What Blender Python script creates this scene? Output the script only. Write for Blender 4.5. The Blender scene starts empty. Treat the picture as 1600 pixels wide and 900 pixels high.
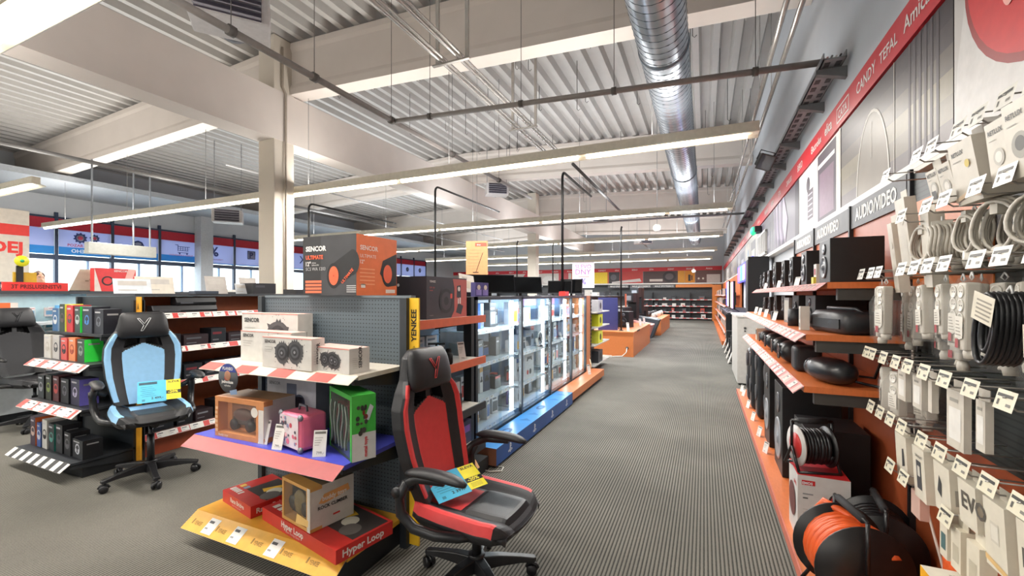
import bpy, math, random
from mathutils import Vector, Matrix, Euler
random.seed(7)
C = bpy.context.scene.collection
sc = bpy.context.scene
PI = math.pi
# ------------------------------------------------------------------ camera, world, lights, exposure
cam = bpy.data.objects.new('camera', bpy.data.cameras.new('camera')); C.objects.link(cam); sc.camera = cam
cam.data.sensor_width = 36; cam.data.lens = 36*675/1600.0
cam.location = (0, 0, 1.55); cam.rotation_euler = (PI/2, 0, math.atan(300/675.0))
cam.data.shift_y = 10.5/1600.0; cam.data.clip_start = .05; cam.data.clip_end = 200
sc.view_settings.view_transform = 'Standard'; sc.view_settings.look = 'None'
sc.view_settings.gamma = 1; sc.view_settings.use_curve_mapping = False
sc.view_settings.exposure = 0.78
w = bpy.data.worlds.new('daylight'); sc.world = w; w.use_nodes = True
w.node_tree.nodes['Background'].inputs[0].default_value = (.86, .93, 1, 1)
w.node_tree.nodes['Background'].inputs[1].default_value = 3.0
LAMP_W = 30.0      # watts per metre of ceiling light row
LAMP_ROWS = [(-.6, -17, 1.31), (.58, -16.8, 5.7), (.57, -13.0, 10.4), (.55, -14.0, 15.0), (.5, -14.0, 19.8), (.4, -14, 24.4)]
LZ = 3.4
def area(x, y, z, sx, sy, watts, rot=(0, 0, 0), col=(1, .96, .9)):
    l = bpy.data.lights.new('area_lamp', 'AREA'); l.shape = 'RECTANGLE'; l.size = sx; l.size_y = sy; l.energy = watts; l.color = col
    o = bpy.data.objects.new('area_lamp', l); C.objects.link(o); o.location = (x, y, z); o.rotation_euler = rot
    return o
# ------------------------------------------------------------------ materials
_M = {}
def lin(h):
    h = h.lstrip('#'); c = [int(h[i:i+2], 16)/255 for i in (0, 2, 4)]
    return [x/12.92 if x <= .04045 else ((x+.055)/1.055)**2.4 for x in c]
def M(h, rough=.5, metal=0., emit=0., alpha=1., trans=0., var=.06, scale=18., bump=0., coat=0.):
    key = (h, rough, metal, emit, alpha, trans, var, scale, bump, coat)
    if key in _M: return _M[key]
    m = bpy.data.materials.new('paint'); m.use_nodes = True; nt = m.node_tree; b = nt.nodes['Principled BSDF']
    c = lin(h)
    if not emit and min(c) > .5: c = [x*.86 for x in c]
    b.inputs['Roughness'].default_value = rough; b.inputs['Metallic'].default_value = metal
    if coat: b.inputs['Coat Weight'].default_value = coat; b.inputs['Coat Roughness'].default_value = .15
    if emit:
        b.inputs['Base Color'].default_value = (*c, 1)
        b.inputs['Emission Color'].default_value = (*c, 1); b.inputs['Emission Strength'].default_value = emit
    else:
        tc = nt.nodes.new('ShaderNodeTexCoord'); n = nt.nodes.new('ShaderNodeTexNoise'); n.inputs['Scale'].default_value = scale
        n.inputs['Detail'].default_value = 3
        nt.links.new(tc.outputs['Object'], n.inputs['Vector'])
        r = nt.nodes.new('ShaderNodeValToRGB')
        r.color_ramp.elements[0].position = .3; r.color_ramp.elements[1].position = .7
        r.color_ramp.elements[0].color = (*[x*(1-var) for x in c], 1); r.color_ramp.elements[1].color = (*[min(1, x*(1+var)+.001) for x in c], 1)
        nt.links.new(n.outputs['Fac'], r.inputs[0]); nt.links.new(r.outputs[0], b.inputs['Base Color'])
        if bump:
            bp = nt.nodes.new('ShaderNodeBump'); bp.inputs['Strength'].default_value = bump; bp.inputs['Distance'].default_value = .004
            n2 = nt.nodes.new('ShaderNodeTexNoise'); n2.inputs['Scale'].default_value = scale*12; nt.links.new(tc.outputs['Object'], n2.inputs['Vector'])
            nt.links.new(n2.outputs['Fac'], bp.inputs['Height']); nt.links.new(bp.outputs[0], b.inputs['Normal'])
    if alpha < 1: b.inputs['Alpha'].default_value = alpha
    if trans: b.inputs['Transmission Weight'].default_value = trans
    _M[key] = m; return m
def wood(h, key='wood'):
    if (key, h) in _M: return _M[(key, h)]
    m = bpy.data.materials.new('beech_laminate'); m.use_nodes = True; nt = m.node_tree; b = nt.nodes['Principled BSDF']; c = lin(h)
    tc = nt.nodes.new('ShaderNodeTexCoord'); mp = nt.nodes.new('ShaderNodeMapping'); mp.inputs['Scale'].default_value = (14, 3, 3)
    n = nt.nodes.new('ShaderNodeTexNoise'); n.inputs['Scale'].default_value = 6; n.inputs['Detail'].default_value = 6
    nt.links.new(tc.outputs['Object'], mp.inputs[0]); nt.links.new(mp.outputs[0], n.inputs['Vector'])
    r = nt.nodes.new('ShaderNodeValToRGB'); r.color_ramp.elements[0].color = (*[x*.82 for x in c], 1); r.color_ramp.elements[1].color = (*[min(1, x*1.12) for x in c], 1)
    nt.links.new(n.outputs['Fac'], r.inputs[0]); nt.links.new(r.outputs[0], b.inputs['Base Color']); b.inputs['Roughness'].default_value = .42
    _M[(key, h)] = m; return m
def glass_mat():
    if 'glass' in _M: return _M['glass']
    m = bpy.data.materials.new('clear_glass'); m.use_nodes = True; nt = m.node_tree; nt.nodes.clear()
    o = nt.nodes.new('ShaderNodeOutputMaterial'); mx = nt.nodes.new('ShaderNodeMixShader'); t = nt.nodes.new('ShaderNodeBsdfTransparent')
    g = nt.nodes.new('ShaderNodeBsdfGlossy'); g.inputs['Roughness'].default_value = .02; lw = nt.nodes.new('ShaderNodeLayerWeight'); pw = nt.nodes.new('ShaderNodeMath'); pw.operation = 'POWER'; pw.inputs[1].default_value = 4; nt.links.new(lw.outputs['Facing'], pw.inputs[0]); fr = nt.nodes.new('ShaderNodeMapRange'); fr.inputs[3].default_value = .03; fr.inputs[4].default_value = .7; nt.links.new(pw.outputs[0], fr.inputs[0])
    t.inputs[0].default_value = (.93, .97, .97, 1)
    nt.links.new(fr.outputs[0], mx.inputs[0]); nt.links.new(t.outputs[0], mx.inputs[1]); nt.links.new(g.outputs[0], mx.inputs[2]); nt.links.new(mx.outputs[0], o.inputs[0])
    _M['glass'] = m; return m
def film_mat(h, a=.35, key='film'):
    k = (key, h, a)
    if k in _M: return _M[k]
    m = bpy.data.materials.new('printed_film'); m.use_nodes = True; nt = m.node_tree; nt.nodes.clear(); c = (*lin(h), 1)
    o = nt.nodes.new('ShaderNodeOutputMaterial'); mx = nt.nodes.new('ShaderNodeMixShader'); mx.inputs[0].default_value = a
    d = nt.nodes.new('ShaderNodeBsdfDiffuse'); t = nt.nodes.new('ShaderNodeBsdfTranslucent'); d.inputs[0].default_value = c; t.inputs[0].default_value = c
    nt.links.new(d.outputs[0], mx.inputs[1]); nt.links.new(t.outputs[0], mx.inputs[2]); nt.links.new(mx.outputs[0], o.inputs[0])
    _M[k] = m; return m
def bag_mat():
    if 'bag' in _M: return _M['bag']
    m = bpy.data.materials.new('plastic_bag'); m.use_nodes = True; nt = m.node_tree; nt.nodes.clear()
    o = nt.nodes.new('ShaderNodeOutputMaterial'); mx = nt.nodes.new('ShaderNodeMixShader'); t = nt.nodes.new('ShaderNodeBsdfTransparent')
    g = nt.nodes.new('ShaderNodeBsdfPrincipled'); g.inputs['Base Color'].default_value = (.8, .8, .78, 1); g.inputs['Roughness'].default_value = .15
    mx.inputs[0].default_value = .08
    nt.links.new(t.outputs[0], mx.inputs[1]); nt.links.new(g.outputs[0], mx.inputs[2]); nt.links.new(mx.outputs[0], o.inputs[0])
    _M['bag'] = m; return m
BLK = '#17181b'; WHT = '#e9e7e2'; ORG = '#d4672c'; RED = '#c8202c'
def asm(m):
    return m if not isinstance(m, str) else M(m)
# ------------------------------------------------------------------ mesh builder
_T = {}
def text_data(s, bold=.0):
    k = (s, bold)
    if k in _T: return _T[k]
    cu = bpy.data.curves.new('t', 'FONT'); cu.body = s; cu.size = 1; cu.resolution_u = 2; cu.offset = bold; cu.fill_mode = 'FRONT'
    o = bpy.data.objects.new('t', cu); C.objects.link(o); bpy.context.view_layer.update()
    me = bpy.data.meshes.new_from_object(o.evaluated_get(bpy.context.evaluated_depsgraph_get()))
    vs = [v.co.copy() for v in me.vertices]; fs = [tuple(p.vertices) for p in me.polygons]
    bpy.data.objects.remove(o); bpy.data.curves.remove(cu); bpy.data.meshes.remove(me)
    if vs:
        x0 = min(v.x for v in vs); x1 = max(v.x for v in vs)
    else: x0 = x1 = 0
    _T[k] = (vs, fs, x0, x1); return _T[k]
class Fr:
    def __init__(s, o, u, v, n): s.o = Vector(o); s.u = Vector(u); s.v = Vector(v); s.n = Vector(n)
    def p(s, a, b, e=0.): return s.o + s.u*a + s.v*b + s.n*e
class MB:
    def __init__(s): s.v = []; s.f = []; s.mi = []; s.ms = []; s.sm = []
    def m(s, mat):
        mat = asm(mat)
        if mat not in s.ms: s.ms.append(mat)
        return s.ms.index(mat)
    def poly(s, pts, mat, smooth=False):
        b = len(s.v); s.v += [Vector(p) for p in pts]; s.f.append(tuple(range(b, b+len(pts)))); s.mi.append(s.m(mat)); s.sm.append(smooth)
    def mesh(s, vs, fs, mat, smooth=False):
        b = len(s.v); k = s.m(mat); s.v += [Vector(p) for p in vs]
        for f in fs: s.f.append(tuple(b+i for i in f)); s.mi.append(k); s.sm.append(smooth)
    def box(s, x0, x1, y0, y1, z0, z1, mat, sides=None):
        V = [(x, y, z) for z in (z0, z1) for y in (y0, y1) for x in (x0, x1)]
        F = {'B': (0, 2, 3, 1), 'T': (4, 5, 7, 6), 'F': (0, 1, 5, 4), 'K': (3, 2, 6, 7), 'L': (2, 0, 4, 6), 'R': (1, 3, 7, 5)}
        b = len(s.v); s.v += [Vector(p) for p in V]
        for k, f in F.items():
            mm = (sides or {}).get(k, mat); s.f.append(tuple(b+i for i in f)); s.mi.append(s.m(mm)); s.sm.append(False)
        return s
    def obox(s, mtx, x0, x1, y0, y1, z0, z1, mat):
        b = len(s.v); s.box(x0, x1, y0, y1, z0, z1, mat)
        for i in range(b, len(s.v)): s.v[i] = mtx @ s.v[i]
        return s
    def prism(s, pts, vec, mat, side=None, smooth=False):
        a = [Vector(p) for p in pts]; vec = Vector(vec); n = len(a)
        s.mesh(a + [p+vec for p in a], [tuple(range(n))[::-1], tuple(range(n, 2*n))], mat)
        s.mesh(a + [p+vec for p in a], [(i, (i+1) % n, n+(i+1) % n, n+i) for i in range(n)], side or mat, smooth)
        return s
    def rings(s, rings, mat, closed=True, caps=True, smooth=True):
        n = len(rings[0]); vs = [p for r in rings for p in r]; fs = []
        for i in range(len(rings)-1):
            for j in range(n if closed else n-1):
                a = i*n+j; b = i*n+(j+1) % n; fs.append((a, b, b+n, a+n))
        if caps: fs.append(tuple(range(n))[::-1]); fs.append(tuple(range((len(rings)-1)*n, len(rings)*n)))
        s.mesh(vs, fs, mat, smooth); return s
    def tube(s, path, r, mat, n=8, caps=True, closed=False):
        P = [Vector(p) for p in path]; R = r if isinstance(r, (list, tuple)) else [r]*len(P); rings = []; up = None
        for i, p in enumerate(P):
            if closed: d = P[(i+1) % len(P)]-P[i-1]
            else: d = (P[min(i+1, len(P)-1)]-P[max(i-1, 0)])
            d.normalize()
            if up is None: up = Vector((0, 0, 1)) if abs(d.z) < .9 else Vector((1, 0, 0))
            a = d.cross(up)
            if a.length < 1e-4: a = d.cross(Vector((0, 1, 0)))
            a.normalize(); b = a.cross(d); up = b
            rings.append([p + a*math.cos(t*2*PI/n)*R[i] + b*math.sin(t*2*PI/n)*R[i] for t in range(n)])
        if closed: rings.append(rings[0])
        s.rings(rings, mat, caps=caps and not closed); return s
    def cyl(s, p0, p1, r, mat, n=16, r1=None): return s.tube([p0, p1], [r, r if r1 is None else r1], mat, n)
    def lathe(s, prof, mat, o=(0, 0, 0), axis=(0, 0, 1), n=20, smooth=True):
        ax = Vector(axis).normalized(); a = ax.orthogonal().normalized(); b = ax.cross(a); o = Vector(o)
        s.rings([[o + ax*h + (a*math.cos(t*2*PI/n)+b*math.sin(t*2*PI/n))*max(r, 1e-4) for t in range(n)] for r, h in prof], mat, smooth=smooth); return s
    def ball(s, c, rx, ry, rz, mat, n=14):
        s.rings([[(c[0]+rx*math.cos(t*2*PI/n)*math.sin(q), c[1]+ry*math.sin(t*2*PI/n)*math.sin(q), c[2]-rz*math.cos(q)) for t in range(n)] for q in [max(.02, min(PI-.02, PI*i/9)) for i in range(10)]], mat); return s
    # flat art on a frame
    def rect(s, f, a0, b0, a1, b1, mat, e=.001): s.poly([f.p(a0, b0, e), f.p(a1, b0, e), f.p(a1, b1, e), f.p(a0, b1, e)], mat)
    def disc(s, f, a, b, ra, mat, e=.001, rb=None, n=20): s.poly([f.p(a+ra*math.cos(t*2*PI/n), b+(rb or ra)*math.sin(t*2*PI/n), e) for t in range(n)], mat)
    def shape(s, f, pts, mat, e=.001): s.poly([f.p(a, b, e) for a, b in pts], mat)
    def text(s, f, a, b, h, t, mat, e=.002, align='L', bold=.0, width=None, rot=0, mirror=False):
        vs, fs, x0, x1 = text_data(t, bold); k = h/.7
        kx = k if width is None else width/max(1e-3, x1-x0)
        off = {'L': 0, 'C': -(x1-x0)/2, 'R': -(x1-x0)}[align]; c, n_ = math.cos(rot), math.sin(rot); out = []
        for v in vs:
            x = (v.x-x0+off)*kx*(-1 if mirror else 1); y = v.y*k; out.append(f.p(a+x*c-y*n_, b+x*n_+y*c, e))
        s.mesh(out, fs, mat)
    def build(s, name, parent=None, loc=None, rz=None, bevel=0., sub=0, kind=None, seg=2):
        me = bpy.data.meshes.new(name); me.from_pydata([tuple(v) for v in s.v], [], s.f); me.update()
        for mt in s.ms: me.materials.append(mt)
        me.polygons.foreach_set('material_index', s.mi); me.polygons.foreach_set('use_smooth', s.sm)
        o = bpy.data.objects.new(name, me); C.objects.link(o)
        if parent: o.parent = parent
        if loc is not None: o.location = loc
        if rz is not None: o.rotation_euler = (0, 0, rz) if not isinstance(rz, tuple) else rz
        if bevel:
            md = o.modifiers.new('bevel', 'BEVEL'); md.width = bevel; md.segments = seg; md.limit_method = 'ANGLE'; md.angle_limit = .7
        if sub: md = o.modifiers.new('sub', 'SUBSURF'); md.levels = md.render_levels = sub
        if kind: o['kind'] = kind
        return o
_L = set()
def tag(o, label, cat, group=None):
    if label in _L and not group: print('DUPLABEL', label)
    _L.add(label); o['label'] = label; o['category'] = cat
    if group: o['group'] = group
    return o
def thing(name, label, cat, loc=(0, 0, 0), rz=0, group=None):
    o = bpy.data.objects.new(name, None); C.objects.link(o); o.location = loc; o.rotation_euler = (0, 0, rz) if not isinstance(rz, tuple) else rz
    o.empty_display_size = .1; return tag(o, label, cat, group)
def dup(o, parent=None):
    c = o.copy(); C.objects.link(c); c.parent = parent
    for ch in list(o.children): dup(ch, c)
    return c
ORD = ['first', 'second', 'third', 'fourth', 'fifth', 'sixth', 'seventh', 'eighth', 'ninth', 'tenth', 'eleventh', 'twelfth', 'thirteenth', 'fourteenth', 'fifteenth', 'sixteenth', 'seventeenth', 'eighteenth', 'nineteenth', 'twentieth']
def bframes(w, d, h):
    return {'F': (Fr((-w/2, -d/2, 0), (w, 0, 0), (0, 0, h), (0, -1, 0)), w, h), 'R': (Fr((w/2, -d/2, 0), (0, d, 0), (0, 0, h), (1, 0, 0)), d, h),
            'L': (Fr((-w/2, d/2, 0), (0, -d, 0), (0, 0, h), (-1, 0, 0)), d, h), 'T': (Fr((-w/2, -d/2, h), (w, 0, 0), (0, d, 0), (0, 0, 1)), w, d)}
def art(mb, frs, arts):
    for i, a in enumerate(arts):
        f, W, Hh = frs[a[0]]; e = .0008+.0004*(i % 8); k = a[1]
        if k == 'r': mb.rect(f, a[2], a[3], a[4], a[5], a[6], e)
        elif k == 'd': mb.disc(f, a[2], a[3], a[4]/W, a[5], e, rb=(a[4] if len(a) < 7 else a[6])/Hh)
        elif k == 'p': mb.shape(f, a[2], a[3], e)
        elif k == 't':
            g = Fr(f.o, f.u.normalized(), f.v.normalized(), f.n)
            mb.text(g, a[2]*W, a[3]*Hh, a[4], a[5], a[6], e+.0006, bold=(a[7] if len(a) > 7 else .01), align=(a[8] if len(a) > 8 else 'L'), rot=(a[9] if len(a) > 9 else 0))
def carton(name, label, cat, w, d, h, col, arts, loc, rz, group=None, sides=None, bevel=.002, rough=.45):
    mb = MB(); c = M(col, rough) if isinstance(col, str) else col
    sd = {k: (M(v, rough) if isinstance(v, str) else v) for k, v in (sides or {}).items()}
    mb.box(-w/2, w/2, -d/2, d/2, 0, h, c, sd); art(mb, bframes(w, d, h), arts)
    return tag(mb.build(name, None, loc, rz), label, cat, group)
# ------------------------------------------------------------------ lights of the room (rows of suspended fluorescent troughs)
def lamp_row(x1, x0, y, label, segs=None, off=0):
    t = thing('ceiling_light', label, 'light', ((x0+x1)/2, y, LZ), 0)
    L = x1-x0; h = L/2; mb = MB()
    pr = [(-.13, 0), (-.115, .012), (-.055, .03), (-.055, .14), (.055, .14), (.055, .03), (.115, .012), (.13, 0), (.12, -.004), (.06, .018), (-.06, .018), (-.12, -.004)]
    a = [(-h, p[0], p[1]) for p in pr]; b = [(h, p[0], p[1]) for p in pr]; n = len(pr)
    mb.mesh(a+b, [(i, (i+1) % n, n+(i+1) % n, n+i) for i in range(n)] + [tuple(range(n))[::-1], tuple(range(n, 2*n))], M('#e3dccb', .4))
    mb.build('trough', t)
    k = 0; x = -h+.06
    while x < h-.5:
        l = min(3.0, h-.06-x); tb = MB(); tb.cyl((x, 0, .004), (x+l-.06, 0, .004), .032 if y > 2 else .06, M('#fff3dc', emit=9.0), 10); tb.build('tube', t); x += 3.06
    wz = MB(); xx = -h+1.2
    while xx < h:
        ztop = roof(xx+(x0+x1)/2)-LZ-.02; wz.cyl((xx, 0, .14), (xx, 0, ztop), .004, M('#6b6a68'), 5); xx += 3.0
    wz.build('suspension_wire', t)
    n = max(1, int(L/3.5))
    for i in range(n):
        wc = (1, .965, .92) if y < 6 else (.94, .97, 1); pw = LAMP_W*L/n*(.8 if y < 2 else 1)
        area(x0+(i+.5)*L/n, y, LZ-.04, L/n*.92, .16, pw, col=wc)
        area(x0+(i+.5)*L/n, y, LZ+.17, L/n*.92, .2, pw*(.24 if y < 6 else .36), (PI, 0, 0), col=wc)  # upward lamp added above the trough to brighten the roof deck
def roof(x): return 6.1-.045*abs(x+7)
# ------------------------------------------------------------------ floor, walls, ceiling deck, beams
def carpet():
    m = bpy.data.materials.new('ribbed_carpet'); m.use_nodes = True; nt = m.node_tree; b = nt.nodes['Principled BSDF']; b.inputs['Roughness'].default_value = .95
    tc = nt.nodes.new('ShaderNodeTexCoord'); wv = nt.nodes.new('ShaderNodeTexWave'); wv.wave_type = 'BANDS'; wv.bands_direction = 'X'
    wv.inputs['Scale'].default_value = 14.5; wv.inputs['Distortion'].default_value = .5; wv.inputs['Detail'].default_value = 2; wv.inputs['Detail Scale'].default_value = 6
    nt.links.new(tc.outputs['Object'], wv.inputs['Vector'])
    n = nt.nodes.new('ShaderNodeTexNoise'); n.inputs['Scale'].default_value = 130; n.inputs['Detail'].default_value = 4; nt.links.new(tc.outputs['Object'], n.inputs['Vector'])
    n2 = nt.nodes.new('ShaderNodeTexNoise'); n2.inputs['Scale'].default_value = .9; n2.inputs['Detail'].default_value = 3; nt.links.new(tc.outputs['Object'], n2.inputs['Vector'])
    r = nt.nodes.new('ShaderNodeValToRGB'); e = r.color_ramp.elements
    e[0].position = .12; e[0].color = (*lin('#252420'), 1); e[1].position = .62; e[1].color = (*lin('#7a776e'), 1)
    mx = nt.nodes.new('ShaderNodeMix'); mx.data_type = 'FLOAT'; mx.inputs[0].default_value = .3
    nt.links.new(wv.outputs['Fac'], mx.inputs[2]); nt.links.new(n.outputs['Fac'], mx.inputs[3]); nt.links.new(mx.outputs[0], r.inputs[0])
    r2 = nt.nodes.new('ShaderNodeValToRGB'); r2.color_ramp.elements[0].color = (.78, .78, .78, 1); r2.color_ramp.elements[1].color = (1.1, 1.1, 1.1, 1)
    r2.color_ramp.elements[0].position = .35; r2.color_ramp.elements[1].position = .65; nt.links.new(n2.outputs['Fac'], r2.inputs[0])
    mm = nt.nodes.new('ShaderNodeMix'); mm.data_type = 'RGBA'; mm.blend_type = 'MULTIPLY'; mm.inputs[0].default_value = 1
    nt.links.new(r.outputs[0], mm.inputs[6]); nt.links.new(r2.outputs[0], mm.inputs[7]); nt.links.new(mm.outputs[2], b.inputs['Base Color'])
    bp = nt.nodes.new('ShaderNodeBump'); bp.inputs['Strength'].default_value = .6; bp.inputs['Distance'].default_value = .004
    nt.links.new(mx.outputs[0], bp.inputs['Height']); nt.links.new(bp.outputs[0], b.inputs['Normal']); return m
YB = 29.0; YF = -3.6; XR = 1.1; XL = -18.0
mb = MB(); mb.box(XL-.2, XR+.2, YF-.2, YB+.2, -.1, 0, carpet()); mb.build('floor', kind='structure')
wallm = M('#cfd3d8', .8, var=.02, scale=3)
mb = MB(); mb.box(XR, XR+.2, YF, YB, 0, 5.9, wallm); mb.build('wall_right', kind='structure')
mb = MB(); mb.box(XL, XR, YB, YB+.2, 0, 6.25, wallm); mb.build('wall_back', kind='structure')
mb = MB(); mb.box(XL-.2, XR+.2, YF-.2, YF, 0, 6.25, wallm); mb.build('wall_front', kind='structure')
WY0, WY1 = 5.0, 25.4
mb = MB(); mb.box(XL-.2, XL, YF, WY0, 0, 5.72, wallm); mb.box(XL-.2, XL, WY1, YB, 0, 5.72, wallm); mb.box(XL-.2, XL, WY0, WY1, 3.9, 5.72, wallm)
mb.build('wall_left', kind='structure')
mb = MB(); per = .32; x = XL-.1; top = []
deck = M('#b3b0ac', .45, metal=.0, var=.04, scale=4)
pts = []
while x < XR+.1:
    z = roof(x)
    pts += [(x, z), (x+.1, z), (x+.14, z+.12), (x+.28, z+.12)]; x += per
pts.append((x, roof(x)))
for i in range(len(pts)-1):
    (a, za), (b, zb) = pts[i], pts[i+1]
    mb.poly([(a, YF, za), (b, YF, zb), (b, YB+.1, zb), (a, YB+.1, za)], deck)
mb.box(XL-.3, XR+.3, YF-.2, YB+.3, 6.27, 6.35, M('#8d8d8d'))
mb.build('ceiling', kind='structure')
beamm = M('#e3d9d0', .75, var=.03, scale=2)
colm = M('#dbd1c2', .75, var=.03, scale=2)
def cross_beam(y):
    for xa, xb in ((XL+.01, -7.0), (-7.0, XR-.01)):
        mb = MB(); rs = []
        for x in (xa, xb):
            t = roof(x)-.02; bz = t-.93
            rs.append([(x, y-.15, bz), (x, y+.15, bz), (x, y+.15, bz+.12), (x, y+.11, bz+.2), (x, y+.11, t-.16), (x, y+.14, t-.1), (x, y+.14, t), (x, y-.14, t), (x, y-.14, t-.1), (x, y-.11, t-.16), (x, y-.11, bz+.2), (x, y-.15, bz+.12)])
        mb.rings(rs, beamm, smooth=False); mb.build('roof_beam', kind='structure')
for y in (-.93, 5.62, 12.17, 18.72, 25.27): cross_beam(y)
mb = MB(); mb.box(-7.21, -6.79, YF, YB, 4.26, 5.12, beamm); mb.build('main_beam', kind='structure')
for x, y in ((-7, 5.36), (-7, 18.1)):
    mb = MB(); mb.box(x-.2, x+.2, y-.2, y+.2, 0, 6.08, colm); mb.build('column', kind='structure', bevel=.012)
for y in (10.55, 16.8):
    mb = MB(); mb.box(XL+.02, XL+.45, y-.3, y+.15, 0, 4.9, M('#c9cdd2', .7)); mb.build('column', kind='structure')
mb = MB(); 
for dy, dz in ((.2, -.9), (.26, -.86)):
    a_, b_ = Vector((-6.7, 5.62+dy, roof(-6.7)+dz)), Vector((1.0, 5.62+dy, roof(1.0)+dz)); mb.rings([[p+Vector((0, q, r)) for q, r in ((-.02, -.015), (.02, -.015), (.02, .015), (-.02, .015))] for p in (a_, b_)], M('#e6e2dc', .4), smooth=False)
for k in range(8): x = -6.2+.95*k; mb.box(x, x+.02, 5.79, 5.9, roof(x)-.91, roof(x)-.86, M('#9a9691'))
tag(mb.build('cable_channel'), 'pair of white cable channels running behind the near roof beam', 'channel')
# conduits running down the near column
mb = MB(); P = M('#a09486')
mb.tube([(-6.77, 5.3, 5.9), (-6.77, 5.3, 5.2), (-6.76, 5.36, 5.1), (-6.765, 5.36, 0.05)], .02, P, 6)
tag(mb.build('conduit'), 'thin beige conduit running down the corner of the near white column', 'pipe')
mb = MB(); mb.tube([(-6.8, 4.6, 4.42), (-6.8, 4.6, 4.0), (-6.8, 4.95, 3.98)], .012, M('#5b544c'), 6)
mb = MB(); mb.box(XL+.01, -15.4, YF+.05, YB-.05, 4.55, 4.7, M('#a4a9ae', .6)); mb.build('trim_1', kind='structure')
# rows of ceiling lights
names = ['very near bright ceiling light row at the top left corner', 'long near ceiling light row ending above the aisle in front of the column', 'second long ceiling light row behind the near one', 'third ceiling light row, halfway down the shop', 'fourth ceiling light row toward the back wall', 'fifth ceiling light row nearest the back wall']
for (a, b, y), nm in zip(LAMP_ROWS, names): lamp_row(a, b, y, nm)
lamp_row(-.6, -15, -2.9, 'unseen ceiling light row added behind the camera for frontal fill')  # row added out of view, fills faces turned toward the camera
lamp_row(-10.3, -14.5, 3.4, 'short ceiling light row near the far left edge, above the accessories wall')
# ------------------------------------------------------------------ window wall on the left
dk = M('#22324a', .4)
t = bpy.data.objects.new('window_1', None); C.objects.link(t); t.location = (XL, WY0, 0); t['kind'] = 'structure'
mb = MB(); n = 15; st = 1.36
mb.box(-.06, .06, 0, WY1-WY0, 2.62, 2.76, dk); mb.box(-.06, .06, 0, WY1-WY0, 3.86, 3.92, dk); mb.box(-.06, .06, 0, WY1-WY0, 0, .12, dk)
for i in range(n+1): mb.box(-.06, .07, i*st-.04, i*st+.04, 0, 4.05, dk)
lb = M('#8fa9cf', .5)
for i in range(n): mb.box(-.04, .04, (i+.55)*st-.03, (i+.55)*st+.03, .1, 2.62, lb)
mb.box(-.03, .03, 0, WY1-WY0, 1.05, 1.1, lb)
mb.build('window_frame', t)
mb = MB(); mb.box(-.012, .012, 0, WY1-WY0, .12, 3.86, glass_mat()); mb.build('window_glass', t)
mb = MB(); mb.box(.015, .05, 0, WY1-WY0, 3.55, 3.88, M('#b3122c', .5)); mb.build('red_band', t)
film = film_mat('#b4b8d2', .5); fb = film_mat('#4d9fdc', .5); nv = M('#26356e'); rd = M('#b43a58')
def gear(mb, f, a, b, r, n, col, col2):
    pts = []
    for i in range(n*4):
        q = r*(1.0 if i % 4 in (1, 2) else .8); th = i*2*PI/(n*4); pts.append((a+q*math.cos(th), b+q*math.sin(th)))
    mb.shape(f, pts, col, .004); mb.disc(f, a, b, r*.58, film, .006); mb.disc(f, a, b, r*.36, col2, .008)
icons = ['home', 'gears', 'pad', 'cart', 'percent', 'parking', 'chart', 'scissors']
lab = ['cut off house icon', 'two gear icons', 'dark blue padlock icon with numbers', 'shopping cart icon', 'percent sign', 'square parking sign letter', 'small letter icon beyond the column', 'crossed scissors icon']
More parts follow.
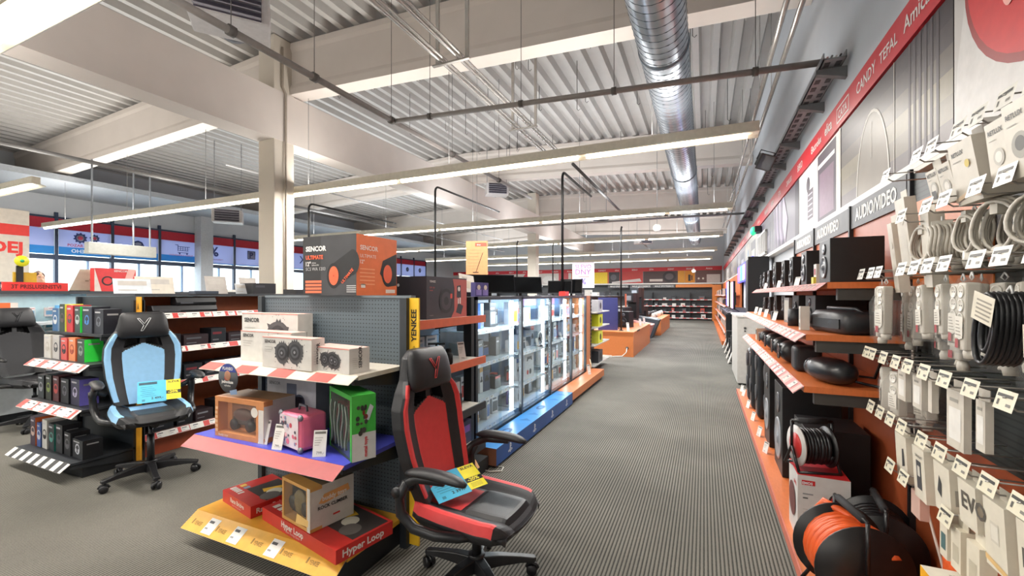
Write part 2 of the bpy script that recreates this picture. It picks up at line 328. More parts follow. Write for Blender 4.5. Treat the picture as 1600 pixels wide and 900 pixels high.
def poster(i, kind, label):
    y0 = WY0+i*st+.05; mb = MB(); W = st-.1
    f = Fr((XL+.055, y0, 2.78), (0, 1, 0), (0, 0, 1), (1, 0, 0)); H = .77
    mb.box(XL+.045, XL+.055, y0, y0+W, 2.78, 3.55, film)
    mb.rect(f, 0, 0, W, .24 if i < 4 else .04, fb, .002)
    if kind == 'home': mb.rect(f, .1, .48, .42, .72, nv, .003); mb.shape(f, [(.05, .6), (.26, .75), (.26, .45)], nv, .004); mb.text(f, .25, .3, .07, 'DOMU', rd, .004)
    if kind == 'gears': gear(mb, f, .5, .55, .17, 10, nv, rd); gear(mb, f, .85, .58, .13, 9, nv, rd); mb.text(f, .2, .27, .08, 'POZAR', rd, .004, bold=.02); mb.text(f, .5, .08, .11, 'DEHO', M('#dff0ff'), .004, mirror=True, align='C', bold=.02)
    if kind == 'pad':
        mb.shape(f, [(.48, .28), (.84, .28), (.84, .48), (.78, .6), (.66, .65), (.54, .6), (.48, .48)], nv, .003); mb.disc(f, .66, .53, .1, film, .005, rb=.05); mb.text(f, .56, .3, .1, '99', film, .006, bold=.02)
        mb.rect(f, .14, .28, .4, .36, M('#1f7a3f'), .003); mb.rect(f, .25, .29, .29, .35, M(WHT), .004)
    if kind == 'cart':
        for (a, b, c2, d) in ((.45, .62, .55, .64), (.53, .4, .555, .63), (.55, .56, .95, .58), (.57, .42, .9, .44), (.56, .49, .93, .5), (.62, .42, .64, .57), (.7, .42, .72, .57), (.78, .42, .8, .57), (.86, .42, .88, .57), (.53, .34, .9, .36)): mb.rect(f, a, b, c2, d, nv, .003)
        mb.disc(f, .6, .31, .03, nv, .003); mb.disc(f, .85, .31, .03, nv, .003); mb.text(f, .25, .22, .055, 'VYZVEDNOUT NAKUP', rd, .004)
    if kind == 'percent': mb.text(f, .3, .32, .36, '%', nv, .004, bold=.03); mb.text(f, .25, .16, .05, 'SLEVY AUTOMATY', rd, .004)
    if kind == 'parking': mb.rect(f, .5, .3, .86, .66, nv, .003); mb.rect(f, .53, .33, .83, .63, film, .004); mb.text(f, .6, .36, .24, 'P', nv, .006, bold=.03)
    if kind == 'chart': mb.text(f, .4, .3, .3, 'M', nv, .004, bold=.02)
    if kind == 'scissors': mb.text(f, .4, .3, .35, 'X', nv, .004, bold=.01)
    tag(mb.build('window_poster'), 'pale lilac window poster with ' + label, 'poster')
for i, (k, l) in enumerate(zip(icons, lab)): poster(i, k, l)
for i in range(8, 15):
    mb = MB(); y0 = WY0+i*st+.05; mb.box(XL+.045, XL+.055, y0, y0+st-.1, 2.78, 3.55, film)
    f = Fr((XL+.055, y0, 2.78), (0, 1, 0), (0, 0, 1), (1, 0, 0)); mb.disc(f, .6, .45, .15, nv, .003); mb.disc(f, .6, .45, .09, film, .004)
    tag(mb.build('window_poster'), f'plain lilac window poster with a ring icon, {ORD[i-8]} past the scissors poster', 'poster', 'far window posters')
# ------------------------------------------------------------------ right wall: red brand band, big prints, rail, aisle signs
px = XR-.02
def wally(x, y0, z0): return Fr((x, y0, z0), (0, -1, 0), (0, 0, 1), (-1, 0, 0))
brands = [(3.08, 'Amica', .09), (3.46, 'TEFAL', .075), (3.93, 'CANDY', .08), (4.42, 'CATA', .065), (4.88, 'elica', .1), (5.45, 'Electrolux', .075), (6.2, 'BEKO', .08), (7.0, 'ZANUSSI', .07), (7.7, 'ETA', .08), (8.5, 'BEKO', .08), (9.4, 'Hotpoint', .09), (10.6, 'Rowenta', .08), (11.9, 'MORA', .09), (13.3, 'BRAUN', .09), (14.8, 'WHIRLPOOL', .09), (16.5, 'ETA', .1), (18.2, 'SAMSUNG', .1), (20, 'PHILIPS', .1), (22, 'SONY', .1), (24, 'LG', .1), (26, 'JBL', .1), (2.1, 'BOSCH', .12)]
redm = M('#c3202b', .4, var=.02)
mb = MB(); mb.box(px-.015, XR-.001, -1, YB-.06, 3.0, 3.22, redm)
for y, s, h in brands:
    f = wally(px-.016, y+.15, 3.07); mb.text(f, 0, 0, h, s, M(WHT), .001, bold=.012)
    if s == 'CATA':
        for a, b, c2, d in ((-.05, -.03, .3, -.018), (-.05, .09, .3, .102), (-.05, -.03, -.038, .102), (.288, -.03, .3, .102)): mb.rect(f, a, b, c2, d, M(WHT), .001)
tag(mb.build('brand_fascia'), 'long red band of white brand names high along the right wall', 'sign')
def print_panel(y0, y1, draw, label, z0=2.27, z1=2.99, col='#5c4f4c'):
    mb = MB(); mb.box(px, XR-.001, y0+.008, y1-.008, z0, z1, M(col, .45, var=.05, scale=1.5)); f = wally(px, y1, z0); draw(mb, f, y1-y0, z1-z0)
    tag(mb.build('wall_print'), label, 'poster')
def arch(cx, w, h, n=18): return [(cx + w*math.cos(PI*i/n), h*math.sin(PI*i/n)) for i in range(n+1)]
def d_iron(mb, f, W, H):
    mb.shape(f, [(.0, 0), (.04, .35), (.1, .6), (.2, H), (W, H), (W, 0)], M('#d9d5d2'), .001)
    def el(cx, cy, ra, rb, col, e): mb.shape(f, [(cx+ra*math.cos(a), min(.715, cy+rb*math.sin(a))) for a in [i*2*PI/40 for i in range(40)]], M(col), e)
    el(.66, .66, .56, .54, '#8f2422', .0022); el(.64, .69, .52, .53, '#c5282a', .003); el(.6, .8, .3, .36, '#d8504a', .004); el(.56, .8, .17, .3, '#e8e2de', .005); el(.7, .86, .2, .25, '#3a2426', .006); el(.42, .52, .05, .12, '#e8a79e', .0065)
def d_dark(mb, f, W, H):
    a = arch(W*.42, .33, .58); b = arch(W*.42, .31, .56); n = len(a)
    for g, mt in ((0, '#cfcac0'),):
        for i in range(n-1): mb.poly([f.p(a[i][0], a[i][1], .003), f.p(a[i+1][0], a[i+1][1], .003), f.p(b[i+1][0], b[i+1][1], .003), f.p(b[i][0], b[i][1], .003)], M(mt))
    [mb.rect(f, 0, .12*k, W, .12*(k+1), M(c, .45), .0008) for k, c in enumerate(['#5a4d4d', '#6e6454', '#776d57', '#584e45', '#403637', '#33292d'])]; mb.shape(f, b, M('#776c5e', .45, var=.2, scale=2), .0015)
    mb.rect(f, W*.42-.003, .25, W*.42+.003, .5, M('#d8d0c2'), .004); mb.rect(f, W*.63, 0, W*.635, H, M('#aaa296'), .004)
    for k in range(6): mb.rect(f, W*(.74+.035*k), 0, W*(.755+.035*k), H, M('#41363b'), .002)
    mb.rect(f, 0, 0, .05, H, M('#c9c2b8'), .005)
def d_oven(mb, f, W, H):
    mb.rect(f, 0, 0, W, H, M('#d8d5d0'), .001)
    mb.rect(f, .12*W, .05, .46*W, H-.1, M('#eceae6'), .002); mb.rect(f, .28*W, .12, .44*W, .45, M('#40353f'), .003)
    for k in range(5): mb.rect(f, .3*W, .15+.06*k, .42*W, .165+.06*k, M('#a39aa5'), .004)
    mb.disc(f, .3*W, .52, .09, M('#3b333c'), .004)
    mb.rect(f, .55*W, .03, .94*W, H-.02, M('#413541'), .002); mb.rect(f, .57*W, .56, .92*W, .6, M('#e8e6e2'), .004); mb.rect(f, .6*W, .06, .9*W, .5, M('#6d5566'), .003)
def d_hair(mb, f, W, H):
    for k in range(9): mb.shape(f, [(.1+.12*k, H), (.2+.12*k, H), (.35+.14*k, .35), (.3+.12*k, .02), (.24+.1*k, .3)], M(['#7d6a8c', '#574a63', '#b7a9bd'][k % 3]), .001+.0005*k)
    mb.rect(f, W*.9, 0, W, H, M('#2d2431'), .006)
def d_misc(c1, c2, c3):
    def d(mb, f, W, H):
        mb.disc(f, W*.3, H*.5, .28, M(c1), .001); mb.disc(f, W*.3, H*.5, .14, M(c2), .003); mb.rect(f, W*.55, .06, W*.9, H-.15, M(c3), .002); mb.rect(f, W*.6, .12, W*.85, H*.5, M(c1), .004)
    return d
print_panel(.2, 2.72, d_iron, 'large wall print of a red and white appliance at the top right corner', col='#c9c4c0')
print_panel(2.72, 4.6, d_dark, 'dark brown wall print with a thin glowing arch above the hanging white goods', col='#463d40')
print_panel(4.6, 6.35, d_oven, 'wall print showing white and dark built in ovens', col='#d8d5d0')
print_panel(6.35, 8.6, d_hair, 'dark purple wall print of flowing strands next to the oven print', col='#4b4050')
for i, (a, b, cs) in enumerate([(8.6, 11, ('#7b7580', '#3b3640', '#55505c')), (11, 14, ('#b9b3a4', '#6c93b4', '#4c4a50')), (14, 17.5, ('#8c8a90', '#c9c9cc', '#2f3240')), (17.5, 22, ('#6a6570', '#bfb5a5', '#857a70')), (22, 28.9, ('#a8a29a', '#5a5560', '#c9c4c0'))]):
    print_panel(a, b, d_misc(*cs), ['grey wall print with round shapes beside the exit lamp and grille', 'pale wall print of appliances just past the exit lamp', 'dark wall print above the television wall', 'grey brown wall print above the far televisions', 'last pale wall print before the back corner'][i], col=['#5b5560', '#8d8a80', '#54505a', '#77706c', '#8f8a86'][i])
mb = MB(); mb.box(XR-.1, XR-.001, 2.3, YB-.6, 2.2, 2.245, M('#e8e4dc', .4)); tag(mb.build('top_rail'), 'white rail running along the top of the right wall shelving', 'rail')
sg = M('#57575a', .5)
for i, (y0, y1) in enumerate([(2.95, 3.92), (3.93, 5.06), (5.07, 6.05)]):
    mb = MB(); mb.box(.985, 1.0, y0+.01, y1-.01, 2.03, 2.195, sg); f = wally(.985, y1, 2.03); mb.text(f, .12, .045, .085, 'AUDIO/VIDEO', M(WHT), .002, bold=.03, width=.72)
    tag(mb.build('category_sign'), 'grey aisle sign reading audio video, ' + ['nearest, partly behind hanging white goods', 'middle of three, above the biggest speakers', 'farthest of three, above the small speakers'][i], 'sign')
# exit lamp, grille, floodlight, smoke detector balls
t = thing('exit_lamp', 'small green emergency exit lamp on the right wall prints', 'lamp', (px-.01, 10.3, 3.0-.1), 0)
mb = MB(); mb.box(-.12, 0, -.2, .2, -.06, .06, M('#2b2b2d')); mb.build('housing', t, bevel=.01); mb = MB(); mb.ball((-.13, 0, -.02), .06, .14, .09, M('#2fbf88', emit=.8)); mb.build('lens', t)
mb = MB(); mb.box(px-.04, px-.002, 9.3, 10.5, 2.32, 2.36, M(WHT)); mb.box(px-.04, px-.002, 9.3, 10.5, 2.74, 2.78, M(WHT))
for k in range(8): mb.box(px-.04, px-.002, 9.3+.165*k, 9.33+.165*k, 2.34, 2.76, M(WHT))
tag(mb.build('wall_grille'), 'white barred grille on the right wall under the exit lamp', 'grille')
t = thing('floodlight', 'black floodlight hanging from the cable tray near the right wall', 'lamp', (.74, 6.75, 3.37), (.5, .3, .3)); t.scale = (.62, .62, .62)
mb = MB(); mb.box(-.12, .12, -.1, .1, -.13, .13, M('#101012', .3)); mb.rings([[(-.12, -.1, -.13), (.12, -.1, -.13), (.12, -.1, .13), (-.12, -.1, .13)], [(-.16, -.2, -.17), (.16, -.2, -.17), (.16, -.2, .17), (-.16, -.2, .17)]], M('#18181b', .3), smooth=False); mb.build('housing', t, bevel=.006)
mb = MB(); mb.box(-.13, .13, -.205, -.2, -.14, .14, M('#4b4f57', .05)); mb.build('glass_face', t); mb = MB(); mb.tube([(-.15, 0, 0), (-.15, 0, .2), (.15, 0, .2), (.15, 0, 0)], .012, M('#303033'), 6); mb.build('bracket', t)
# ------------------------------------------------------------------ ducts, pipes, trays, heaters under the roof
galv = M('#aeb6bf', .28, metal=.85, var=.12, scale=5)
DX, DZ, DR = -.38, 4.1, .24
t = thing('air_duct', 'large silver spiral air duct running down the length of the aisle', 'duct', (DX, 0, DZ), 0)
mb = MB(); mb.rings([[(DR*math.cos(a*2*PI/32), y, DR*math.sin(a*2*PI/32)) for a in range(32)] for y in (YF+.1, 5, 12, 22)], galv, caps=True); mb.build('duct_shell', t)
mb = MB(); path = []; n = 0; Y = 0.; pts = []
while Y < 22:
    a = n*2*PI/20; pts.append((DR*1.004*math.cos(a), Y, DR*1.004*math.sin(a))); n += 1; Y += .11/20
mb.tube(pts, .0045, M('#6d7680', .35, metal=.7), 4); mb.build('spiral_seam', t)
for y in (4.65, 9.5, 15, 20): mb = MB(); mb.lathe([(DR+.001, 0), (DR+.012, 0), (DR+.012, .05), (DR+.001, .05)], M('#8d959e', .3, metal=.8), (0, y, 0), (0, 1, 0), 32); mb.build('clamp_ring', t)
mb = MB()
for y in (2.5, 7.5, 13, 19):
    for s in (-1, 1): mb.cyl((s*.18, y, .18), (s*.18, y, 1.72), .005, M('#777777'), 5)
mb.build('hanger', t)
pg = M('#8a8480', .5)
t = thing('sprinkler_pipe', 'grey sprinkler pipe crossing the ceiling from the left to the right wall', 'pipe', (0, 0, 0), 0)
a, b = Vector((-3.85, 4.7, 3.9)), Vector((1.09, 4.7, 3.64)); mb = MB(); mb.cyl(a, b, .03, pg, 10); mb.build('pipe', t)
for k in (.12, .38, .6, .87):
    p = a.lerp(b, k); mb = MB(); mb.cyl(p-Vector((.025, 0, 0)), p+Vector((.025, 0, 0)), .042, M('#5d5955'), 10); mb.cyl(p+Vector((0, 0, .04)), Vector((p.x, p.y, roof(p.x))), .004, M('#5d5955'), 5); mb.build('clamp', t)
t = thing('sprinkler_main', 'long dark grey sprinkler pipe running from the top left toward the back', 'pipe', (0, 0, 0), 0)
mb = MB(); mb.cyl((-3.85, -1, 3.9), (-3.85, 9.8, 3.9), .035, pg, 10); mb.build('pipe', t)
for y in (1.4, 2.5, 3.4, 4.66, 6.2, 8): mb = MB(); mb.cyl((-3.85, y-.03, 3.9), (-3.85, y+.03, 3.9), .05, M('#5d5955'), 10); mb.cyl((-3.85, y, 3.94), (-3.85, y, 5.98), .004, M('#5d5955'), 5); mb.build('clamp', t)
cm = M('#c9c5bf', .25, metal=.6)
t = thing('conduit_pair', 'pair of bright parallel conduits crossing the near roof beam', 'pipe', (0, 0, 0), 0)
for x in (-2.6, -2.83):
    mb = MB(); mb.cyl((x, -1, 4.3), (x, 7.9, 4.3), .022, cm, 8); mb.cyl((x+.06, -1, 4.3), (x+.06, 7.9, 4.3), .016, cm, 8); mb.build('conduit', t)
for y in (1.5, 4.3, 6.5): mb = MB(); mb.box(-2.95, -2.45, y, y+.04, 4.255, 4.275, cm); mb.box(-2.9, -2.86, y, y+.03, 4.27, 5.9, cm); mb.box(-2.5, -2.46, y, y+.03, 4.27, 5.9, cm); mb.build('hanger', t)
for k, x in enumerate((.72, .86)):
    mb = MB(); mb.cyl((x, -1, 4.35), (x, 20, 4.35), .028, cm, 8)
    for y in range(1, 20, 3): mb.cyl((x, y, 4.37), (x, y, roof(x)), .005, cm, 5)
    tag(mb.build('conduit'), ['left', 'right'][k] + ' one of two long bright conduits high beside the right wall', 'pipe')
t = thing('cable_tray', 'perforated grey cable tray on brackets high along the right wall', 'tray', (0, 0, 0), 0)
tm = M('#8b8d8f', .4, metal=.4)
mb = MB(); mb.box(.9, 1.06, 4.3, 24, 3.48, 3.492, tm); mb.box(.9, .908, 4.3, 24, 3.48, 3.54, tm); mb.box(1.052, 1.06, 4.3, 24, 3.48, 3.54, tm)
for i in range(60): mb.box(.92, .96, 4.35+i*.16, 4.43+i*.16, 3.476, 3.48, M('#2e2e30')); mb.box(1.0, 1.04, 4.35+i*.16, 4.43+i*.16, 3.476, 3.48, M('#2e2e30'))
mb.build('tray_channel', t); 
for y in [4.45, 5.2, 6.4, 7.4, 8.6] + [9.8+1.2*k for k in range(12)]: mb = MB(); mb.prism([(.88, y, 3.475), (1.099, y, 3.475), (1.099, y, 3.38), (1.03, y, 3.4), (.88, y, 3.44)], (0, .06, 0), M('#6f7173')); mb.build('bracket', t)
mb = MB()
for k in range(4): mb.tube([(.93+.03*k, 4.3+.5*j, 3.502+.006*((j+k) % 2)) for j in range(38)], .008, M(['#c8a9a0', '#8a8a8a', '#d0c9c4', '#3a3a3a'][k]), 5)
tag(mb.build('cable_bundle'), 'cables lying in the cable tray high along the right wall', 'cable')
def heater(loc, rz, s, label, tilt=.0):
    t = thing('unit_heater', label, 'heater', loc, (tilt, 0, rz))
    g = M('#b9b4b2', .5); mb = MB(); mb.box(-.45*s, .45*s, -.3*s, .3*s, -.22*s, .22*s, g); mb.build('casing', t, bevel=.015)
    mb = MB()
    for k in range(5): mb.prism([(-.36*s, -.3*s, (-.18+.08*k)*s), (.36*s, -.3*s, (-.18+.08*k)*s), (.36*s, -.42*s, (-.22+.08*k)*s), (-.36*s, -.42*s, (-.22+.08*k)*s)], (0, 0, .012), M('#8f8b93'))
    mb.box(-.36*s, .36*s, -.31*s, -.3*s, -.2*s, .2*s, M('#4a4650')); mb.build('louvres', t)
    mb = MB(); mb.cyl((0, .3*s, 0), (0, .42*s, 0), .2*s, M('#55555c'), 20); mb.build('fan_ring', t)
    mb = MB(); f = Fr((.45*s, -.1*s, .05*s), (0, 1, 0), (0, 0, 1), (1, 0, 0)); mb.text(f, 0, 0, .08*s, 'GEA', M('#77706c'), .003, bold=.02); mb.box(.45*s, .452*s, -.12*s, .2*s, .02*s, .16*s, g); mb.build('badge', t)
    mb = MB(); h = roof(loc[0])-loc[2]
    for a in (-.4, .4): mb.cyl((a*s, 0, .2*s), (a*s, 0, h), .008, M('#77777a'), 6)
    mb.build('hanger_rod', t)
heater((-4.85, 3.15, 4.72), .9, .85, 'big grey unit heater hanging at the top left above the near beam', 0)
heater((-5.8, 11.9, 4.75), .6, .75, 'grey unit heater in the middle behind the second roof beam')
heater((-12.3, 7.9, 3.75), .9, .8, 'grey unit heater high in front of the left windows')
heater((-3.6, 16.0, 4.4), .6, .8, 'grey unit heater above the middle gondola shelves, next to the black post')
heater((-2.6, 21.0, 4.1), .6, .8, 'small distant grey unit heater below the conduit')
for i, (x, y, z) in enumerate([(-1.06, 11.2, 3.2), (-.5, 25, 2.8), (-11.5, 10, 3.0)]):
    mb = MB(); mb.ball((x, y, z), .1, .1, .1, M('#eeeade')); mb.cyl((x, y, z+.09), (x, y, roof(x)+(.1 if i == 2 else .02)), .006, M('#8c8c8c'), 5)
    tag(mb.build('globe_sensor'), ['white globe hanging over the aisle below the third light row', 'tiny white globe hanging near the back wall', 'white globe hanging in front of the parking poster'][i], 'globe')
mb = MB(); rr = random.Random(3)
hk = M('#5b5854'); t = thing('wire_hooks', 'thin hanging wires and hooks scattered under the corrugated roof', 'wire', (0, 0, 0), 0); t['kind'] = 'stuff'
for i in range(70):
    x = rr.uniform(-9, .6); y = rr.uniform(5.6, 16)
    if abs(x+7) < .4 or abs(y-12.17) < .4 or abs(y-5.7)<.2: continue
    z1 = roof(x)+.0; l = rr.choice([.25, .35, .9, .5]); mb.tube([(x, y, z1), (x, y, z1-l), (x+.03, y, z1-l-.03), (x+.06, y, z1-l)], .006, hk, 4)
mb.build('wire', t)
mb = MB(); mb.box(-11.5, XL+.3, 3.0, 20, 4.55, 4.6, M('#7f8790')); 
# service channels with light strips under the roof at the left
def rail_pipe(p0, p1, r, label, col='#8d8b88'): mb = MB(); mb.cyl(p0, p1, r, M(col), 8); return tag(mb.build('ceiling_pipe'), label, 'pipe')
rail_pipe((-17, 13.2, 3.9), (1.0, 13.2, 3.75), .03, 'thin grey pipe crossing the shop behind the second light row', '#9a9894')
rail_pipe((-11.2, 0, 4.2), (-11.2, 24, 4.2), .04, 'grey pipe running toward the back near the left windows', '#6e6c6a')
rail_pipe((-9.4, 6, 4.35), (-9.4, 20, 4.35), .02, 'thin pale pipe left of the column under the roof', '#c9c9c9')
for i, y in enumerate((7.7, 19)): rail_pipe((-2.2-.4*i, y, 3.95), (-2.2-.4*i, y+6, 3.95), .03, ['dark pipe', 'far dark pipe'][i]+' under the roof left of the air duct', '#5f5d5b')
# black cable posts rising from the gondolas
def post(x, y, z0, ztop, ly, label):
    mb = MB(); P = [(x, y, z0), (x, y, ztop-.12)]
    P += [(x, y+.12-.12*math.cos(a), ztop-.12+.12*math.sin(a)) for a in (.3, .6, .9, 1.2, 1.57)] + [(x, y+ly, ztop)]
    mb.tube(P, .022, M('#121214', .4), 8); mb.cyl((x, y, z0), (x, y, z0+.02), .06, M('#1c1c1e'), 12)
    tag(mb.build('cable_post'), label, 'post')
post(-2.15, 6.9, 1.56, 3.6, 2.0, 'black bent cable post standing on the glass cabinets')
post(-5.0, 7.4, 1.56, 3.76, 3.0, 'black bent cable post behind the steering wheel carton')
post(-8.1, 7.0, 1.5, 3.6, 3.0, 'black bent cable post behind the subwoofer carton')
post(-1.95, 11.3, .62, 3.3, .05, 'black straight cable post on the low wooden display by the aisle')
post(-5.6, 13, 1.5, 3.3, .05, 'thin distant black post left of the far column')
post(-4.7, 14, 1.5, 3.3, .05, 'thin distant black post right of the far column')
# ------------------------------------------------------------------ gaming chairs (front faces -y)
LEA = M('#1e1e21', .42, var=.1, scale=30, bump=.25); PLA = M('#1a1a1d', .38)
def lerp_tab(tab, v):
    for i in range(len(tab)-1):
        if v <= tab[i+1][0]: k = (v-tab[i][0])/(tab[i+1][0]-tab[i][0]); k = k*k*(3-2*k) if len(tab[i]) > 2 else k; return tab[i][1]*(1-k)+tab[i+1][1]*k
    return tab[-1][1]
def chair(accent, loc, heading, lift, label, spin=0., base_rot=0.):
    AC = M(accent, .5, var=.04, scale=30, bump=.2)
    t = thing('gaming_chair', label, 'chair', loc, heading); s0 = .44+lift
    # star base
    mb = MB()
    for k in range(5):
        a = base_rot+k*2*PI/5; d = Vector((math.cos(a), math.sin(a), 0)); q = Vector((-d.y, d.x, 0)); rs = []
        for r, wd, zb, zt in ((.03, .034, .07, .14), (.12, .03, .08, .135), (.24, .024, .08, .115), (.315, .026, .075, .1), (.33, .018, .078, .098)):
            p = d*r; rs.append([p-q*wd+Vector((0, 0, zb)), p+q*wd+Vector((0, 0, zb)), p+q*wd*.8+Vector((0, 0, zt)), p-q*wd*.8+Vector((0, 0, zt))])
        mb.rings(rs, PLA, smooth=False)
    mb.cyl((0, 0, .06), (0, 0, .155), .045, PLA, 16); sb = mb.build('star_base', t, bevel=.005)
    for k in range(5):
        a = base_rot+k*2*PI/5; c = Vector((math.cos(a)*.31, math.sin(a)*.31, .03)); ax = Vector((math.cos(a+1.1), math.sin(a+1.1), 0)); cb = MB()
        for s in (-1, 1): cb.lathe([(.001, -.011), (.026, -.011), (.03, -.006), (.03, .006), (.026, .011), (.001, .011)], PLA, c+ax*.018*s, ax, 14)
        cb.cyl(c+Vector((0, 0, .0)), c+Vector((0, 0, .055)), .01, PLA, 8); cb.tube([c+Vector((math.cos(a+2.67)*.033*math.cos(u), math.sin(a+2.67)*.033*math.cos(u), .033*math.sin(u))) for u in (.2, .8, 1.5, 2.2, 2.9)], .011, PLA, 6)
        cb.build('caster', sb)
    mb = MB(); mb.cyl((0, 0, .13), (0, 0, .3+lift*.5), .026, PLA, 16); mb.cyl((0, 0, .25), (0, 0, s0-.1), .016, M('#4a4a4d', .2, metal=.8), 12); mb.build('gas_lift', t)
    mb = MB(); mb.box(-.09, .09, -.13, .13, s0-.11, s0-.055, PLA); mb.cyl((.08, 0, s0-.085), (.26, .02, s0-.085), .006, PLA, 6); mb.cyl((.22, .02, s0-.085), (.27, .02, s0-.09), .011, PLA, 8)
    mb.cyl((0, -.12, s0-.1), (0, -.19, s0-.1), .03, M('#37373a', .2, metal=.6), 14); mb.build('tilt_mechanism', t, bevel=.006)
    # seat
    mb = MB(); N = 30; G = []
    def seat_w(v): return lerp_tab([(0, .225), (.1, .25), (.35, .262), (.75, .262), (.9, .245), (1, .2)], v)
    for j in range(N+1):
        v = j/N; row = []
        for i in range(N+1):
            u = -1+2*i/N; W = seat_w(v); x = u*W; y = .25-.53*v - .02*(1-u*u)*(v > .5)
            side = max(0, abs(u)-.55)/.45; z = s0 + .035*math.sin(min(1, side*1.3)*PI/2)*(1-.55*v) - .01*(1-u*u)
            if abs(u) > .9: z -= .05*((abs(u)-.9)/.1)**2
            if v > .85: z -= .05*((v-.85)/.15)**2
            if v > .45 and abs(u) < .52 and v < .93: z += .016*math.sin(min(1, (v-.45)/.08)*PI/2)*min(1, (.56-abs(u))/.1)
            row.append((x, y, z))
        G.append(row)
    for j in range(N):
        for i in range(N):
            u = abs(-1+2*(i+.5)/N); v = (j+.5)/N
            st = .95-.07*math.cos(v*PI)*.3
            if .8 < u < .97 and v < .9: mt = AC
            elif u < .45 and v < .45: mt = AC
            elif u < .8 and u >= .45 and v < .08: mt = AC
            else: mt = LEA
            mb.poly([G[j][i], G[j+1][i], G[j+1][i+1], G[j][i+1]], mt, True)
    edge = [G[j][0] for j in range(N+1)] + [G[N][i] for i in range(1, N+1)] + [G[j][N] for j in range(N-1, -1, -1)] + [G[0][i] for i in range(N-1, 0, -1)]
    mid = [(p[0]*1.02, p[1]*1.01, s0-.04) for p in edge]; low = [(p[0]*.9, p[1]*.92, s0-.085) for p in edge]
    mb.rings([edge, mid, low], LEA, caps=False); mb.poly(low, LEA); mb.build('seat', t)
    # backrest
    H = .80; NV, NU = 90, 60
    def bw(v): return lerp_tab([(0, .21), (.12, .235), (.3, .262), (.5, .275), (.62, .268), (.72, .232), (.8, .188), (.88, .168), (.95, .15), (1, .1)], v)
    def spine(v): z = s0+.02+H*v*.97; y = .235+.16*v+.02*math.sin(v*PI*1.2); return y, z
    fr, bk = [], []
    for j in range(NV+1):
        v = j/NV; y, z = spine(v); rf, rb = [], []
        for i in range(NU+1):
            u = -1+2*i/NU; W = bw(v); x = u*W; a = abs(u)
            bol = .05*max(0, (a-.5)/.5)**1.3*(1 if v < .7 else max(0, 1-(v-.7)/.15)); th = .035
            yy = y-.03-bol
            if a > .9: yy += .03*((a-.9)/.1)**2
            if hole(u, v): yy = y+.04
            rf.append((x, yy, z)); rb.append((x*.985, y+.045-.03*a*a, z))
        fr.append(rf); bk.append(rb)
    mb = MB()
    for j in range(NV):
        for i in range(NU):
            uc = -1+2*(i+.5)/NU; a = abs(uc); v = (j+.5)/NV
            pk = .66-.17*max(0, (a-.0))**1.0
            if hole(uc, v): mt = M('#08080a', .6)
            elif a < .52 and v < pk: mt = AC
            elif .8 < a < .97 and .04 < v < .78: mt = AC
            else: mt = LEA
            mb.poly([fr[j][i], fr[j][i+1], fr[j+1][i+1], fr[j+1][i]], mt, True); mb.poly([bk[j][i+1], bk[j][i], bk[j+1][i], bk[j+1][i+1]], LEA, True)
    def loop(g): return [g[j][0] for j in range(NV+1)] + g[NV][1:] + [g[j][NU] for j in range(NV-1, -1, -1)] + g[0][1:-1][::-1]
    mb.rings([loop(bk), loop(fr)], LEA, caps=False); mb.build('backrest', t)
    # head pillow with outlined letter
    y, z = spine(.865); tl = math.atan2(.16, H); mb = MB(); R = []
    for q in [(-1), -.93, -.75, -.4, 0, .4, .75, .93, 1]:
        k = (1-abs(q)**3.2)**.5 if abs(q) < 1 else .05; ww = .175-.012*q
        R.append([(math.copysign(abs(math.cos(a))**.55, math.cos(a))*ww*(.8+.2*k), math.copysign(abs(math.sin(a))**.8, math.sin(a))*.045*max(k, .15), q*.115) for a in [i*2*PI/22 for i in range(22)]])
    mx = Matrix.Translation((0, y-.055, z)) @ Matrix.Rotation(-tl, 4, 'X'); R = [[mx @ Vector(p) for p in r] for r in R]; mb.rings(R, LEA); hp = mb.build('head_pillow', t)
    mb = MB(); lc = AC if accent != '#8fc0e6' else M('#e8e8ea'); f = Fr(mx @ Vector((0, -.0465, 0)), (1, 0, 0), mx.to_3x3() @ Vector((0, 0, 1)), mx.to_3x3() @ Vector((0, -1, 0)))
    Yp = [(-.048, .052), (-.033, .052), (-.001, .003), (.031, .052), (.046, .052), (-.012, -.06), (-.027, -.06), (-.006, -.012)]
    for i in range(len(Yp)): mb.tube([f.p(*Yp[i], .001), f.p(*Yp[(i+1) % len(Yp)], .001)], .0022, lc, 5)
    mb.build('stitched_logo', hp)
    # arms
    for s in (-1, 1):
        am = MB(); P = [(s*.25, .24, s0+.12), (s*.3, .25, s0+.14), (s*.325, .22, s0+.17), (s*.33, .13, s0+.215), (s*.33, -.02, s0+.225)]
        am.tube(P, [.02, .022, .022, .024, .02], PLA, 10)
        P2 = [(s*.33, .2, s0+.185), (s*.335, .245, s0+.1), (s*.33, .24, s0+.02), (s*.315, .17, s0-.045), (s*.3, .05, s0-.06), (s*.28, -.07, s0-.05), (s*.24, -.1, s0-.06), (s*.1, -.08, s0-.075)]
        am.tube(P2, [.022, .024, .026, .026, .026, .024, .02, .014], PLA, 10)
        am.cyl((s*.31, .25, s0+.13), (s*.36, .25, s0+.13), .026, PLA, 14); fr_ = am.build('arm_frame', t)
        am = MB(); R = []
        for q in range(11):
            k = q/10; yy = .2-.34*k; w_ = .04*(1-abs(2*k-1)**5*.55); hh = .024*(1-abs(2*k-1)**4*.6); zz = s0+.25-.018*abs(2*k-1)**2.5
            R.append([(s*.33+w_*math.cos(a), yy, zz+hh*math.sin(a)) for a in [i*2*PI/14 for i in range(14)]])
        am.rings(R, LEA); am.build('arm_pad', fr_)
    return t
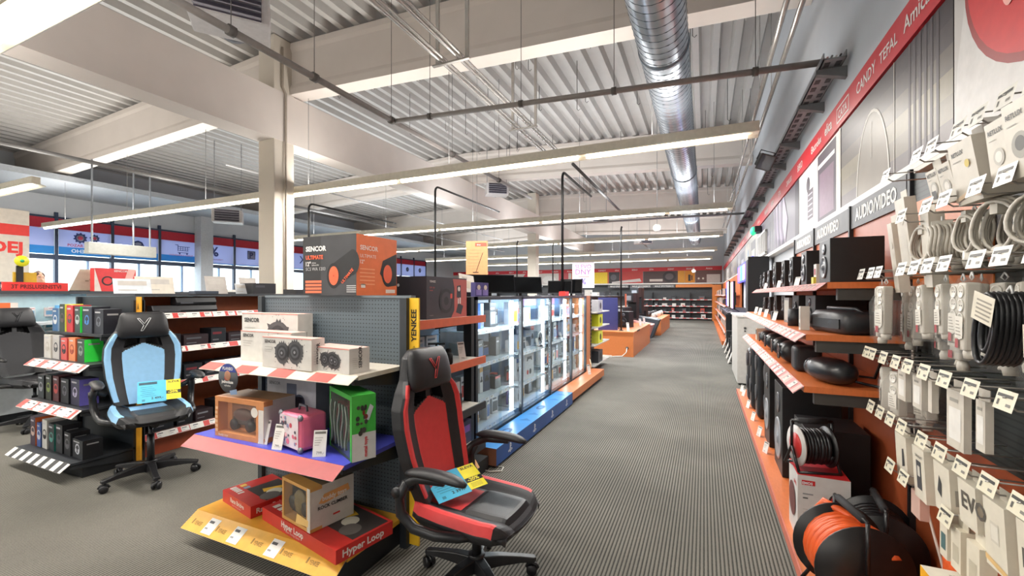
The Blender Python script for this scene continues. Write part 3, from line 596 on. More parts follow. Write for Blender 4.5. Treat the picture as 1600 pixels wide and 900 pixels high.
def hole(u, v):
    a = abs(u); return .10 < a < .5 and (.665-.1*a) < v < (.765-.28*abs(a-.25)) 
chair('#d23a3a', (-1.125, 2.06, 0), PI/2-.05, .0, 'red and black gaming chair standing at the aisle in front of the steering wheel carton', base_rot=.35)
chair('#8fc0e6', (-4.28, 2.1, 0), PI/2-.3, .15, 'light blue and black gaming chair beside the headphone shelves', base_rot=.9)
chair('#1d1d21', (-7.15, 2.35, 0), PI/2+.2, .15, 'all black gaming chair cut off by the left edge of the photo', base_rot=.2)
def offer(loc, rot, label, price):
    t = thing('offer_card', label, 'price card', loc, rot); mb = MB()
    mb.box(-.14, .05, 0, .21, 0, .0015, M('#49b7dc')); f = Fr((-.14, 0, .0015), (1, 0, 0), (0, 1, 0), (0, 0, 1))
    mb.rect(f, .01, .175, .13, .2, M('#1f4a5c'), .0004)
    for k in range(6): mb.rect(f, .02+.01*(k % 2), .15-.018*k, .1+.012*(k % 3), .154-.018*k, M('#2c7f9b'), .0004)
    mb.text(f, .09, .03, .02, price, M('#12303a'), .0008, bold=.03); mb.rect(f, .03, .015, .05, .035, M('#2c7f9b'), .0004); mb.build('blue_sheet', t)
    mb = MB(); mb.box(.05, .15, .01, .205, .0005, .002, M('#f1e32a')); f = Fr((.05, .01, .002), (1, 0, 0), (0, 1, 0), (0, 0, 1)); mb.text(f, .012, .165, .02, 'SLEVA', M('#30300c'), .0008, bold=.03)
    mb.rect(f, .0, .055, .1, .09, M('#17170c'), .0004); mb.text(f, .012, .062, .024, '-20%', M('#f1e32a'), .001, bold=.03)
    for k in range(4): mb.rect(f, .015, .04-.009*k, .08, .043-.009*k, M('#a49a1e'), .0004)
    mb.build('yellow_sheet', t)
offer((-1.17, 2.0, .485), (.28, -.12, .95), 'blue and yellow sale card lying on the red chair seat', '2 399,-')
offer((-4.22, 2.13, .645), (.85, 0, PI/2-.45), 'blue and yellow sale card leaning on the light blue chair', '2 499,-')
# ------------------------------------------------------------------ shelving helpers
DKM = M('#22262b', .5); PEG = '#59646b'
def pegmat(h):
    k = ('peg', h)
    if k in _M: return _M[k]
    m = bpy.data.materials.new('perforated_steel'); m.use_nodes = True; nt = m.node_tree; b = nt.nodes['Principled BSDF']; b.inputs['Roughness'].default_value = .45
    tc = nt.nodes.new('ShaderNodeTexCoord'); mp = nt.nodes.new('ShaderNodeMapping'); mp.inputs['Scale'].default_value = (40, 40, 40)
    fr = nt.nodes.new('ShaderNodeVectorMath'); fr.operation = 'FRACTION'; sb = nt.nodes.new('ShaderNodeVectorMath'); sb.operation = 'SUBTRACT'; sb.inputs[1].default_value = (.5, .5, .5)
    nt.links.new(tc.outputs['Object'], mp.inputs[0]); nt.links.new(mp.outputs[0], fr.inputs[0]); nt.links.new(fr.outputs[0], sb.inputs[0])
    sp = nt.nodes.new('ShaderNodeSeparateXYZ'); nt.links.new(sb.outputs[0], sp.inputs[0])
    # distance in the panel plane: x+y combined (panel is thin along one of them)
    mxm = nt.nodes.new('ShaderNodeMath'); mxm.operation = 'ABSOLUTE'; nt.links.new(sp.outputs['X'], mxm.inputs[0])
    mz = nt.nodes.new('ShaderNodeMath'); mz.operation = 'ABSOLUTE'; nt.links.new(sp.outputs['Z'], mz.inputs[0])
    l1 = nt.nodes.new('ShaderNodeMath'); l1.operation = 'LESS_THAN'; l1.inputs[1].default_value = .2; nt.links.new(mxm.outputs[0], l1.inputs[0])
    l2 = nt.nodes.new('ShaderNodeMath'); l2.operation = 'LESS_THAN'; l2.inputs[1].default_value = .14; nt.links.new(mz.outputs[0], l2.inputs[0])
    mu = nt.nodes.new('ShaderNodeMath'); mu.operation = 'MULTIPLY'; nt.links.new(l1.outputs[0], mu.inputs[0]); nt.links.new(l2.outputs[0], mu.inputs[1])
    mix = nt.nodes.new('ShaderNodeMix'); mix.data_type = 'RGBA'; c = lin(h); mix.inputs[6].default_value = (*c, 1); mix.inputs[7].default_value = (*[x*.25 for x in c], 1)
    nt.links.new(mu.outputs[0], mix.inputs[0]); nt.links.new(mix.outputs[2], b.inputs['Base Color']); _M[k] = m; return m
# a row of price labels on a tilted lip; frame: o at left end of top edge, u along, drop direction v (down/out)
def lip(parent, o, u, out, L, drop, outd, base, stripes=None, labels=True, seed=0, lab='#efece6', extra=None, sw=.06):
    o, u, out = Vector(o), Vector(u), Vector(out); d = out*outd-Vector((0, 0, drop)); n = u.cross(d).normalized()
    if n.z < 0: n = -n
    mb = MB(); mb.poly([o, o+u*L, o+u*L+d, o+d], base); mb.poly([o-n*.003, o+d-n*.003, o+u*L+d-n*.003, o+u*L-n*.003], M('#b9b5b0')); sl = d.length; f = Fr(o+d, u, -d/sl, n)
    if stripes:
        k = 0; x = 0
        while x < L-.02:
            mb.rect(f, x, .003, min(L, x+stripes[1]), sl-.003, M(stripes[0]), .001); x += stripes[1]*2
    rr = random.Random(seed)
    if labels:
        x = .05+rr.uniform(0, .05)
        while x < L-.1:
            w_ = min(.075, L-x-.01); mb.rect(f, x, sl*.12, x+w_, sl*.88, M(lab), .002); mb.rect(f, x+.006, sl*.6, x+w_*.7, sl*.74, M('#4c4c50'), .003); mb.rect(f, x+.006, sl*.3, x+w_*.45, sl*.38, M('#8b8b8b'), .003); x += w_+rr.choice([.03, .05, .09, .14])
    if extra: extra(mb, f, L, sl)
    return mb.build('price_strip', parent)
# ------------------------------------------------------------------ gondola A: end display facing the camera
AX0, AX1, AY, AXP = -2.98, -1.71, 2.19, -1.655
REDL = M('#e0605f', .45); YEL = M('#dfa637', .4)
g = thing('end_display', 'near end display shelving with grey pegboard back, behind the red chair', 'shelving', (0, 0, 0), 0)
mb = MB(); mb.box(AX0, AXP, AY-.0, AY+.04, .15, 1.53, pegmat(PEG)); mb.build('pegboard', g)
mb = MB(); mb.box(AX0-.04, AX0, AY-.03, AY+.05, 0, 1.54, M('#33393e')); mb.build('upright', g)
mb = MB(); mb.box(AX0, AXP, AY-.005, AY+.045, 1.53, 1.545, M('#6d777d')); mb.build('top_cap', g)
mb = MB(); mb.box(AXP-.05, AXP, AY-.05, AY+.045, 0, 1.53, M('#2c3136')); mb.build('upright', g)
mb = MB(); mb.box(AXP, AXP+.07, AY-.02, AY-.008, .02, 1.53, M('#f2c02f', .4)); f = Fr((AXP+.052, AY-.02, 1.17), (0, 0, 1), (-1, 0, 0), (0, -1, 0)); mb.text(f, .09, 0, .036, 'YENKEE', M('#26210f'), .002, bold=.03, width=.2)
mb.shape(f, [(.0, .03), (.07, .015), (.055, .018), (.03, .022)], M('#26210f'), .001); mb.shape(f, [(.01, -.01), (.07, .015), (.06, .01), (.035, .01)], M('#26210f'), .001); mb.shape(f, [(.01, .045), (.07, .016), (.06, .022), (.04, .025)], M('#26210f'), .001)
mb.build('brand_post', g)
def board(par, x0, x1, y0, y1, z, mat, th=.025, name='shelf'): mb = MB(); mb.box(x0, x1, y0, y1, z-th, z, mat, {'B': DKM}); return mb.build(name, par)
s = board(g, AX0, AX1, 1.8, AY-.002, 1.11, M('#e6ddcf', .35))
lip(s, (AX0, 1.8, 1.108), (1, 0, 0), (0, -1, 0), AX1-AX0, .035, .075, M('#dcd2c2'), ('#cc5a52', .16), False)
def brackets(par, z, y0=1.78, x0=AX0, x1=AX1, y1=AY): 
    for x in (x0+.01, x1-.03): mb = MB(); mb.prism([(x, y0, z-.026), (x, y1, z-.026), (x, y1, z-.12), (x, y0, z-.05)], (.02, 0, 0), M('#2a2d31')); mb.build('bracket', par)
brackets(s, 1.11)
s = board(g, AX0, AX1, 1.7, AY-.002, .66, M('#4b50c0', .35))
lip(s, (AX0, 1.7, .658), (1, 0, 0), (0, -1, 0), AX1-AX0, .05, .08, M('#a02a2c', .4), None, False); brackets(s, .66, 1.7)
s = board(g, AX0, AX1, 1.72, AY-.002, .17, YEL)
def yenkee(mb, f, L, sl):
    for x in (.07, .3, .62, .86, 1.06): mb.text(f, x, sl*.35, .022, 'YENKEE', M('#8c6a1e'), .001, bold=.02, width=.07); mb.rect(f, x-.02, sl*.35, x-.008, sl*.6, M('#8c6a1e'), .001)
    for x in (.42, .18, .74): mb.rect(f, x, sl*.1, x+.09, sl*.85, M('#f1efe8'), .002); mb.rect(f, x+.008, sl*.6, x+.05, sl*.72, M('#4d4d4d'), .003); mb.rect(f, x+.008, sl*.3, x+.035, sl*.38, M('#8d8d8d'), .003)
lip(s, (AX0, 1.72, .168), (1, 0, 0), (0, -1, 0), AX1-AX0, .07, .1, YEL, None, False, extra=yenkee)
mb = MB(); mb.box(AX0+.03, AX1-.02, 1.75, AY, 0, .144, M('#1d1f22')); mb.build('plinth', g)
# cartons on the end display
SW = '#dcd9d4'; GK = '#3a3a3c'
def splat(mb, f, cx, cy, r, seed, W):
    rr = random.Random(seed); pts = []
    for i in range(46): a = i*2*PI/46; q = r*(1+.05*math.sin(3*a))*(1.0 if i % 2 else 1.0+rr.uniform(.0, .3)*(rr.random() < .55)); pts.append((cx+q*math.cos(a), cy+q*math.sin(a)))
    mb.shape(f, pts, '#4a4a4c', .0012)
def speaker_box(w_, d, h, loc, rz, label, spk, seed, side=True):
    mb = MB(); c = M('#d8d5cf', .45); mb.box(-w_/2, w_/2, -d/2, d/2, 0, h, c, {'T': M('#e9c1b8')}); F = Fr((-w_/2, -d/2, 0), (1, 0, 0), (0, 0, 1), (0, -1, 0))
    mb.rect(F, 0, h-.006, w_, h, M('#d98a80'), .001); mb.text(F, w_*.05, h*.8, h*.09 if h > .2 else h*.1, 'SENCOR', M(GK), .002, bold=.03)
    for k in range(3): mb.rect(F, w_*.05, h*(.66-.08*k), w_*(.25-.03*k), h*(.675-.08*k), M('#aaa7a2'), .001)
    for cx, cy, r in spk:
        splat(mb, F, cx*w_, cy*h, r*h, seed, w_); mb.disc(F, cx*w_, cy*h, r*h*.72, M('#2e2e31'), .002); mb.disc(F, cx*w_, cy*h, r*h*.5, M('#55565a'), .003); mb.disc(F, cx*w_, cy*h, r*h*.3, M('#2e2e31'), .004); mb.disc(F, cx*w_, cy*h, r*h*.13, M('#8d8e92'), .005)
        rr = random.Random(seed+int(cx*90))
        for k in range(9): a = rr.uniform(0, 2*PI); q = r*h*rr.uniform(1.15, 1.5); mb.disc(F, cx*w_+q*math.cos(a), max(.01, min(h-.01, cy*h+q*math.sin(a))), .003, M('#4a4a4c'), .002, n=6)
    G = Fr((w_/2, -d/2, 0), (0, 1, 0), (0, 0, 1), (1, 0, 0)); mb.text(G, d*.6, h*.2, .022, 'SENCOR', M(GK), .002, bold=.03, rot=PI/2)
    for k in range(6): mb.rect(G, d*.15, h*(.2+.08*k), d*.4, h*(.22+.08*k), M('#b5b2ae'), .001)
    tag(mb.build('speaker_carton', None, loc, rz), label, 'carton')
Z1 = 1.111
speaker_box(.56, .12, .31, (-2.74, 2.1, Z1), -.0, 'biggest white car speaker carton, at the back of its shelf', [(.66, .5, .34)], 1)
speaker_box(.5, .11, .2, (-2.6, 1.965, Z1), -.03, 'second largest white speaker carton, half hidden between two others', [(.66, .55, .34)], 2)
speaker_box(.43, .09, .185, (-2.26, 1.84, Z1), -.03, 'white carton showing two big round car speakers, left of the smallest one', [(.42, .5, .34), (.68, .55, .36)], 3)
speaker_box(.36, .14, .14, (-1.945, 1.89, Z1), -.12, 'smallest white car speaker carton at the right end of the top shelf', [(.42, .5, .3), (.6, .5, .34), (.68, .45, .3)], 4)
# big subwoofer carton on top of the pegboard
t = thing('subwoofer_carton', 'large black and orange subwoofer carton standing on top of the pegboard', 'carton', (-2.29, 2.34, 1.546), 0)
mb = MB(); W_, D_, H_ = .48, .40, .40; mb.box(-W_/2, W_/2, -D_/2, D_/2, 0, H_, M('#252426'), {'R': M('#e0703a'), 'T': M('#242426')}); F = Fr((-W_/2, -D_/2, 0), (1, 0, 0), (0, 0, 1), (0, -1, 0))
mb.rect(F, W_*.35, 0, W_, H_, M('#39393c', var=.3, scale=3), .0006)
mb.text(F, .03, .3, .032, 'SENCOR', M(WHT), .003, bold=.04, width=.19); mb.text(F, .03, .245, .026, 'ULTIMATE', M('#e8603a'), .003, bold=.03, width=.16); mb.text(F, .03, .2, .028, '12"', M(WHT), .003, bold=.03); mb.text(F, .085, .215, .011, 'Active', M(WHT), .003); mb.text(F, .085, .2, .011, 'Subwoofer', M(WHT), .003); mb.text(F, .03, .168, .022, 'SCS WA 1203', M('#b8b8b8'), .003)
for k in range(4): mb.rect(F, .025, .015+.023*k, .175, .031+.023*k, M('#e8704a'), .002)
def cylspk(mb, F, cx, cy, r, lx, ly, ora):
    n = 24; A = [(cx+r*.72*math.cos(a), cy+r*math.sin(a)) for a in [i*2*PI/n for i in range(n)]]; Bp = [(x+lx, y+ly) for x, y in A]
    mb.shape(F, [A[6+i] for i in range(13)] + [Bp[(18+i) % n] for i in range(13)], M('#1a1a1c'), .0012); mb.shape(F, A, M('#101012'), .0016)
    mb.shape(F, [(cx+r*.5*math.cos(a), cy+r*.74*math.sin(a)) for a in [i*2*PI/n for i in range(n)]], M('#e8623a'), .0022); mb.shape(F, [(cx+r*.08*math.cos(a), cy+r*.08*math.sin(a)) for a in [i*2*PI/8 for i in range(8)]], M('#c04a2a'), .003)
cylspk(mb, F, .285, .13, .085, .16, .085, 0); mb.text(F, .365, .075, .02, 'ULTIMATE', M('#e8623a'), .004, bold=.02, rot=.75)
for k in range(4): mb.rect(F, .4, .02+.013*k, .48, .026+.013*k, M('#c9c9c9'), .004)
G = Fr((W_/2, -D_/2, 0), (0, 1, 0), (0, 0, 1), (1, 0, 0))
mb.text(G, .03, .3, .03, 'SENCOR', M('#f4dfd2'), .003, bold=.03, width=.17); mb.text(G, .03, .25, .022, 'ULTIMATE', M('#f4dfd2'), .003, width=.15); mb.text(G, .03, .21, .024, '12"', M('#f4dfd2'), .003, bold=.02)
for k in range(5): mb.rect(G, .03, .07+.025*k, .17, .078+.025*k, M('#ee9a6c'), .001)
mb.shape(G, [(.22, .15), (.25, .24), (.396, .3), (.396, .07), (.3, .06)], M('#1a1a1c'), .0012); mb.disc(G, .3, .15, .062, M('#101012'), .0016, rb=.09); mb.disc(G, .3, .15, .045, M('#e8623a'), .0022, rb=.065)
mb.rect(G, .28, .015, .38, .04, M('#efe6dc'), .001); mb.rect(G, .04, .05, .08, .075, M('#efe6dc'), .001)
mb.build('printed_box', t)
mb = MB(); mb.box(-.05, .05, -.1, .1, H_, H_+.002, M('#c9a26a', .2)); mb.build('packing_tape', t)
# middle shelf
Zm = .661
def windowed(w_, d, h, frame, loc, rz, name, label, arts, sides=None, inner=None, dep=.06, b=.03):
    t = thing(name, label, 'carton', loc, rz); mb = MB(); c = M(frame, .5)
    mb.box(-w_/2, w_/2, -d/2+dep, d/2, 0, h, c, sides); mb.box(-w_/2, w_/2, -d/2, -d/2+dep, h-b, h, c); mb.box(-w_/2, w_/2, -d/2, -d/2+dep, 0, b, c); mb.box(-w_/2, -w_/2+b, -d/2, -d/2+dep, b, h-b, c); mb.box(w_/2-b*2.2, w_/2, -d/2, -d/2+dep, b, h-b, c, {'R': (sides or {}).get('R', c)})
    art(mb, bframes(w_, d, h), arts); mb.build('box_body', t)
    mb = MB(); inner(mb, w_, d, h); mb.build('toy', t)
    mb = MB(); mb.rect(Fr((0, -d/2+.004, 0), (1, 0, 0), (0, 0, 1), (0, -1, 0)), -w_/2+b, b, w_/2-b*2.2, h-b, bag_mat(), 0); mb.build('clear_window', t)
def toy_car(mb, w_, d, h):
    y = -d/2+.035; mb.ball((-.02, y+.01, h*.55), .09, .02, .04, M('#5d4034')); mb.box(-.1, .06, y, y+.02, h*.32, h*.5, M('#3a2d28'))
    for x in (-.09, .05): mb.lathe([(.001, 0), (.035, 0), (.035, .02), (.001, .02)], '#1e1c1c', (x, y-.005, h*.3), (0, 1, 0), 16)
    mb.box(-.14, .1, y+.02, y+.024, h*.2, h*.8, M('#8a5a3a'))
windowed(.44, .22, .25, '#cf8a55', (-2.61, 1.85, Zm), .02, 'toy_carton', 'orange windowed toy carton on the purple shelf, left of the pink case', [('F', 't', .08, .03, .014, 'Buddy toys', '#f4e6d0'), ('F', 'd', .82, .72, .03, '#f2ede2'), ('F', 'r', .9, 0, 1, .8, '#e8e4dc')] + [('F', 'r', .012, .12+.11*k, .065, .19+.11*k, '#e2b68f') for k in range(6)], {'R': M('#dedad2'), 'T': M('#a98565')}, toy_car)
t = thing('toy_suitcase', 'pink patterned toy suitcase on the purple shelf', 'suitcase', (-2.15, 1.82, Zm), -.2); t.scale = (1.22, 1.2, 1.2)
mb = MB(); mb.box(-.095, .095, -.07, .07, .005, .175, M('#e8738f', .35)); mb.build('case_shell', t, bevel=.02, seg=3)
mb = MB(); F = Fr((-.095, -.0705, .005), (1, 0, 0), (0, 0, 1), (0, -1, 0)); mb.rect(F, .012, .012, .178, .16, M('#efe3e6'), .0005)
rr = random.Random(5)
for k in range(26): mb.disc(F, rr.uniform(.025, .165), rr.uniform(.02, .15), rr.uniform(.005, .014), M(rr.choice(['#e0738f', '#8a8aa8', '#4c4a58', '#f2b8c2', '#c9505f'])), .001+.0001*k, n=8)
mb.build('pattern_panel', t)
for x in (-.085, .085):
    for z in (.015, .165): mb = MB(); mb.ball((x, -.062, z), .016, .012, .016, M('#8c8f96', .3, metal=.6), 8); mb.build('corner_guard', t)
mb = MB(); mb.tube([(-.035, 0, .175), (-.03, 0, .2), (.03, 0, .2), (.035, 0, .175)], .006, M('#5d5d66'), 6); mb.build('handle', t)
carton('coffee_maker_carton', 'grey white appliance carton at the back of the purple shelf', 'carton', .46, .13, .33, '#c3c4cb', [('F', 'r', 0, 0, .3, .6, '#8fb4d4'), ('F', 'r', .42, .45, .62, .9, '#5c6478'), ('F', 'r', .62, .3, .8, .5, '#6e7688'), ('F', 'd', .68, .55, .05, '#4c5468'), ('F', 't', .05, .85, .02, 'SENCOR', '#4a4a55'), ('F', 'r', .3, .06, .7, .2, '#eceae8')], (-2.52, 2.1, Zm), 0, sides={'R': '#9a9ca4'})
t = thing('construction_toy_carton', 'tall green and white toy carton at the right end of the purple shelf', 'carton', (-1.834, 1.88, Zm), -.45)
mb = MB(); w_, d, h = .36, .13, .35; GR = M('#3ea73d'); mb.box(-w_/2, w_/2, -d/2, d/2, 0, h, GR, {'F': M('#394a38')}); fr_ = bframes(w_, d, h)
art(mb, fr_, [('R', 'r', 0, 0, 1, .42, '#dcd8d2'), ('F', 'r', 0, 0, .05, 1, '#3ea73d'), ('F', 'r', .93, 0, 1, 1, '#3ea73d'), ('F', 'r', 0, .93, 1, 1, '#3ea73d'), ('R', 'p', [(.5, .62), (.75, .85), (.9, .8), (.7, .6)], '#c9cbc9'), ('R', 't', .62, .05, .018, 'metal toys', '#c9202a', .03, 'L', PI/2)])
rr = random.Random(9)
for k in range(16): mb.disc(fr_['R'][0], rr.uniform(.2, .6), rr.uniform(.4, .85), rr.uniform(.006, .014)/d, M(rr.choice(['#2b2b28', '#7a2a22', '#3d3d38'])), .002+.0002*k, rb=rr.uniform(.006, .016)/h, n=9)
mb.build('box_body', t); mb = MB(); mb.rect(fr_['F'][0], .06, .05, .92, .92, M('#3a4639', .12, var=.4, scale=6, coat=.8), .001)
for k in range(5): mb.tube([(-.14+.06*k+.015*math.sin(j*.8+k), -d/2-.004, .04+.03*j) for j in range(9)], .006, M('#8d968c', .2), 5)
mb.build('clear_window', t)
def tagstand(loc, rz, label, h=.13, tilt=-.25, group=None):
    mb = MB(); R = Matrix.Rotation(tilt, 4, 'X'); mb.obox(R, -.035, .035, -.001, .001, 0, h, M('#eeeae4')); F = Fr(R @ Vector((-.035, -.0012, 0)), (1, 0, 0), R.to_3x3() @ Vector((0, 0, 1)), R.to_3x3() @ Vector((0, -1, 0)))
    mb.rect(F, .006, h*.86, .064, h*.95, M('#6a665f'), .0005)
    for k in range(4): mb.rect(F, .008, h*(.7-.09*k), .05-.006*k, h*(.72-.09*k), M('#8f8b84'), .0005)
    mb.text(F, .02, h*.1, h*.1, '799,-', M('#3d3a36'), .001); mb.poly([(-.035, .004, .0008), (.035, .004, .0008), (.035, -.03, .0008), (-.035, -.03, .0008)], bag_mat())
    o = mb.build('price_tag_stand', None, loc, rz); return tag(o, label, 'price tag', group)
tagstand((-2.4, 1.745, Zm), .1, 'upright white price tag in front of the orange toy carton', .14)
tagstand((-2.24, 1.715, Zm), .15, 'upright white price tag in front of the pink suitcase', .14)
tagstand((-1.93, 1.735, Zm), .55, 'upright white price tag in front of the green toy carton', .14)
# hanging round badge
mb = MB(); mb.lathe([(.001, 0), (.09, 0), (.09, .004), (.001, .004)], M('#55575c', .25), (0, 0, 0), (0, -1, 0), 32); F = Fr((0, -.0045, 0), (1, 0, 0), (0, 0, 1), (0, -1, 0))
mb.shape(F, [(.088*math.cos(a), .088*math.sin(a)) for a in [.45+i*(PI-.9)/12 for i in range(13)]], M('#2d3f8f'), .0006); mb.text(F, 0, .05, .018, 'PLANEO', M(WHT), .0012, align='C', bold=.03); mb.ball((0, -.006, .015), .03, .003, .03, M('#a8765a')); mb.shape(F, [(-.03, -.0), (-.005, .03), (.0, -.01), (-.015, -.015)], M('#b04038'), .003)
mb.text(F, 0, -.03, .018, 'jednoduse', M(WHT), .003, align='C', bold=.03); mb.text(F, 0, -.05, .012, 'vyhodne', M(WHT), .003, align='C'); mb.shape(F, [(.02, -.075), (.085, -.06), (.09, -.09), (.03, -.1)], M('#7f95b5'), .002)
mb.cyl((0, .003, .05), (0, .03, .05), .004, M('#999999'), 6)
tag(mb.build('round_badge', None, (-2.66, 1.712, 1.04), 0), 'round advertising badge hanging from the top shelf edge above the orange toy carton', 'sign')
# bottom shelf
Zb = .171
def flatbox(name, label, w_, d, h, loc, rz, title, ts, col='#c8312c'):
    mb = MB(); mb.box(-w_/2, w_/2, -d/2, d/2, 0, h, M(col, .35)); A = [('T', 'r', .3, .3, .98, .95, '#3c3634'), ('F', 't', .3, .42, ts, title, '#f2e8e0', .03), ('F', 't', .36, .18, ts*.4, 'Super Racing Game', '#f2d8d0', .0), ('R', 't', .1, .3, ts*1.1, title, '#f2e8e0', .03)]
    A += [('T', 'r', .06+.07*k, .1, .11+.07*k, .22, '#efe9e0') for k in range(5)] + [('T', 'p', [(.5, .5), (.62, .85), (.72, .8), (.64, .45)], '#e8b83a'), ('T', 'd', .75, .6, .05, '#e9e3d0'), ('T', 'd', .85, .45, .06, '#6b6560'), ('T', 'r', .06, .28, .16, .4, '#d8b04a'), ('T', 'r', .2, .28, .28, .4, '#7a9ab0')]
    art(mb, bframes(w_, d, h), A); return tag(mb.build(name, None, loc, rz), label, 'carton')
flatbox('racing_set_carton', 'flat red racing track carton on the left of the yellow shelf', .4, .32, .075, (-2.71, 1.97, Zb), -.2, 'Race Bridge', .028)
flatbox('racing_set_carton', 'long flat red racing loop carton at the bottom right corner of the end display', .78, .36, .075, (-2.06, 1.9, Zb), -.2, 'Hyper Loop', .034)
def climber(mb, w_, d, h):
    y = -d/2+.03; mb.ball((-.02, y+.01, h*.45), .07, .02, .07, M('#6a5a30')); mb.box(-.13, .1, y+.02, y+.024, .03, h-.03, M('#2c2722')); 
    for x, z in ((-.08, .1), (.05, .09)): mb.lathe([(.001, 0), (.04, 0), (.04, .02), (.001, .02)], '#26231d', (x, y-.006, z), (0, 1, 0), 16)
windowed(.3, .27, .24, '#cf9a55', (-2.08, 1.865, Zb+.077), -.2, 'toy_carton', 'windowed rock climber toy carton leaning on the red racing set cartons', [('F', 'p', [(.9, .0), (1, 0), (1, 1), (.9, 1)], '#dcd6cc'), ('F', 'p', [(.5, .06), (.93, .12), (.95, .27), (.55, .3)], '#e8c078'), ('R', 'p', [(.18, .6), (.3, .78), (.86, .82), (.9, .66), (.6, .6), (.3, .56)], '#e0a060'), ('R', 't', .26, .63, .024, 'buddy toys', '#f4ede0', .03), ('R', 't', .16, .45, .0185, 'ROCK CLIMBER', '#2a2a2a', .03), ('R', 'r', .5, .2, .66, .24, '#c8302a')], {'R': M('#dcd6cc'), 'T': M('#6b5d4c')}, climber, .07, .018)
# ------------------------------------------------------------------ gondola A: open bay facing the aisle
bay = thing('open_shelving_bay', 'open bay with orange fronted shelves between the end display and the glass cabinets', 'shelving', (0, 0, 0), 0)
SB = M('#8fb4d8', .35)
mb = MB(); mb.box(-2.31, -2.27, 2.26, 3.42, .1, 1.5, SB)
for k in range(17): mb.box(-2.272, -2.262, 2.26, 3.42, .16+.078*k, .172+.078*k, M('#5f86ad'))
mb.build('slat_panel', bay)
for y in (3.38, ): mb = MB(); mb.box(-1.98, -1.9, y, y+.05, .0, 1.53, M('#1b1e22')); mb.build('upright', bay)
ORL = M('#dd6a44', .4)
for z in (1.36, 1.0, .6, .25):
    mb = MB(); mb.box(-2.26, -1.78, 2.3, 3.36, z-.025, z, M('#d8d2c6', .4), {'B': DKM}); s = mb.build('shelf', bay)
    mb = MB(); mb.box(-1.78, -1.765, 2.26, 3.4, z-.05, z+.012, ORL if z > .9 else M('#2b2e33')); mb.build('shelf_front', s)
    mb = MB(); mb.prism([(-2.26, 2.27, z-.03), (-1.8, 2.27, z-.03), (-1.85, 2.27, z-.06), (-2.26, 2.27, z-.13)], (0, .02, 0), M('#1c2026')); mb.prism([(-2.26, 3.36, z-.03), (-1.8, 3.36, z-.03), (-1.85, 3.36, z-.06), (-2.26, 3.36, z-.13)], (0, -.02, 0), M('#1c2026')); mb.build('bracket', s)
# steering wheel carton
t = thing('steering_wheel_carton', 'black and dark red steering wheel carton on the top orange shelf', 'carton', (-2.08, 3.02, 1.361), PI/2)
mb = MB(); w_, d, h = .6, .33, .33; mb.box(-w_/2, w_/2, -d/2, d/2, 0, h, M('#2c262b', .4)); F = bframes(w_, d, h)
art(mb, F, [('F', 'p', [(.58, .0), (.66, .18), (.66, .75), (.62, .97), (1, .97), (1, 0)], '#b5544a'), ('F', 't', .06, .86, .016, 'YENKEE', '#e8e4e0', .02), ('F', 't', .06, .72, .013, 'GTR 100', '#b04a44', .01), ('F', 't', .06, .66, .013, 'wheel', '#b04a44', .01), ('F', 'd', .45, .42, .1, '#151315'), ('F', 'd', .45, .42, .075, '#3b3439'), ('F', 'd', .45, .42, .035, '#151315'), ('F', 'r', .55, .48, .6, .6, '#d8503f'), ('F', 'r', .52, .46, .62, .49, '#151315'), ('F', 'p', [(.72, .5), (.73, .8), (.83, .82), (.84, .5)], '#2b2a2e'), ('F', 'p', [(.7, .12), (.76, .36), (.9, .28), (.84, .06)], '#2b2a2e'), ('F', 'r', .75, .34, .78, .48, '#e8e0da'), ('F', 'r', .8, .34, .83, .5, '#e8e0da'), ('F', 'd', .78, .72, .02, '#e8e0da'), ('F', 't', .06, .08, .008, 'for gaming', '#9a8a85', .0)])
art(mb, F, [('L', 'r', .1, .1, .5, .3, '#3a3338'), ('L', 't', .5, .05, .012, 'YENKEE', '#d8d4d0', .01), ('L', 'd', .2, .8, .012, '#e0dcd8')])
mb.build('printed_box', t)
# rc buggy
t = thing('toy_buggy', 'orange and black toy racing buggy on the second orange shelf', 'toy car', (-1.98, 2.95, 1.001), PI*.5+.6)
mb = MB(); R = []
for x, w2, z0, z1 in ((-.19, .02, .06, .085), (-.12, .04, .05, .1), (-.03, .055, .05, .14), (.06, .05, .055, .135), (.13, .035, .06, .1), (.19, .02, .06, .08)): R.append([(x, -w2, z0), (x, w2, z0), (x, w2*.8, z1), (x, -w2*.8, z1)])
mb.rings(R, M('#e0562c', .3), smooth=True); mb.build('body_shell', t, sub=1)
mb = MB(); mb.box(-.16, .16, -.03, .03, .035, .055, PLA); mb.box(.12, .2, -.07, .07, .13, .14, PLA); mb.cyl((.14, 0, .09), (.16, 0, .135), .008, PLA, 6)
for x in (-.13, .13):
    for y in (-1, 1): mb.cyl((x, 0, .05), (x, y*.09, .045), .007, PLA, 6); mb.tube([(x+.02, y*.04, .06), (x+.02, y*.06, .12)], .009, M('#c9c9c9'), 6)
mb.build('chassis', t)
for x in (-.13, .13):
    for y in (-1, 1): mb = MB(); mb.lathe([(.01, -.022), (.035, -.024), (.046, -.018), (.048, 0), (.046, .018), (.035, .024), (.01, .022)], M('#141415', .8, bump=.5), (x, y*.1, .048), (0, 1, 0), 18); mb.build('wheel', t)
def S(name, label, w_, d, h, col, arts, x, y, z, rz=PI/2, sides=None, cat='carton', group=None): return carton(name, label, cat, w_, d, h, col, arts, (x, y, z), rz, group, sides)
rr = random.Random(21)
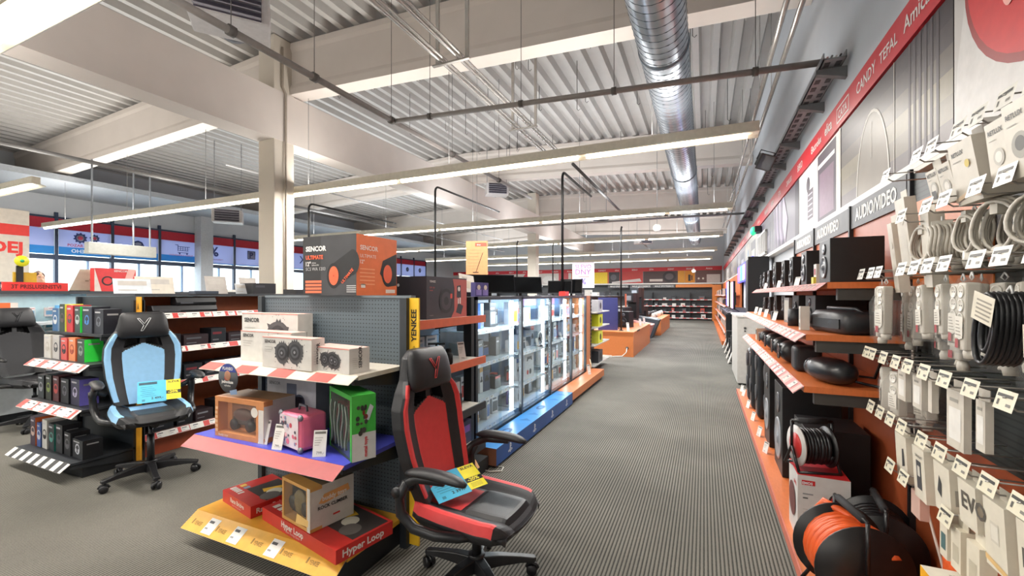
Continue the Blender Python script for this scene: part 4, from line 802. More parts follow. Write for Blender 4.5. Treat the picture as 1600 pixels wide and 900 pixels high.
for k in range(4): S('game_case', ORD[k].capitalize()[0].lower()+ORD[k][1:]+' white game case from the left on the rear of the second orange shelf', .16, .02, .19, '#e2e4ea', [('F', 'r', .1, .1, .9, .7, rr.choice(['#b8c4d8', '#c8ccd4', '#a8bcd0'])), ('F', 'r', .1, .78, .8, .88, '#7d8aa0')], -2.2, 2.42+.19*k+.2, 1.001)
S('white_carton', 'white flat carton on the third shelf of the open bay', .34, .24, .1, '#d9dbe0', [('F', 'r', .05, .2, .3, .4, '#9aa0aa'), ('F', 'd', .6, .5, .01, '#555555')], -2.0, 2.98, .721)
S('console_carton', 'black headset carton under the white flat carton in the open bay', .34, .28, .12, '#1d1e22', [('F', 'd', .5, .5, .035, '#d8dadd'), ('F', 'd', .5, .5, .026, '#1d1e22')], -2.0, 2.98, .601)
S('vr_headset_carton', 'blue and white virtual reality headset carton low beside the red chair', .5, .26, .24, '#33559a', [('F', 'r', 0, .66, 1, 1, '#d8dde8'), ('F', 'd', .3, .35, .05, '#c9d4e8'), ('F', 'd', .6, .35, .06, '#8ea8d4'), ('F', 't', .5, .78, .035, 'VR', '#2a2f3a', .03)], -1.98, 2.85, .251)
S('grey_carton', 'dark purple accessory carton beside the blue headset carton', .24, .22, .2, '#2b2440', [('F', 'r', .1, .5, .9, .8, '#7a4fa0'), ('F', 'r', .1, .2, .6, .3, '#d08a4a')], -2.0, 3.24, .251)
for k, (y, z, l) in enumerate([(3.18, 1.001, 'leaning on the second orange shelf near the upright'), (2.6, .601, 'on the third shelf right of the chair back'), (3.1, .46, 'low in the open bay')]): pass
tagstand((-1.82, 3.1, 1.001), PI/2-.4, 'tall white price tag standing at the right of the toy buggy', .16)
tagstand((-1.83, 2.62, .601), PI/2-.4, 'tall white price tag right of the red chair back', .18)
mb = MB(); R_ = Matrix.Rotation(-.6, 4, 'X'); mb.obox(R_, -.3, .3, -.01, 0, 0, .07, M('#d9a46a')); F = Fr(R_ @ Vector((-.3, -.011, 0)), (1, 0, 0), R_.to_3x3() @ Vector((0, 0, 1)), R_.to_3x3() @ Vector((0, -1, 0)))
for k in range(3): mb.disc(F, .12+.18*k, .035, .03, M('#9a4a2a'), .001, rb=.012); mb.disc(F, .12+.18*k, .035, .015, M('#e8c89a'), .002, rb=.006)
tag(mb.build('brand_strip', None, (-1.7, 2.85, .12), PI/2), 'tilted tan strip with oval logos between the red chair and the blue plinth', 'sign')
mb = MB(); mb.box(-2.26, -1.75, 2.26, 3.42, 0, .12, M('#1b1d20')); mb.build('plinth', bay)
# ------------------------------------------------------------------ glass cabinets along the aisle
GX0, GX1 = -2.36, -1.92; CY = [3.5, 4.6, 5.64, 6.66, 7.6]; FRM = M('#1a2026', .4)
gl = ['nearest', 'second', 'third', 'farthest']; SHZ = [[1.2, .88, .53, .24], [1.2, .86, .5, .24], [1.2, .88, .55, .24], [1.2, .9, .58, .24]]
RC = ['#e8e8ec', '#dfe3ea', '#c8d2e6', '#2c2f36', '#3a4668', '#f0f0f0', '#b8c4d8', '#d8483c', '#4a6aa8', '#e6e0d6']
for i in range(4):
    y0, y1 = CY[i], CY[i+1]; L = y1-y0
    t = thing('glass_cabinet', gl[i] + ' of the four lit glass display cabinets along the aisle', 'cabinet', (0, y0, 0), 0)
    mb = MB(); mb.box(GX0, GX1-.01, .01, L-.01, 0, .2, FRM); mb.build('cabinet_base', t)
    mb = MB(); mb.box(GX0, GX0+.015, .01, L-.01, .2, 1.5, M(['#c9d4e4', '#6f9cc8', '#6f9cc8', '#6f9cc8'][i], .4)); mb.build('back_panel', t)
    mb = MB(); mb.box(GX0, GX1, .0, L, 1.5, 1.53, FRM); mb.build('top_board', t)
    mb = MB(); mb.box(GX1-.04, GX1, 0, .04, .1, 1.53, FRM); mb.box(GX0, GX0+.03, 0, .03, .1, 1.53, FRM)
    if i == 3: mb.box(GX1-.04, GX1, L-.04, L, .1, 1.53, FRM)
    mb.build('post', t)
    mb = MB(); mb.box(GX1-.012, GX1-.006, .04, L*.5+.02, .2, 1.5, glass_mat()); mb.build('glass_door', t); mb = MB(); mb.box(GX1-.022, GX1-.016, L*.5-.02, L-.01, .2, 1.5, glass_mat()); mb.build('glass_door', t)
    if i == 0: mb = MB(); mb.box(GX0+.03, GX1-.04, .012, .018, .2, 1.5, glass_mat()); mb.build('side_glass', t)
    for z in SHZ[i]:
        mb = MB(); mb.box(GX0+.02, GX1-.06, .02, L-.02, z-.008, z, M('#dbe8f2', .1) if z > .3 else M('#e2e6ea', .4)); s = mb.build('shelf', t)
        lip(s, (GX1-.06, .05, z), (0, 1, 0), (1, 0, 0), L-.15, .035, .012, M('#cdd8ea', .3), None, True, seed=i*7+int(z*10), lab='#f4f4f4')
    mb = MB(); mb.cyl((GX1-.07, L-.12, .25), (GX1-.07, L-.12, 1.48), .013, M('#f4faff', emit=14.0), 10); mb.build('light_tube', t)
    mb = MB(); mb.box(GX1-.06, GX1-.052, L-.16, L-.08, .22, 1.49, M('#dfe6ee', .4)) if 0 else mb.box(GX1-.1, GX1-.09, L-.15, L-.09, .22, 1.49, M('#c8cdd2', .4)); mb.build('tube_holder', t)
    area(GX1-.03, y0+L-.3, .85, .04, 1.2, 7, (PI/2, PI/2*0, PI/2), (.9, .96, 1)) if 0 else None
    l = area(GX1-.05, y0+L/2, 1.46, .9, .05, 6, (0, -.35, PI/2*0), (.88, .95, 1)); l.rotation_euler = (0, .35, 0); l.data.size = .05; l.data.size_y = .9  # extra area lamp under the cabinet top, besides the visible tube
    # contents
    rr = random.Random(40+i)
    for si, z in enumerate(SHZ[i]):
        lev = ['top', 'second', 'third', 'bottom'][si]; y = y0+.08; k = 0; zmax = ([1.5]+SHZ[i])[si]-z-.04
        while y < y1-.22 and k < 12:
            kind = rr.choice(['box', 'box', 'box', 'case', 'pair', 'box'] if si else ['case', 'box', 'frame', 'box'])
            w_ = rr.uniform(.08, .16); h = min(zmax, rr.uniform(.13, .28)); d = rr.uniform(.06, .14); col = rr.choice(RC if si < 3 else ['#e8e8ec', '#e2e4e8', '#f0f0f0', '#3c404a', '#5b4a90', '#57a03c'][:4+(i == 1)*2])
            a2 = rr.choice(['#30343c', '#4a6aa8', '#c8443c', '#8d949e', '#e0a840', '#57606c'])
            nm = {'box': 'accessory_carton', 'case': 'game_case', 'pair': 'gamepad_carton', 'frame': 'accessory_carton'}[kind]
            lb = f'{ {"box":"small carton","case":"slim game case","pair":"gamepad carton","frame":"small carton"}[kind]}, {ORD[k]} from the near end, {lev} shelf of {gl[i]} glass cabinet'
            if kind == 'case': d = .018; h = min(zmax, .19); w_ = .13
            A = [('F', 'r', .1, .12, .9, .62, a2), ('F', 'r', .1, .72, .7, .8, '#55595f' if col[1] in 'cdef' else '#d8d8dc')]
            if kind == 'pair': A = [('F', 'r', 0, .8, 1, 1, a2), ('F', 'd', .33, .45, w_*.17, '#2b2e35'), ('F', 'd', .67, .45, w_*.17, '#2b2e35'), ('F', 'r', .33, .42, .67, .62, '#2b2e35')]
            S(nm, lb, w_, d, h, col, A, -2.15+rr.uniform(-.05, .04), y+w_/2, z+.001, PI/2+rr.uniform(-.15, .15)*(kind != 'case'))
            y += w_+rr.uniform(.015, .05); k += 1
# a few recognisable items in the cabinets
def ring_item(loc, r, col, label, name='driving_controller', spokes=3):
    mb = MB(); mb.tube([(0, r*math.cos(a), r*math.sin(a)+r+.01) for a in [i*2*PI/24 for i in range(24)]], r*.13, M(col, .4), 8, closed=True)
    for k in range(spokes): a = PI/2+k*2*PI/spokes; mb.tube([(0, 0, r+.01), (0, r*.9*math.cos(a), r*.9*math.sin(a)+r+.01)], r*.09, M('#8e949c', .3), 6)
    mb.lathe([(.001, -.015), (r*.3, -.015), (r*.3, .015), (.001, .015)], M('#26282c', .4), (0, 0, r+.01), (1, 0, 0), 16); mb.box(-.03, .03, -.04, .04, 0, .02, M('#26282c')); tag(mb.build(name, None, loc, 0), label, 'steering wheel' if 'wheel' in name else 'fan')
ring_item((-2.0, 5.42, .861), .09, '#d8dade', 'silver racing wheel on the second shelf of the second glass cabinet')
ring_item((-2.02, 5.86, .881), .1, '#1d1e22', 'black racing wheel on the second shelf of the third glass cabinet')
ring_item((-2.02, 5.86, .551), .08, '#e0622c', 'orange round disc toy on the third shelf of the third glass cabinet', 'disc_toy', 0)
S('console_carton', 'white console carton with a dark gamepad picture in the second glass cabinet', .3, .05, .17, '#e4e5ea', [('F', 'p', [(.2, .3), (.25, .62), (.75, .62), (.8, .3), (.7, .3), (.64, .42), (.36, .42), (.3, .3)], '#23252b')], -2.03, 5.05, .67+.001)
S('console_carton', 'white carton supporting the gamepad picture carton in the second glass cabinet', .3, .05, .17, '#e4e5ea', [('F', 'd', .3, .5, .03, '#c8443c'), ('F', 'd', .6, .5, .035, '#3a4048')], -2.03, 5.05, .501)
# plinths
def pslogo(mb, f, a, b, s, mt):
    mb.shape(f, [(a-.1*s, b+.0*s), (a-.1*s, b+.9*s), (a+.08*s, b+.84*s), (a+.08*s, b-.06*s)], mt, .0012)
    mb.shape(f, [(a-.1*s, b+.9*s), (a+.15*s, b+.82*s), (a+.3*s, b+.66*s), (a+.28*s, b+.46*s), (a+.1*s, b+.42*s), (a+.1*s, b+.52*s), (a+.19*s, b+.56*s), (a+.19*s, b+.66*s), (a+.08*s, b+.72*s)], mt, .0014)
    mb.shape(f, [(a-.14*s, b+.32*s), (a-.46*s, b+.2*s), (a-.44*s, b+.06*s), (a-.14*s, b+.12*s), (a-.14*s, b+.2*s), (a-.32*s, b+.16*s), (a-.14*s, b+.22*s)], mt, .0016)
    mb.shape(f, [(a+.12*s, b+.34*s), (a+.46*s, b+.24*s), (a+.46*s, b+.12*s), (a+.12*s, b+.04*s), (a+.12*s, b+.12*s), (a+.34*s, b+.19*s), (a+.12*s, b+.26*s)], mt, .0016)
BL = M('#1f4f96', .35, var=.15, scale=4)
mb = MB(); X0p, X1p = -1.92, -1.69; mb.box(X0p, X1p, 3.46, 5.9, .02, .175, BL, {'T': M('#3a86c8', .35, var=.12, scale=3), 'F': M('#8a5a44')}); mb.box(X0p+.01, X1p-.03, 3.52, 5.88, 0, .02, M('#15171a'))
F = Fr((X1p, 3.46, .02), (0, 1, 0), (0, 0, 1), (1, 0, 0))
for y in (.3, .95, 1.55, 2.15): pslogo(mb, F, y, .035, .1, M('#eef3fa'))
T = Fr((X0p, 3.46, .175), (0, 1, 0), (1, 0, 0), (0, 0, 1))
for y in (.5, 1.5): mb.disc(T, y, .1, .1, M('#1f5590'), .001, rb=.05); mb.disc(T, y, .1, .05, M('#3a86c8'), .002, rb=.025)
for y in (.15, .9, 1.15, 1.9, 2.2): mb.shape(T, [(y, .06), (y+.1, .12), (y+.02, .2)], M('#2c6fae'), .001)
tag(mb.build('cabinet_plinth'), 'blue plinth with white gamepad brand symbols under the near glass cabinets', 'plinth')
mb = MB(); W1 = wood('#cf7a48'); mb.box(X0p, X1p, 5.91, 8.0, .06, .175, W1); mb.box(X0p+.01, X1p-.04, 5.95, 7.98, 0, .06, M('#2a2420')); tag(mb.build('cabinet_plinth'), 'beech wood plinth under the far glass cabinets', 'plinth')
mb = MB(); mb.box(-2.36, -1.925, 7.61, 7.9, .0, 1.53, wood('#d0834e')); mb.box(-2.36, -1.925, 7.91, 7.97, 0, 1.53, M('#24221f'))
for k in range(22): mb.box(-1.925, -1.915, 7.915, 7.965, .1+.064*k, .13+.064*k, M('#0d0d0d'))
mb.box(-2.36, -1.8, 7.98, 8.3, 0, .09, M('#5f5f60')); tag(mb.build('wooden_partition'), 'tall wooden end panel closing the row of glass cabinets', 'panel')
tagstand((-1.8, 7.35, .176), PI/2-.5, 'white price tag leaning on the wooden plinth by the end panel', .17)
mb = MB(); mb.tube([(-1.85, 7.6, .18), (-1.84, 7.62, .3), (-1.86, 7.6, .4)], .008, M('#e4c9a4'), 6); tag(mb.build('tag_holder'), 'thin pale wire holder beside the leaning price tag', 'holder')
mb = MB(); mb.tube([(-1.8, 3.38, .005), (-1.7, 3.36, .01), (-1.62, 3.42, .006), (-1.64, 3.5, .006), (-1.72, 3.5, .006)], .006, M('#d8d4cc'), 6); tag(mb.build('floor_cable'), 'white cable on the carpet by the near end of the blue plinth', 'cable')
# things on top of the cabinets
def monitor(loc, rz, w_, h, label, lean=.0):
    t = thing('monitor', label, 'monitor', loc, (0, 0, rz)); mb = MB(); R = Matrix.Translation((0, 0, .02)) @ Matrix.Rotation(lean, 4, 'X'); b = len(mb.v)
    mb.box(-w_/2, w_/2, -.012, .012, .02, h, M('#1a1b1f', .3)); mb.rings([[(-w_/2+.04, .012, .05), (w_/2-.04, .012, .05), (w_/2-.04, .012, h-.04), (-w_/2+.04, .012, h-.04)], [(-w_/4, .05, h*.3), (w_/4, .05, h*.3), (w_/4, .05, h*.75), (-w_/4, .05, h*.75)]], M('#232428', .3), smooth=False)
    for i in range(b, len(mb.v)): mb.v[i] = R @ mb.v[i]
    mb.build('screen_housing', t); mb = MB(); mb.rect(Fr(R @ Vector((-w_/2, -.0125, .02)), (1, 0, 0), R.to_3x3() @ Vector((0, 0, 1)), (0, -1, 0)), .008, .012, w_-.008, h-.03, M('#07080a', .08), .0005); mb.build('screen', t)
    mb = MB(); mb.box(-.1, .1, -.07, .09, 0, .008, PLA); mb.box(-.02, .02, .03, .05, .008, h*.5, PLA); mb.build('stand', t)
for i, (x, y, rz, w_, h, l, ln) in enumerate([(-2.25, 4.45, PI+.7, .6, .24, 'first', -.3), (-2.25, 5.35, PI+.6, .6, .25, 'second', -.3), (-2.2, 6.9, PI+.2, .4, .24, 'third', -.25), (-2.15, 7.4, PI+.1, .4, .28, 'fourth', -.2)]):
    monitor((x, y, 1.531), rz+PI, w_, h, f'{l} black monitor from the near end on top of the glass cabinets', ln)
for k in range(2):
    S('game_carton', ['left', 'right'][k]+' of two purple game cartons on top of the nearest glass cabinet', .1, .06, .14, '#453c7c', [('F', 'r', .1, .1, .9, .5, '#8a7ac0'), ('F', 'd', .5, .65, .025, '#e8d8c8')], -2.05, 3.75+.14*k, 1.531, PI/2-.2)
mb = MB(); mb.box(-.1, .1, -.005, .005, 0, .19, M('#efe6d6')); F = Fr((-.1, -.0055, 0), (1, 0, 0), (0, 0, 1), (0, -1, 0)); mb.rect(F, .02, .04, .16, .12, M('#cfc0a4'), .0005); mb.text(F, .03, .14, .02, 'AKCE', M('#7a6a58'), .001); tag(mb.build('leaflet', None, (-2.2, 3.85, 1.575), (-.3, .12, PI/2-.3)), 'cream leaflets leaning behind the purple game cartons', 'leaflet')
mb = MB(); mb.box(-.12, .12, -.02, .02, 0, .045, M('#1f2024')); tag(mb.build('leaflet_stand', None, (-2.2, 3.85, 1.531), PI/2-.3), 'black foot holding the cream leaflets on the nearest cabinet', 'stand')
S('red_carton', 'small red carton lying on top of the third glass cabinet', .2, .1, .07, '#d8322e', [], -2.0, 6.5, 1.531+.0)
def webcam(loc, label):
    mb = MB(); mb.ball((0, 0, .13), .05, .05, .03, M('#8a8f96')); mb.cyl((0, 0, .0), (0, 0, .12), .015, M('#55585e'), 8); mb.cyl((0, 0, 0), (0, 0, .015), .05, M('#55585e'), 12); mb.box(-.07, .07, -.02, .02, .14, .17, M('#9aa0a8')); tag(mb.build('camera_stand', None, loc, .4), label, 'stand')
webcam((-2.32, 6.2, 1.531), 'grey desk stand between two monitors on the glass cabinets')
# spine boards behind so nothing shows through, upper support for the rear half of the gondola
mb = MB(); mb.box(-3.0, -2.38, 2.26, 7.9, 1.46, 1.53, M('#2a2e34')); mb.box(-3.0, -2.95, 2.26, 7.9, 0, 1.46, M('#2a2e34')); mb.box(-2.42, -2.38, 2.26, 7.9, 0, 1.46, M('#2a2e34')); tag(mb.build('gondola_shelving'), 'dark rear half of the gondola behind the glass cabinets', 'shelving')
# hanging tan poster and sale poster
mb = MB(); mb.box(-.19, .19, -.004, .004, 0, .62, M('#b9875c')); F = Fr((-.19, -.005, 0), (1, 0, 0), (0, 0, 1), (0, -1, 0)); mb.rect(F, .16, .53, .36, .59, M('#d8503f'), .001); mb.text(F, .19, .545, .025, 'akce', M(WHT), .002)
for k in range(7): mb.rect(F, .03, .46-.055*k, .26-.02*(k % 3), .475-.055*k, M('#a9805a'), .001)
mb.shape(F, [(.17, .08), (.18, .08), (.3, .42), (.29, .42)], M('#3a2c22'), .002); mb.rect(F, .12, .07, .22, .085, M('#3a2c22'), .002)
mb.cyl((0, 0, .62), (0, 0, 4.1), .003, M('#777777'), 5); tag(mb.build('hanging_poster', None, (-3.6, 6.6, 1.86), .35), 'tan hanging poster with a broom drawing left of the black bent post', 'poster')
mb = MB(); mb.box(-.55, .55, -.006, .006, 0, 1.3, M('#f0e2ee')); F = Fr((-.55, -.007, 0), (1, 0, 0), (0, 0, 1), (0, -1, 0)); mb.text(F, .55, .98, .2, 'SLEVO', M('#a85aa8'), .002, align='C'); mb.text(F, .55, .68, .26, 'DNY', M('#8c3f8c'), .002, align='C', bold=.01); mb.text(F, .55, .18, .3, '%', M('#5a4a9a'), .002, align='C', bold=.02); mb.rect(F, .3, .52, .85, .6, M('#e08a8a'), .001)
mb.cyl((0, 0, 1.3), (0, 0, 4.15), .006, M('#888888'), 5); tag(mb.build('hanging_poster', None, (-5.6, 21.5, 1.9), .2), 'pink sale days poster hanging far behind the glass cabinets', 'poster')
# ------------------------------------------------------------------ gondola B (left): headphones end display + aisle side
BX0, BX1, BY = -5.8, -4.78, 2.25
b = thing('end_display', 'headphone end display shelving at the left, behind the light blue chair', 'shelving', (0, 0, 0), 0)
mb = MB(); mb.box(BX0, BX1, BY, BY+.04, .1, 1.53, M('#2a3036')); mb.build('back_panel', b)
mb = MB(); mb.box(BX0-.03, BX0, BY-.04, BY+.05, 0, 1.53, M('#22262b')); mb.build('upright', b); mb = MB(); mb.box(BX1-.04, BX1, BY-.04, BY+.05, 0, 1.5, M('#22262b')); mb.build('upright', b)
mb = MB(); mb.box(BX1, BX1+.07, BY-.02, BY-.008, .02, 1.53, M('#e9a52f', .4)); F = Fr((BX1+.052, BY-.02, 1.17), (0, 0, 1), (-1, 0, 0), (0, -1, 0)); mb.text(F, .05, 0, .036, 'YENKEE', M('#26210f'), .002, bold=.03, width=.16)
mb.shape(F, [(.24, .0), (.31, .018), (.25, .015)], M('#26210f'), .001); mb.shape(F, [(.24, .036), (.31, .018), (.25, .021)], M('#26210f'), .001); mb.build('brand_post', b)
for z, y0, st, nm in ((1.2, 1.98, None, 0), (.95, 1.9, 1, 1), (.575, 1.85, 1, 2), (.15, 1.78, 2, 3)):
    s = board(b, BX0, BX1, y0, BY-.002, z, M('#2b2e33'), .02)
    if st: lip(s, (BX0, y0, z), (1, 0, 0), (0, -1, 0), BX1-BX0, .055, .07, M('#efe6dc' if st == 1 else '#3b3a3a'), ('#d8514c', .11) if st == 1 else ('#f1efe8', .07), st == 1, seed=nm)
    brackets(s, z, y0, BX0, BX1, BY)
mb = MB(); mb.box(BX0+.02, BX1-.02, 1.86, BY, 0, .128, M('#1a1c1f')); mb.build('plinth', b)
def hp_art(main, acc): return [('F', 'd', .5, .5, .045, acc), ('F', 'd', .5, .5, .032, main), ('F', 'r', .12, .84, .7, .9, '#c8c8cc'), ('F', 'd', .36, .42, .018, acc), ('F', 'd', .64, .42, .018, acc), ('R', 'r', .2, .75, .8, .82, '#9a9a9a')]
rows = [(1.201, 1.99+.1, [('#5a3a2c', .15, .25, '#e08a5a'), ('#d9dcd8', .0, 0, 0)], 0)]
def hprow(z, y, items, lev):
    x = BX0+.03
    for k, (col, side, w_, h, acc, nm) in enumerate(items):
        if col: carton('headphone_carton', f'{nm} headphone carton, {ORD[k]} from left, headphone display {lev}', 'carton', w_, .13, h, col, hp_art(col, acc), (x+w_/2, y, z), -.06, sides={'R': side})
        x += w_+.012
hprow(1.201, 2.08, [('#2c5a8a', '#9ab4d0', .13, .22, '#e8e8e8', 'blue'), ('#2b3a2c', '#d8e04a', .12, .26, '#6a5a5a', 'dark green'), ('#c8303a', '#a8242c', .14, .25, '#4a4a4e', 'red'), ('#3a4a46', '#2ee04a', .12, .24, '#c9d4d0', 'bright green sided'), ('#2e3140', '#24262e', .2, .24, '#4a86c8', 'large dark blue'), ('#2a2b35', '#22232b', .18, .22, '#70747c', 'dark grey')], 'top shelf')
hprow(.951, 2.02, [('#d8d3cc', '#cfc9c0', .16, .22, '#bab4aa', 'white'), ('#c9c4c0', '#7a7a80', .15, .22, '#3a3a40', 'grey'), ('#d85a54', '#b8403c', .13, .2, '#3a3a40', 'salmon red'), ('#e08a5a', '#c85a34', .14, .21, '#a84a3c', 'orange'), ('#3a4a40', '#35e04a', .15, .2, '#8a9a90', 'bright green sided'), ], 'second shelf')
hprow(.576, 1.98, [('#26262a', '#1c1c20', .14, .22, '#9a9aa0', 'black'), ('#2e3028', '#1e1e1e', .13, .23, '#8a9a50', 'olive black'), ('#5a2c30', '#3a1c20', .13, .23, '#c8504c', 'dark red'), ('#27272c', '#1c1c22', .17, .22, '#70707a', 'wide black'), ('#3a3850', '#6a62b8', .18, .23, '#c8c4e0', 'purple sided')], 'third shelf')
hprow(.151, 1.93, [('#3c2c40', '#e06a2c', .12, .26, '#c8b0a0', 'purple and orange'), ('#3a5a9a', '#27427a', .09, .22, '#d8dce8', 'blue'), ('#d8d6d0', '#b8b4ae', .11, .26, '#2a2a2e', 'white'), ('#2c3034', '#1e7a6a', .12, .24, '#5a9a90', 'teal black'), ('#26272c', '#1c1d22', .14, .25, '#5a5a62', 'black'), ('#202125', '#1a1b1f', .13, .2, '#6a6a70', 'small black'), ('#24262c', '#18191d', .2, .16, '#c8ccd4', 'wide low black')], 'bottom shelf')
# aisle side of gondola B
s_ = thing('aisle_shelving', 'red striped shelving with orange back panel behind the light blue chair', 'shelving', (0, 0, 0), 0)
BL_ = 8.0; mb = MB(); mb.box(-5.3, -5.26, BY+.05, BL_, .1, 1.53, wood('#c8693a')); mb.build('back_panel', s_)
mb = MB(); mb.box(-5.85, -4.95, BY+.05, BL_, 1.535, 1.56, M('#3a3d42')); mb.build('top_board', s_)
mb = MB(); mb.box(-5.8, -5.76, BY+.05, BL_, 0, 1.53, M('#3a3d42')); mb.build('rear_panel', s_)
for z, x1 in ((1.36, -4.86), (1.02, -4.84), (.68, -4.82), (.22, -4.8)):
    s = board(s_, -5.26, x1, BY+.05, BL_, z, M('#3a2622')); lip(s, (x1, BY+.05, z+.01), (0, 1, 0), (1, 0, 0), BL_-BY-.05, .055, .03, M('#f0ece4'), ('#c8342f', .13), True, seed=int(z*10))
mb = MB(); mb.box(-5.26, -4.86, BY+.05, BL_, 0, .18, wood('#b5573a')); mb.build('plinth', s_)
def soundbar(y, z, L, label): mb = MB(); mb.rings([[(x_, yy, zz) for x_, zz in ((-.05, 0), (.05, 0), (.06, .03), (.04, .08), (-.05, .08))] for yy in (-L/2, L/2)], M('#1e1f22', .35), smooth=False); F = Fr((.0505, -L/2, .015), (0, 1, 0), (0, 0, 1), (1, 0, 0)); mb.rect(F, L*.1, .0, L*.4, .02, M('#4a4c52'), .008); tag(mb.build('soundbar', None, (-5.0, y, z), 0, bevel=.006), label, 'soundbar')
soundbar(2.75, 1.361, .62, 'black soundbar on the top striped shelf right of the yellow post')
soundbar(2.85, 1.441+.001, .4, 'short black soundbar stacked on the longer one behind the blue chair')
rr = random.Random(77)
for li, z in enumerate((1.021, .681, .221)):
    y = 2.42; k = 0
    while y < 4.6:
        w_ = rr.uniform(.14, .26); h = rr.uniform(.1, .2) if li != 1 else .15; col = rr.choice(['#1e1f23', '#27252a', '#2c2024', '#33272b', '#22262c'])
        S('audio_carton', f'dark audio carton, {ORD[k]} from the yellow post, {["second", "third", "bottom"][li]} striped shelf behind blue chair', w_, .2, h, col, [('F', 'r', .1, .6, .7, .75, rr.choice(['#7a2c34', '#5a5c62', '#8a8c92', '#a02c34'])), ('F', 'r', .1, .2, .5, .28, '#77777c')], -4.98, y+w_/2, z); y += w_+.03; k += 1
def bookshelf_speaker(loc, rz, w_, d, h, label, cone='#2e2f33', name='loudspeaker', body='#191a1c', two=True, group=None):
    t = thing(name, label, 'speaker', loc, rz, group); mb = MB(); mb.box(-w_/2, w_/2, -d/2, d/2, 0, h, M(body, .45, var=.08)); mb.build('cabinet', t, bevel=.004)
    mb = MB(); r = min(w_*.42, h*.26); zc = h*.36 if two else h*.5; ra = r; mb.lathe([(ra, 0), (ra, .006), (ra*.88, .009), (ra*.8, .004), (ra*.3, -.012+.016), (ra*.25, .012), (.001, .016)], M(cone, .3), (0, -d/2, zc), (0, -1, 0), 20); mb.build('woofer', t)
    if two: mb = MB(); mb.lathe([(ra*.5, 0), (ra*.5, .005), (ra*.25, .003), (.001, .01)], M('#4a4b50', .25), (0, -d/2, h*.78), (0, -1, 0), 16); mb.build('tweeter', t)
    return t
bookshelf_speaker((-5.02, 4.1, 1.361), PI/2, .4, .18, .17, 'wide black speaker pair box on the top striped shelf', two=False)
bookshelf_speaker((-5.02, 4.5, 1.361), PI/2, .2, .2, .18, 'small black speaker beside the wide speaker box on the striped shelf')
S('black_carton', 'black carton on top of the gondola left of the grey pegboard', .3, .25, .13, '#1d1d21', [('F', 'r', .1, .6, .5, .8, '#3c3c44')], -5.1, 3.65, 1.561)
S('dark_carton', 'low dark tray carton beside the black carton on the gondola top', .3, .25, .06, '#26262a', [], -5.1, 4.25, 1.561)
mb = MB(); mb.shape(Fr((0, 0, 0), (1, 0, 0), (0, 0, 1), (0, -1, 0)), [(0, 0), (.16, 0), (.22, .28), (.0, .3)], M('#efe2dc'), 0); mb.box(0, .16, 0, .08, 0, .01, M('#e0d6d0')); mb.shape(Fr((0, 0, 0), (1, 0, 0), (0, 0, 1), (0, -1, 0)), [(.06, .1), (.15, .1), (.16, .2), (.08, .22)], M('#d8b0a8'), .002)
tag(mb.build('leaflet', None, (-4.95, 4.55, 1.561), .7), 'tilted pinkish card standing left of the subwoofer carton', 'leaflet')
tagc = 0
def cardstand(y, x, h, w_, col, label, rz=PI/2-.2, lean=-.35):
    mb = MB(); R = Matrix.Rotation(lean, 4, 'X'); mb.obox(R, -w_/2, w_/2, -.003, .003, 0, h, M(col)); F = Fr(R @ Vector((-w_/2, -.0035, 0)), (1, 0, 0), R.to_3x3() @ Vector((0, 0, 1)), R.to_3x3() @ Vector((0, -1, 0))); mb.rect(F, w_*.12, h*.55, w_*.88, h*.85, M('#cfc9c2'), .0006); mb.rect(F, w_*.12, h*.2, w_*.6, h*.26, M('#b5b0a8'), .0006); tag(mb.build('card_stand', None, (x, y, 1.561), rz), label, 'card')
cardstand(2.45, -5.3, .16, .3, '#dfe6ec', 'wide pale card leaning on the gondola top, leftmost above the orange panel')
cardstand(2.75, -5.5, .2, .34, '#e6ded0', 'cream card with two pictures on the gondola top')
cardstand(3.25, -5.25, .22, .22, '#c9c2bc', 'taupe tilted card, left of the two beige ones beside the column')
cardstand(3.45, -5.1, .13, .14, '#d6d9dc', 'short pale card between the two taupe tilted cards')
cardstand(3.68, -5.3, .22, .2, '#cbc4bd', 'taupe tilted card nearest to the white column')
S('router_carton', 'low dark device lying on the gondola top in front of the cream card', .24, .12, .03, '#3c4450', [], -5.0, 2.95, 1.561)
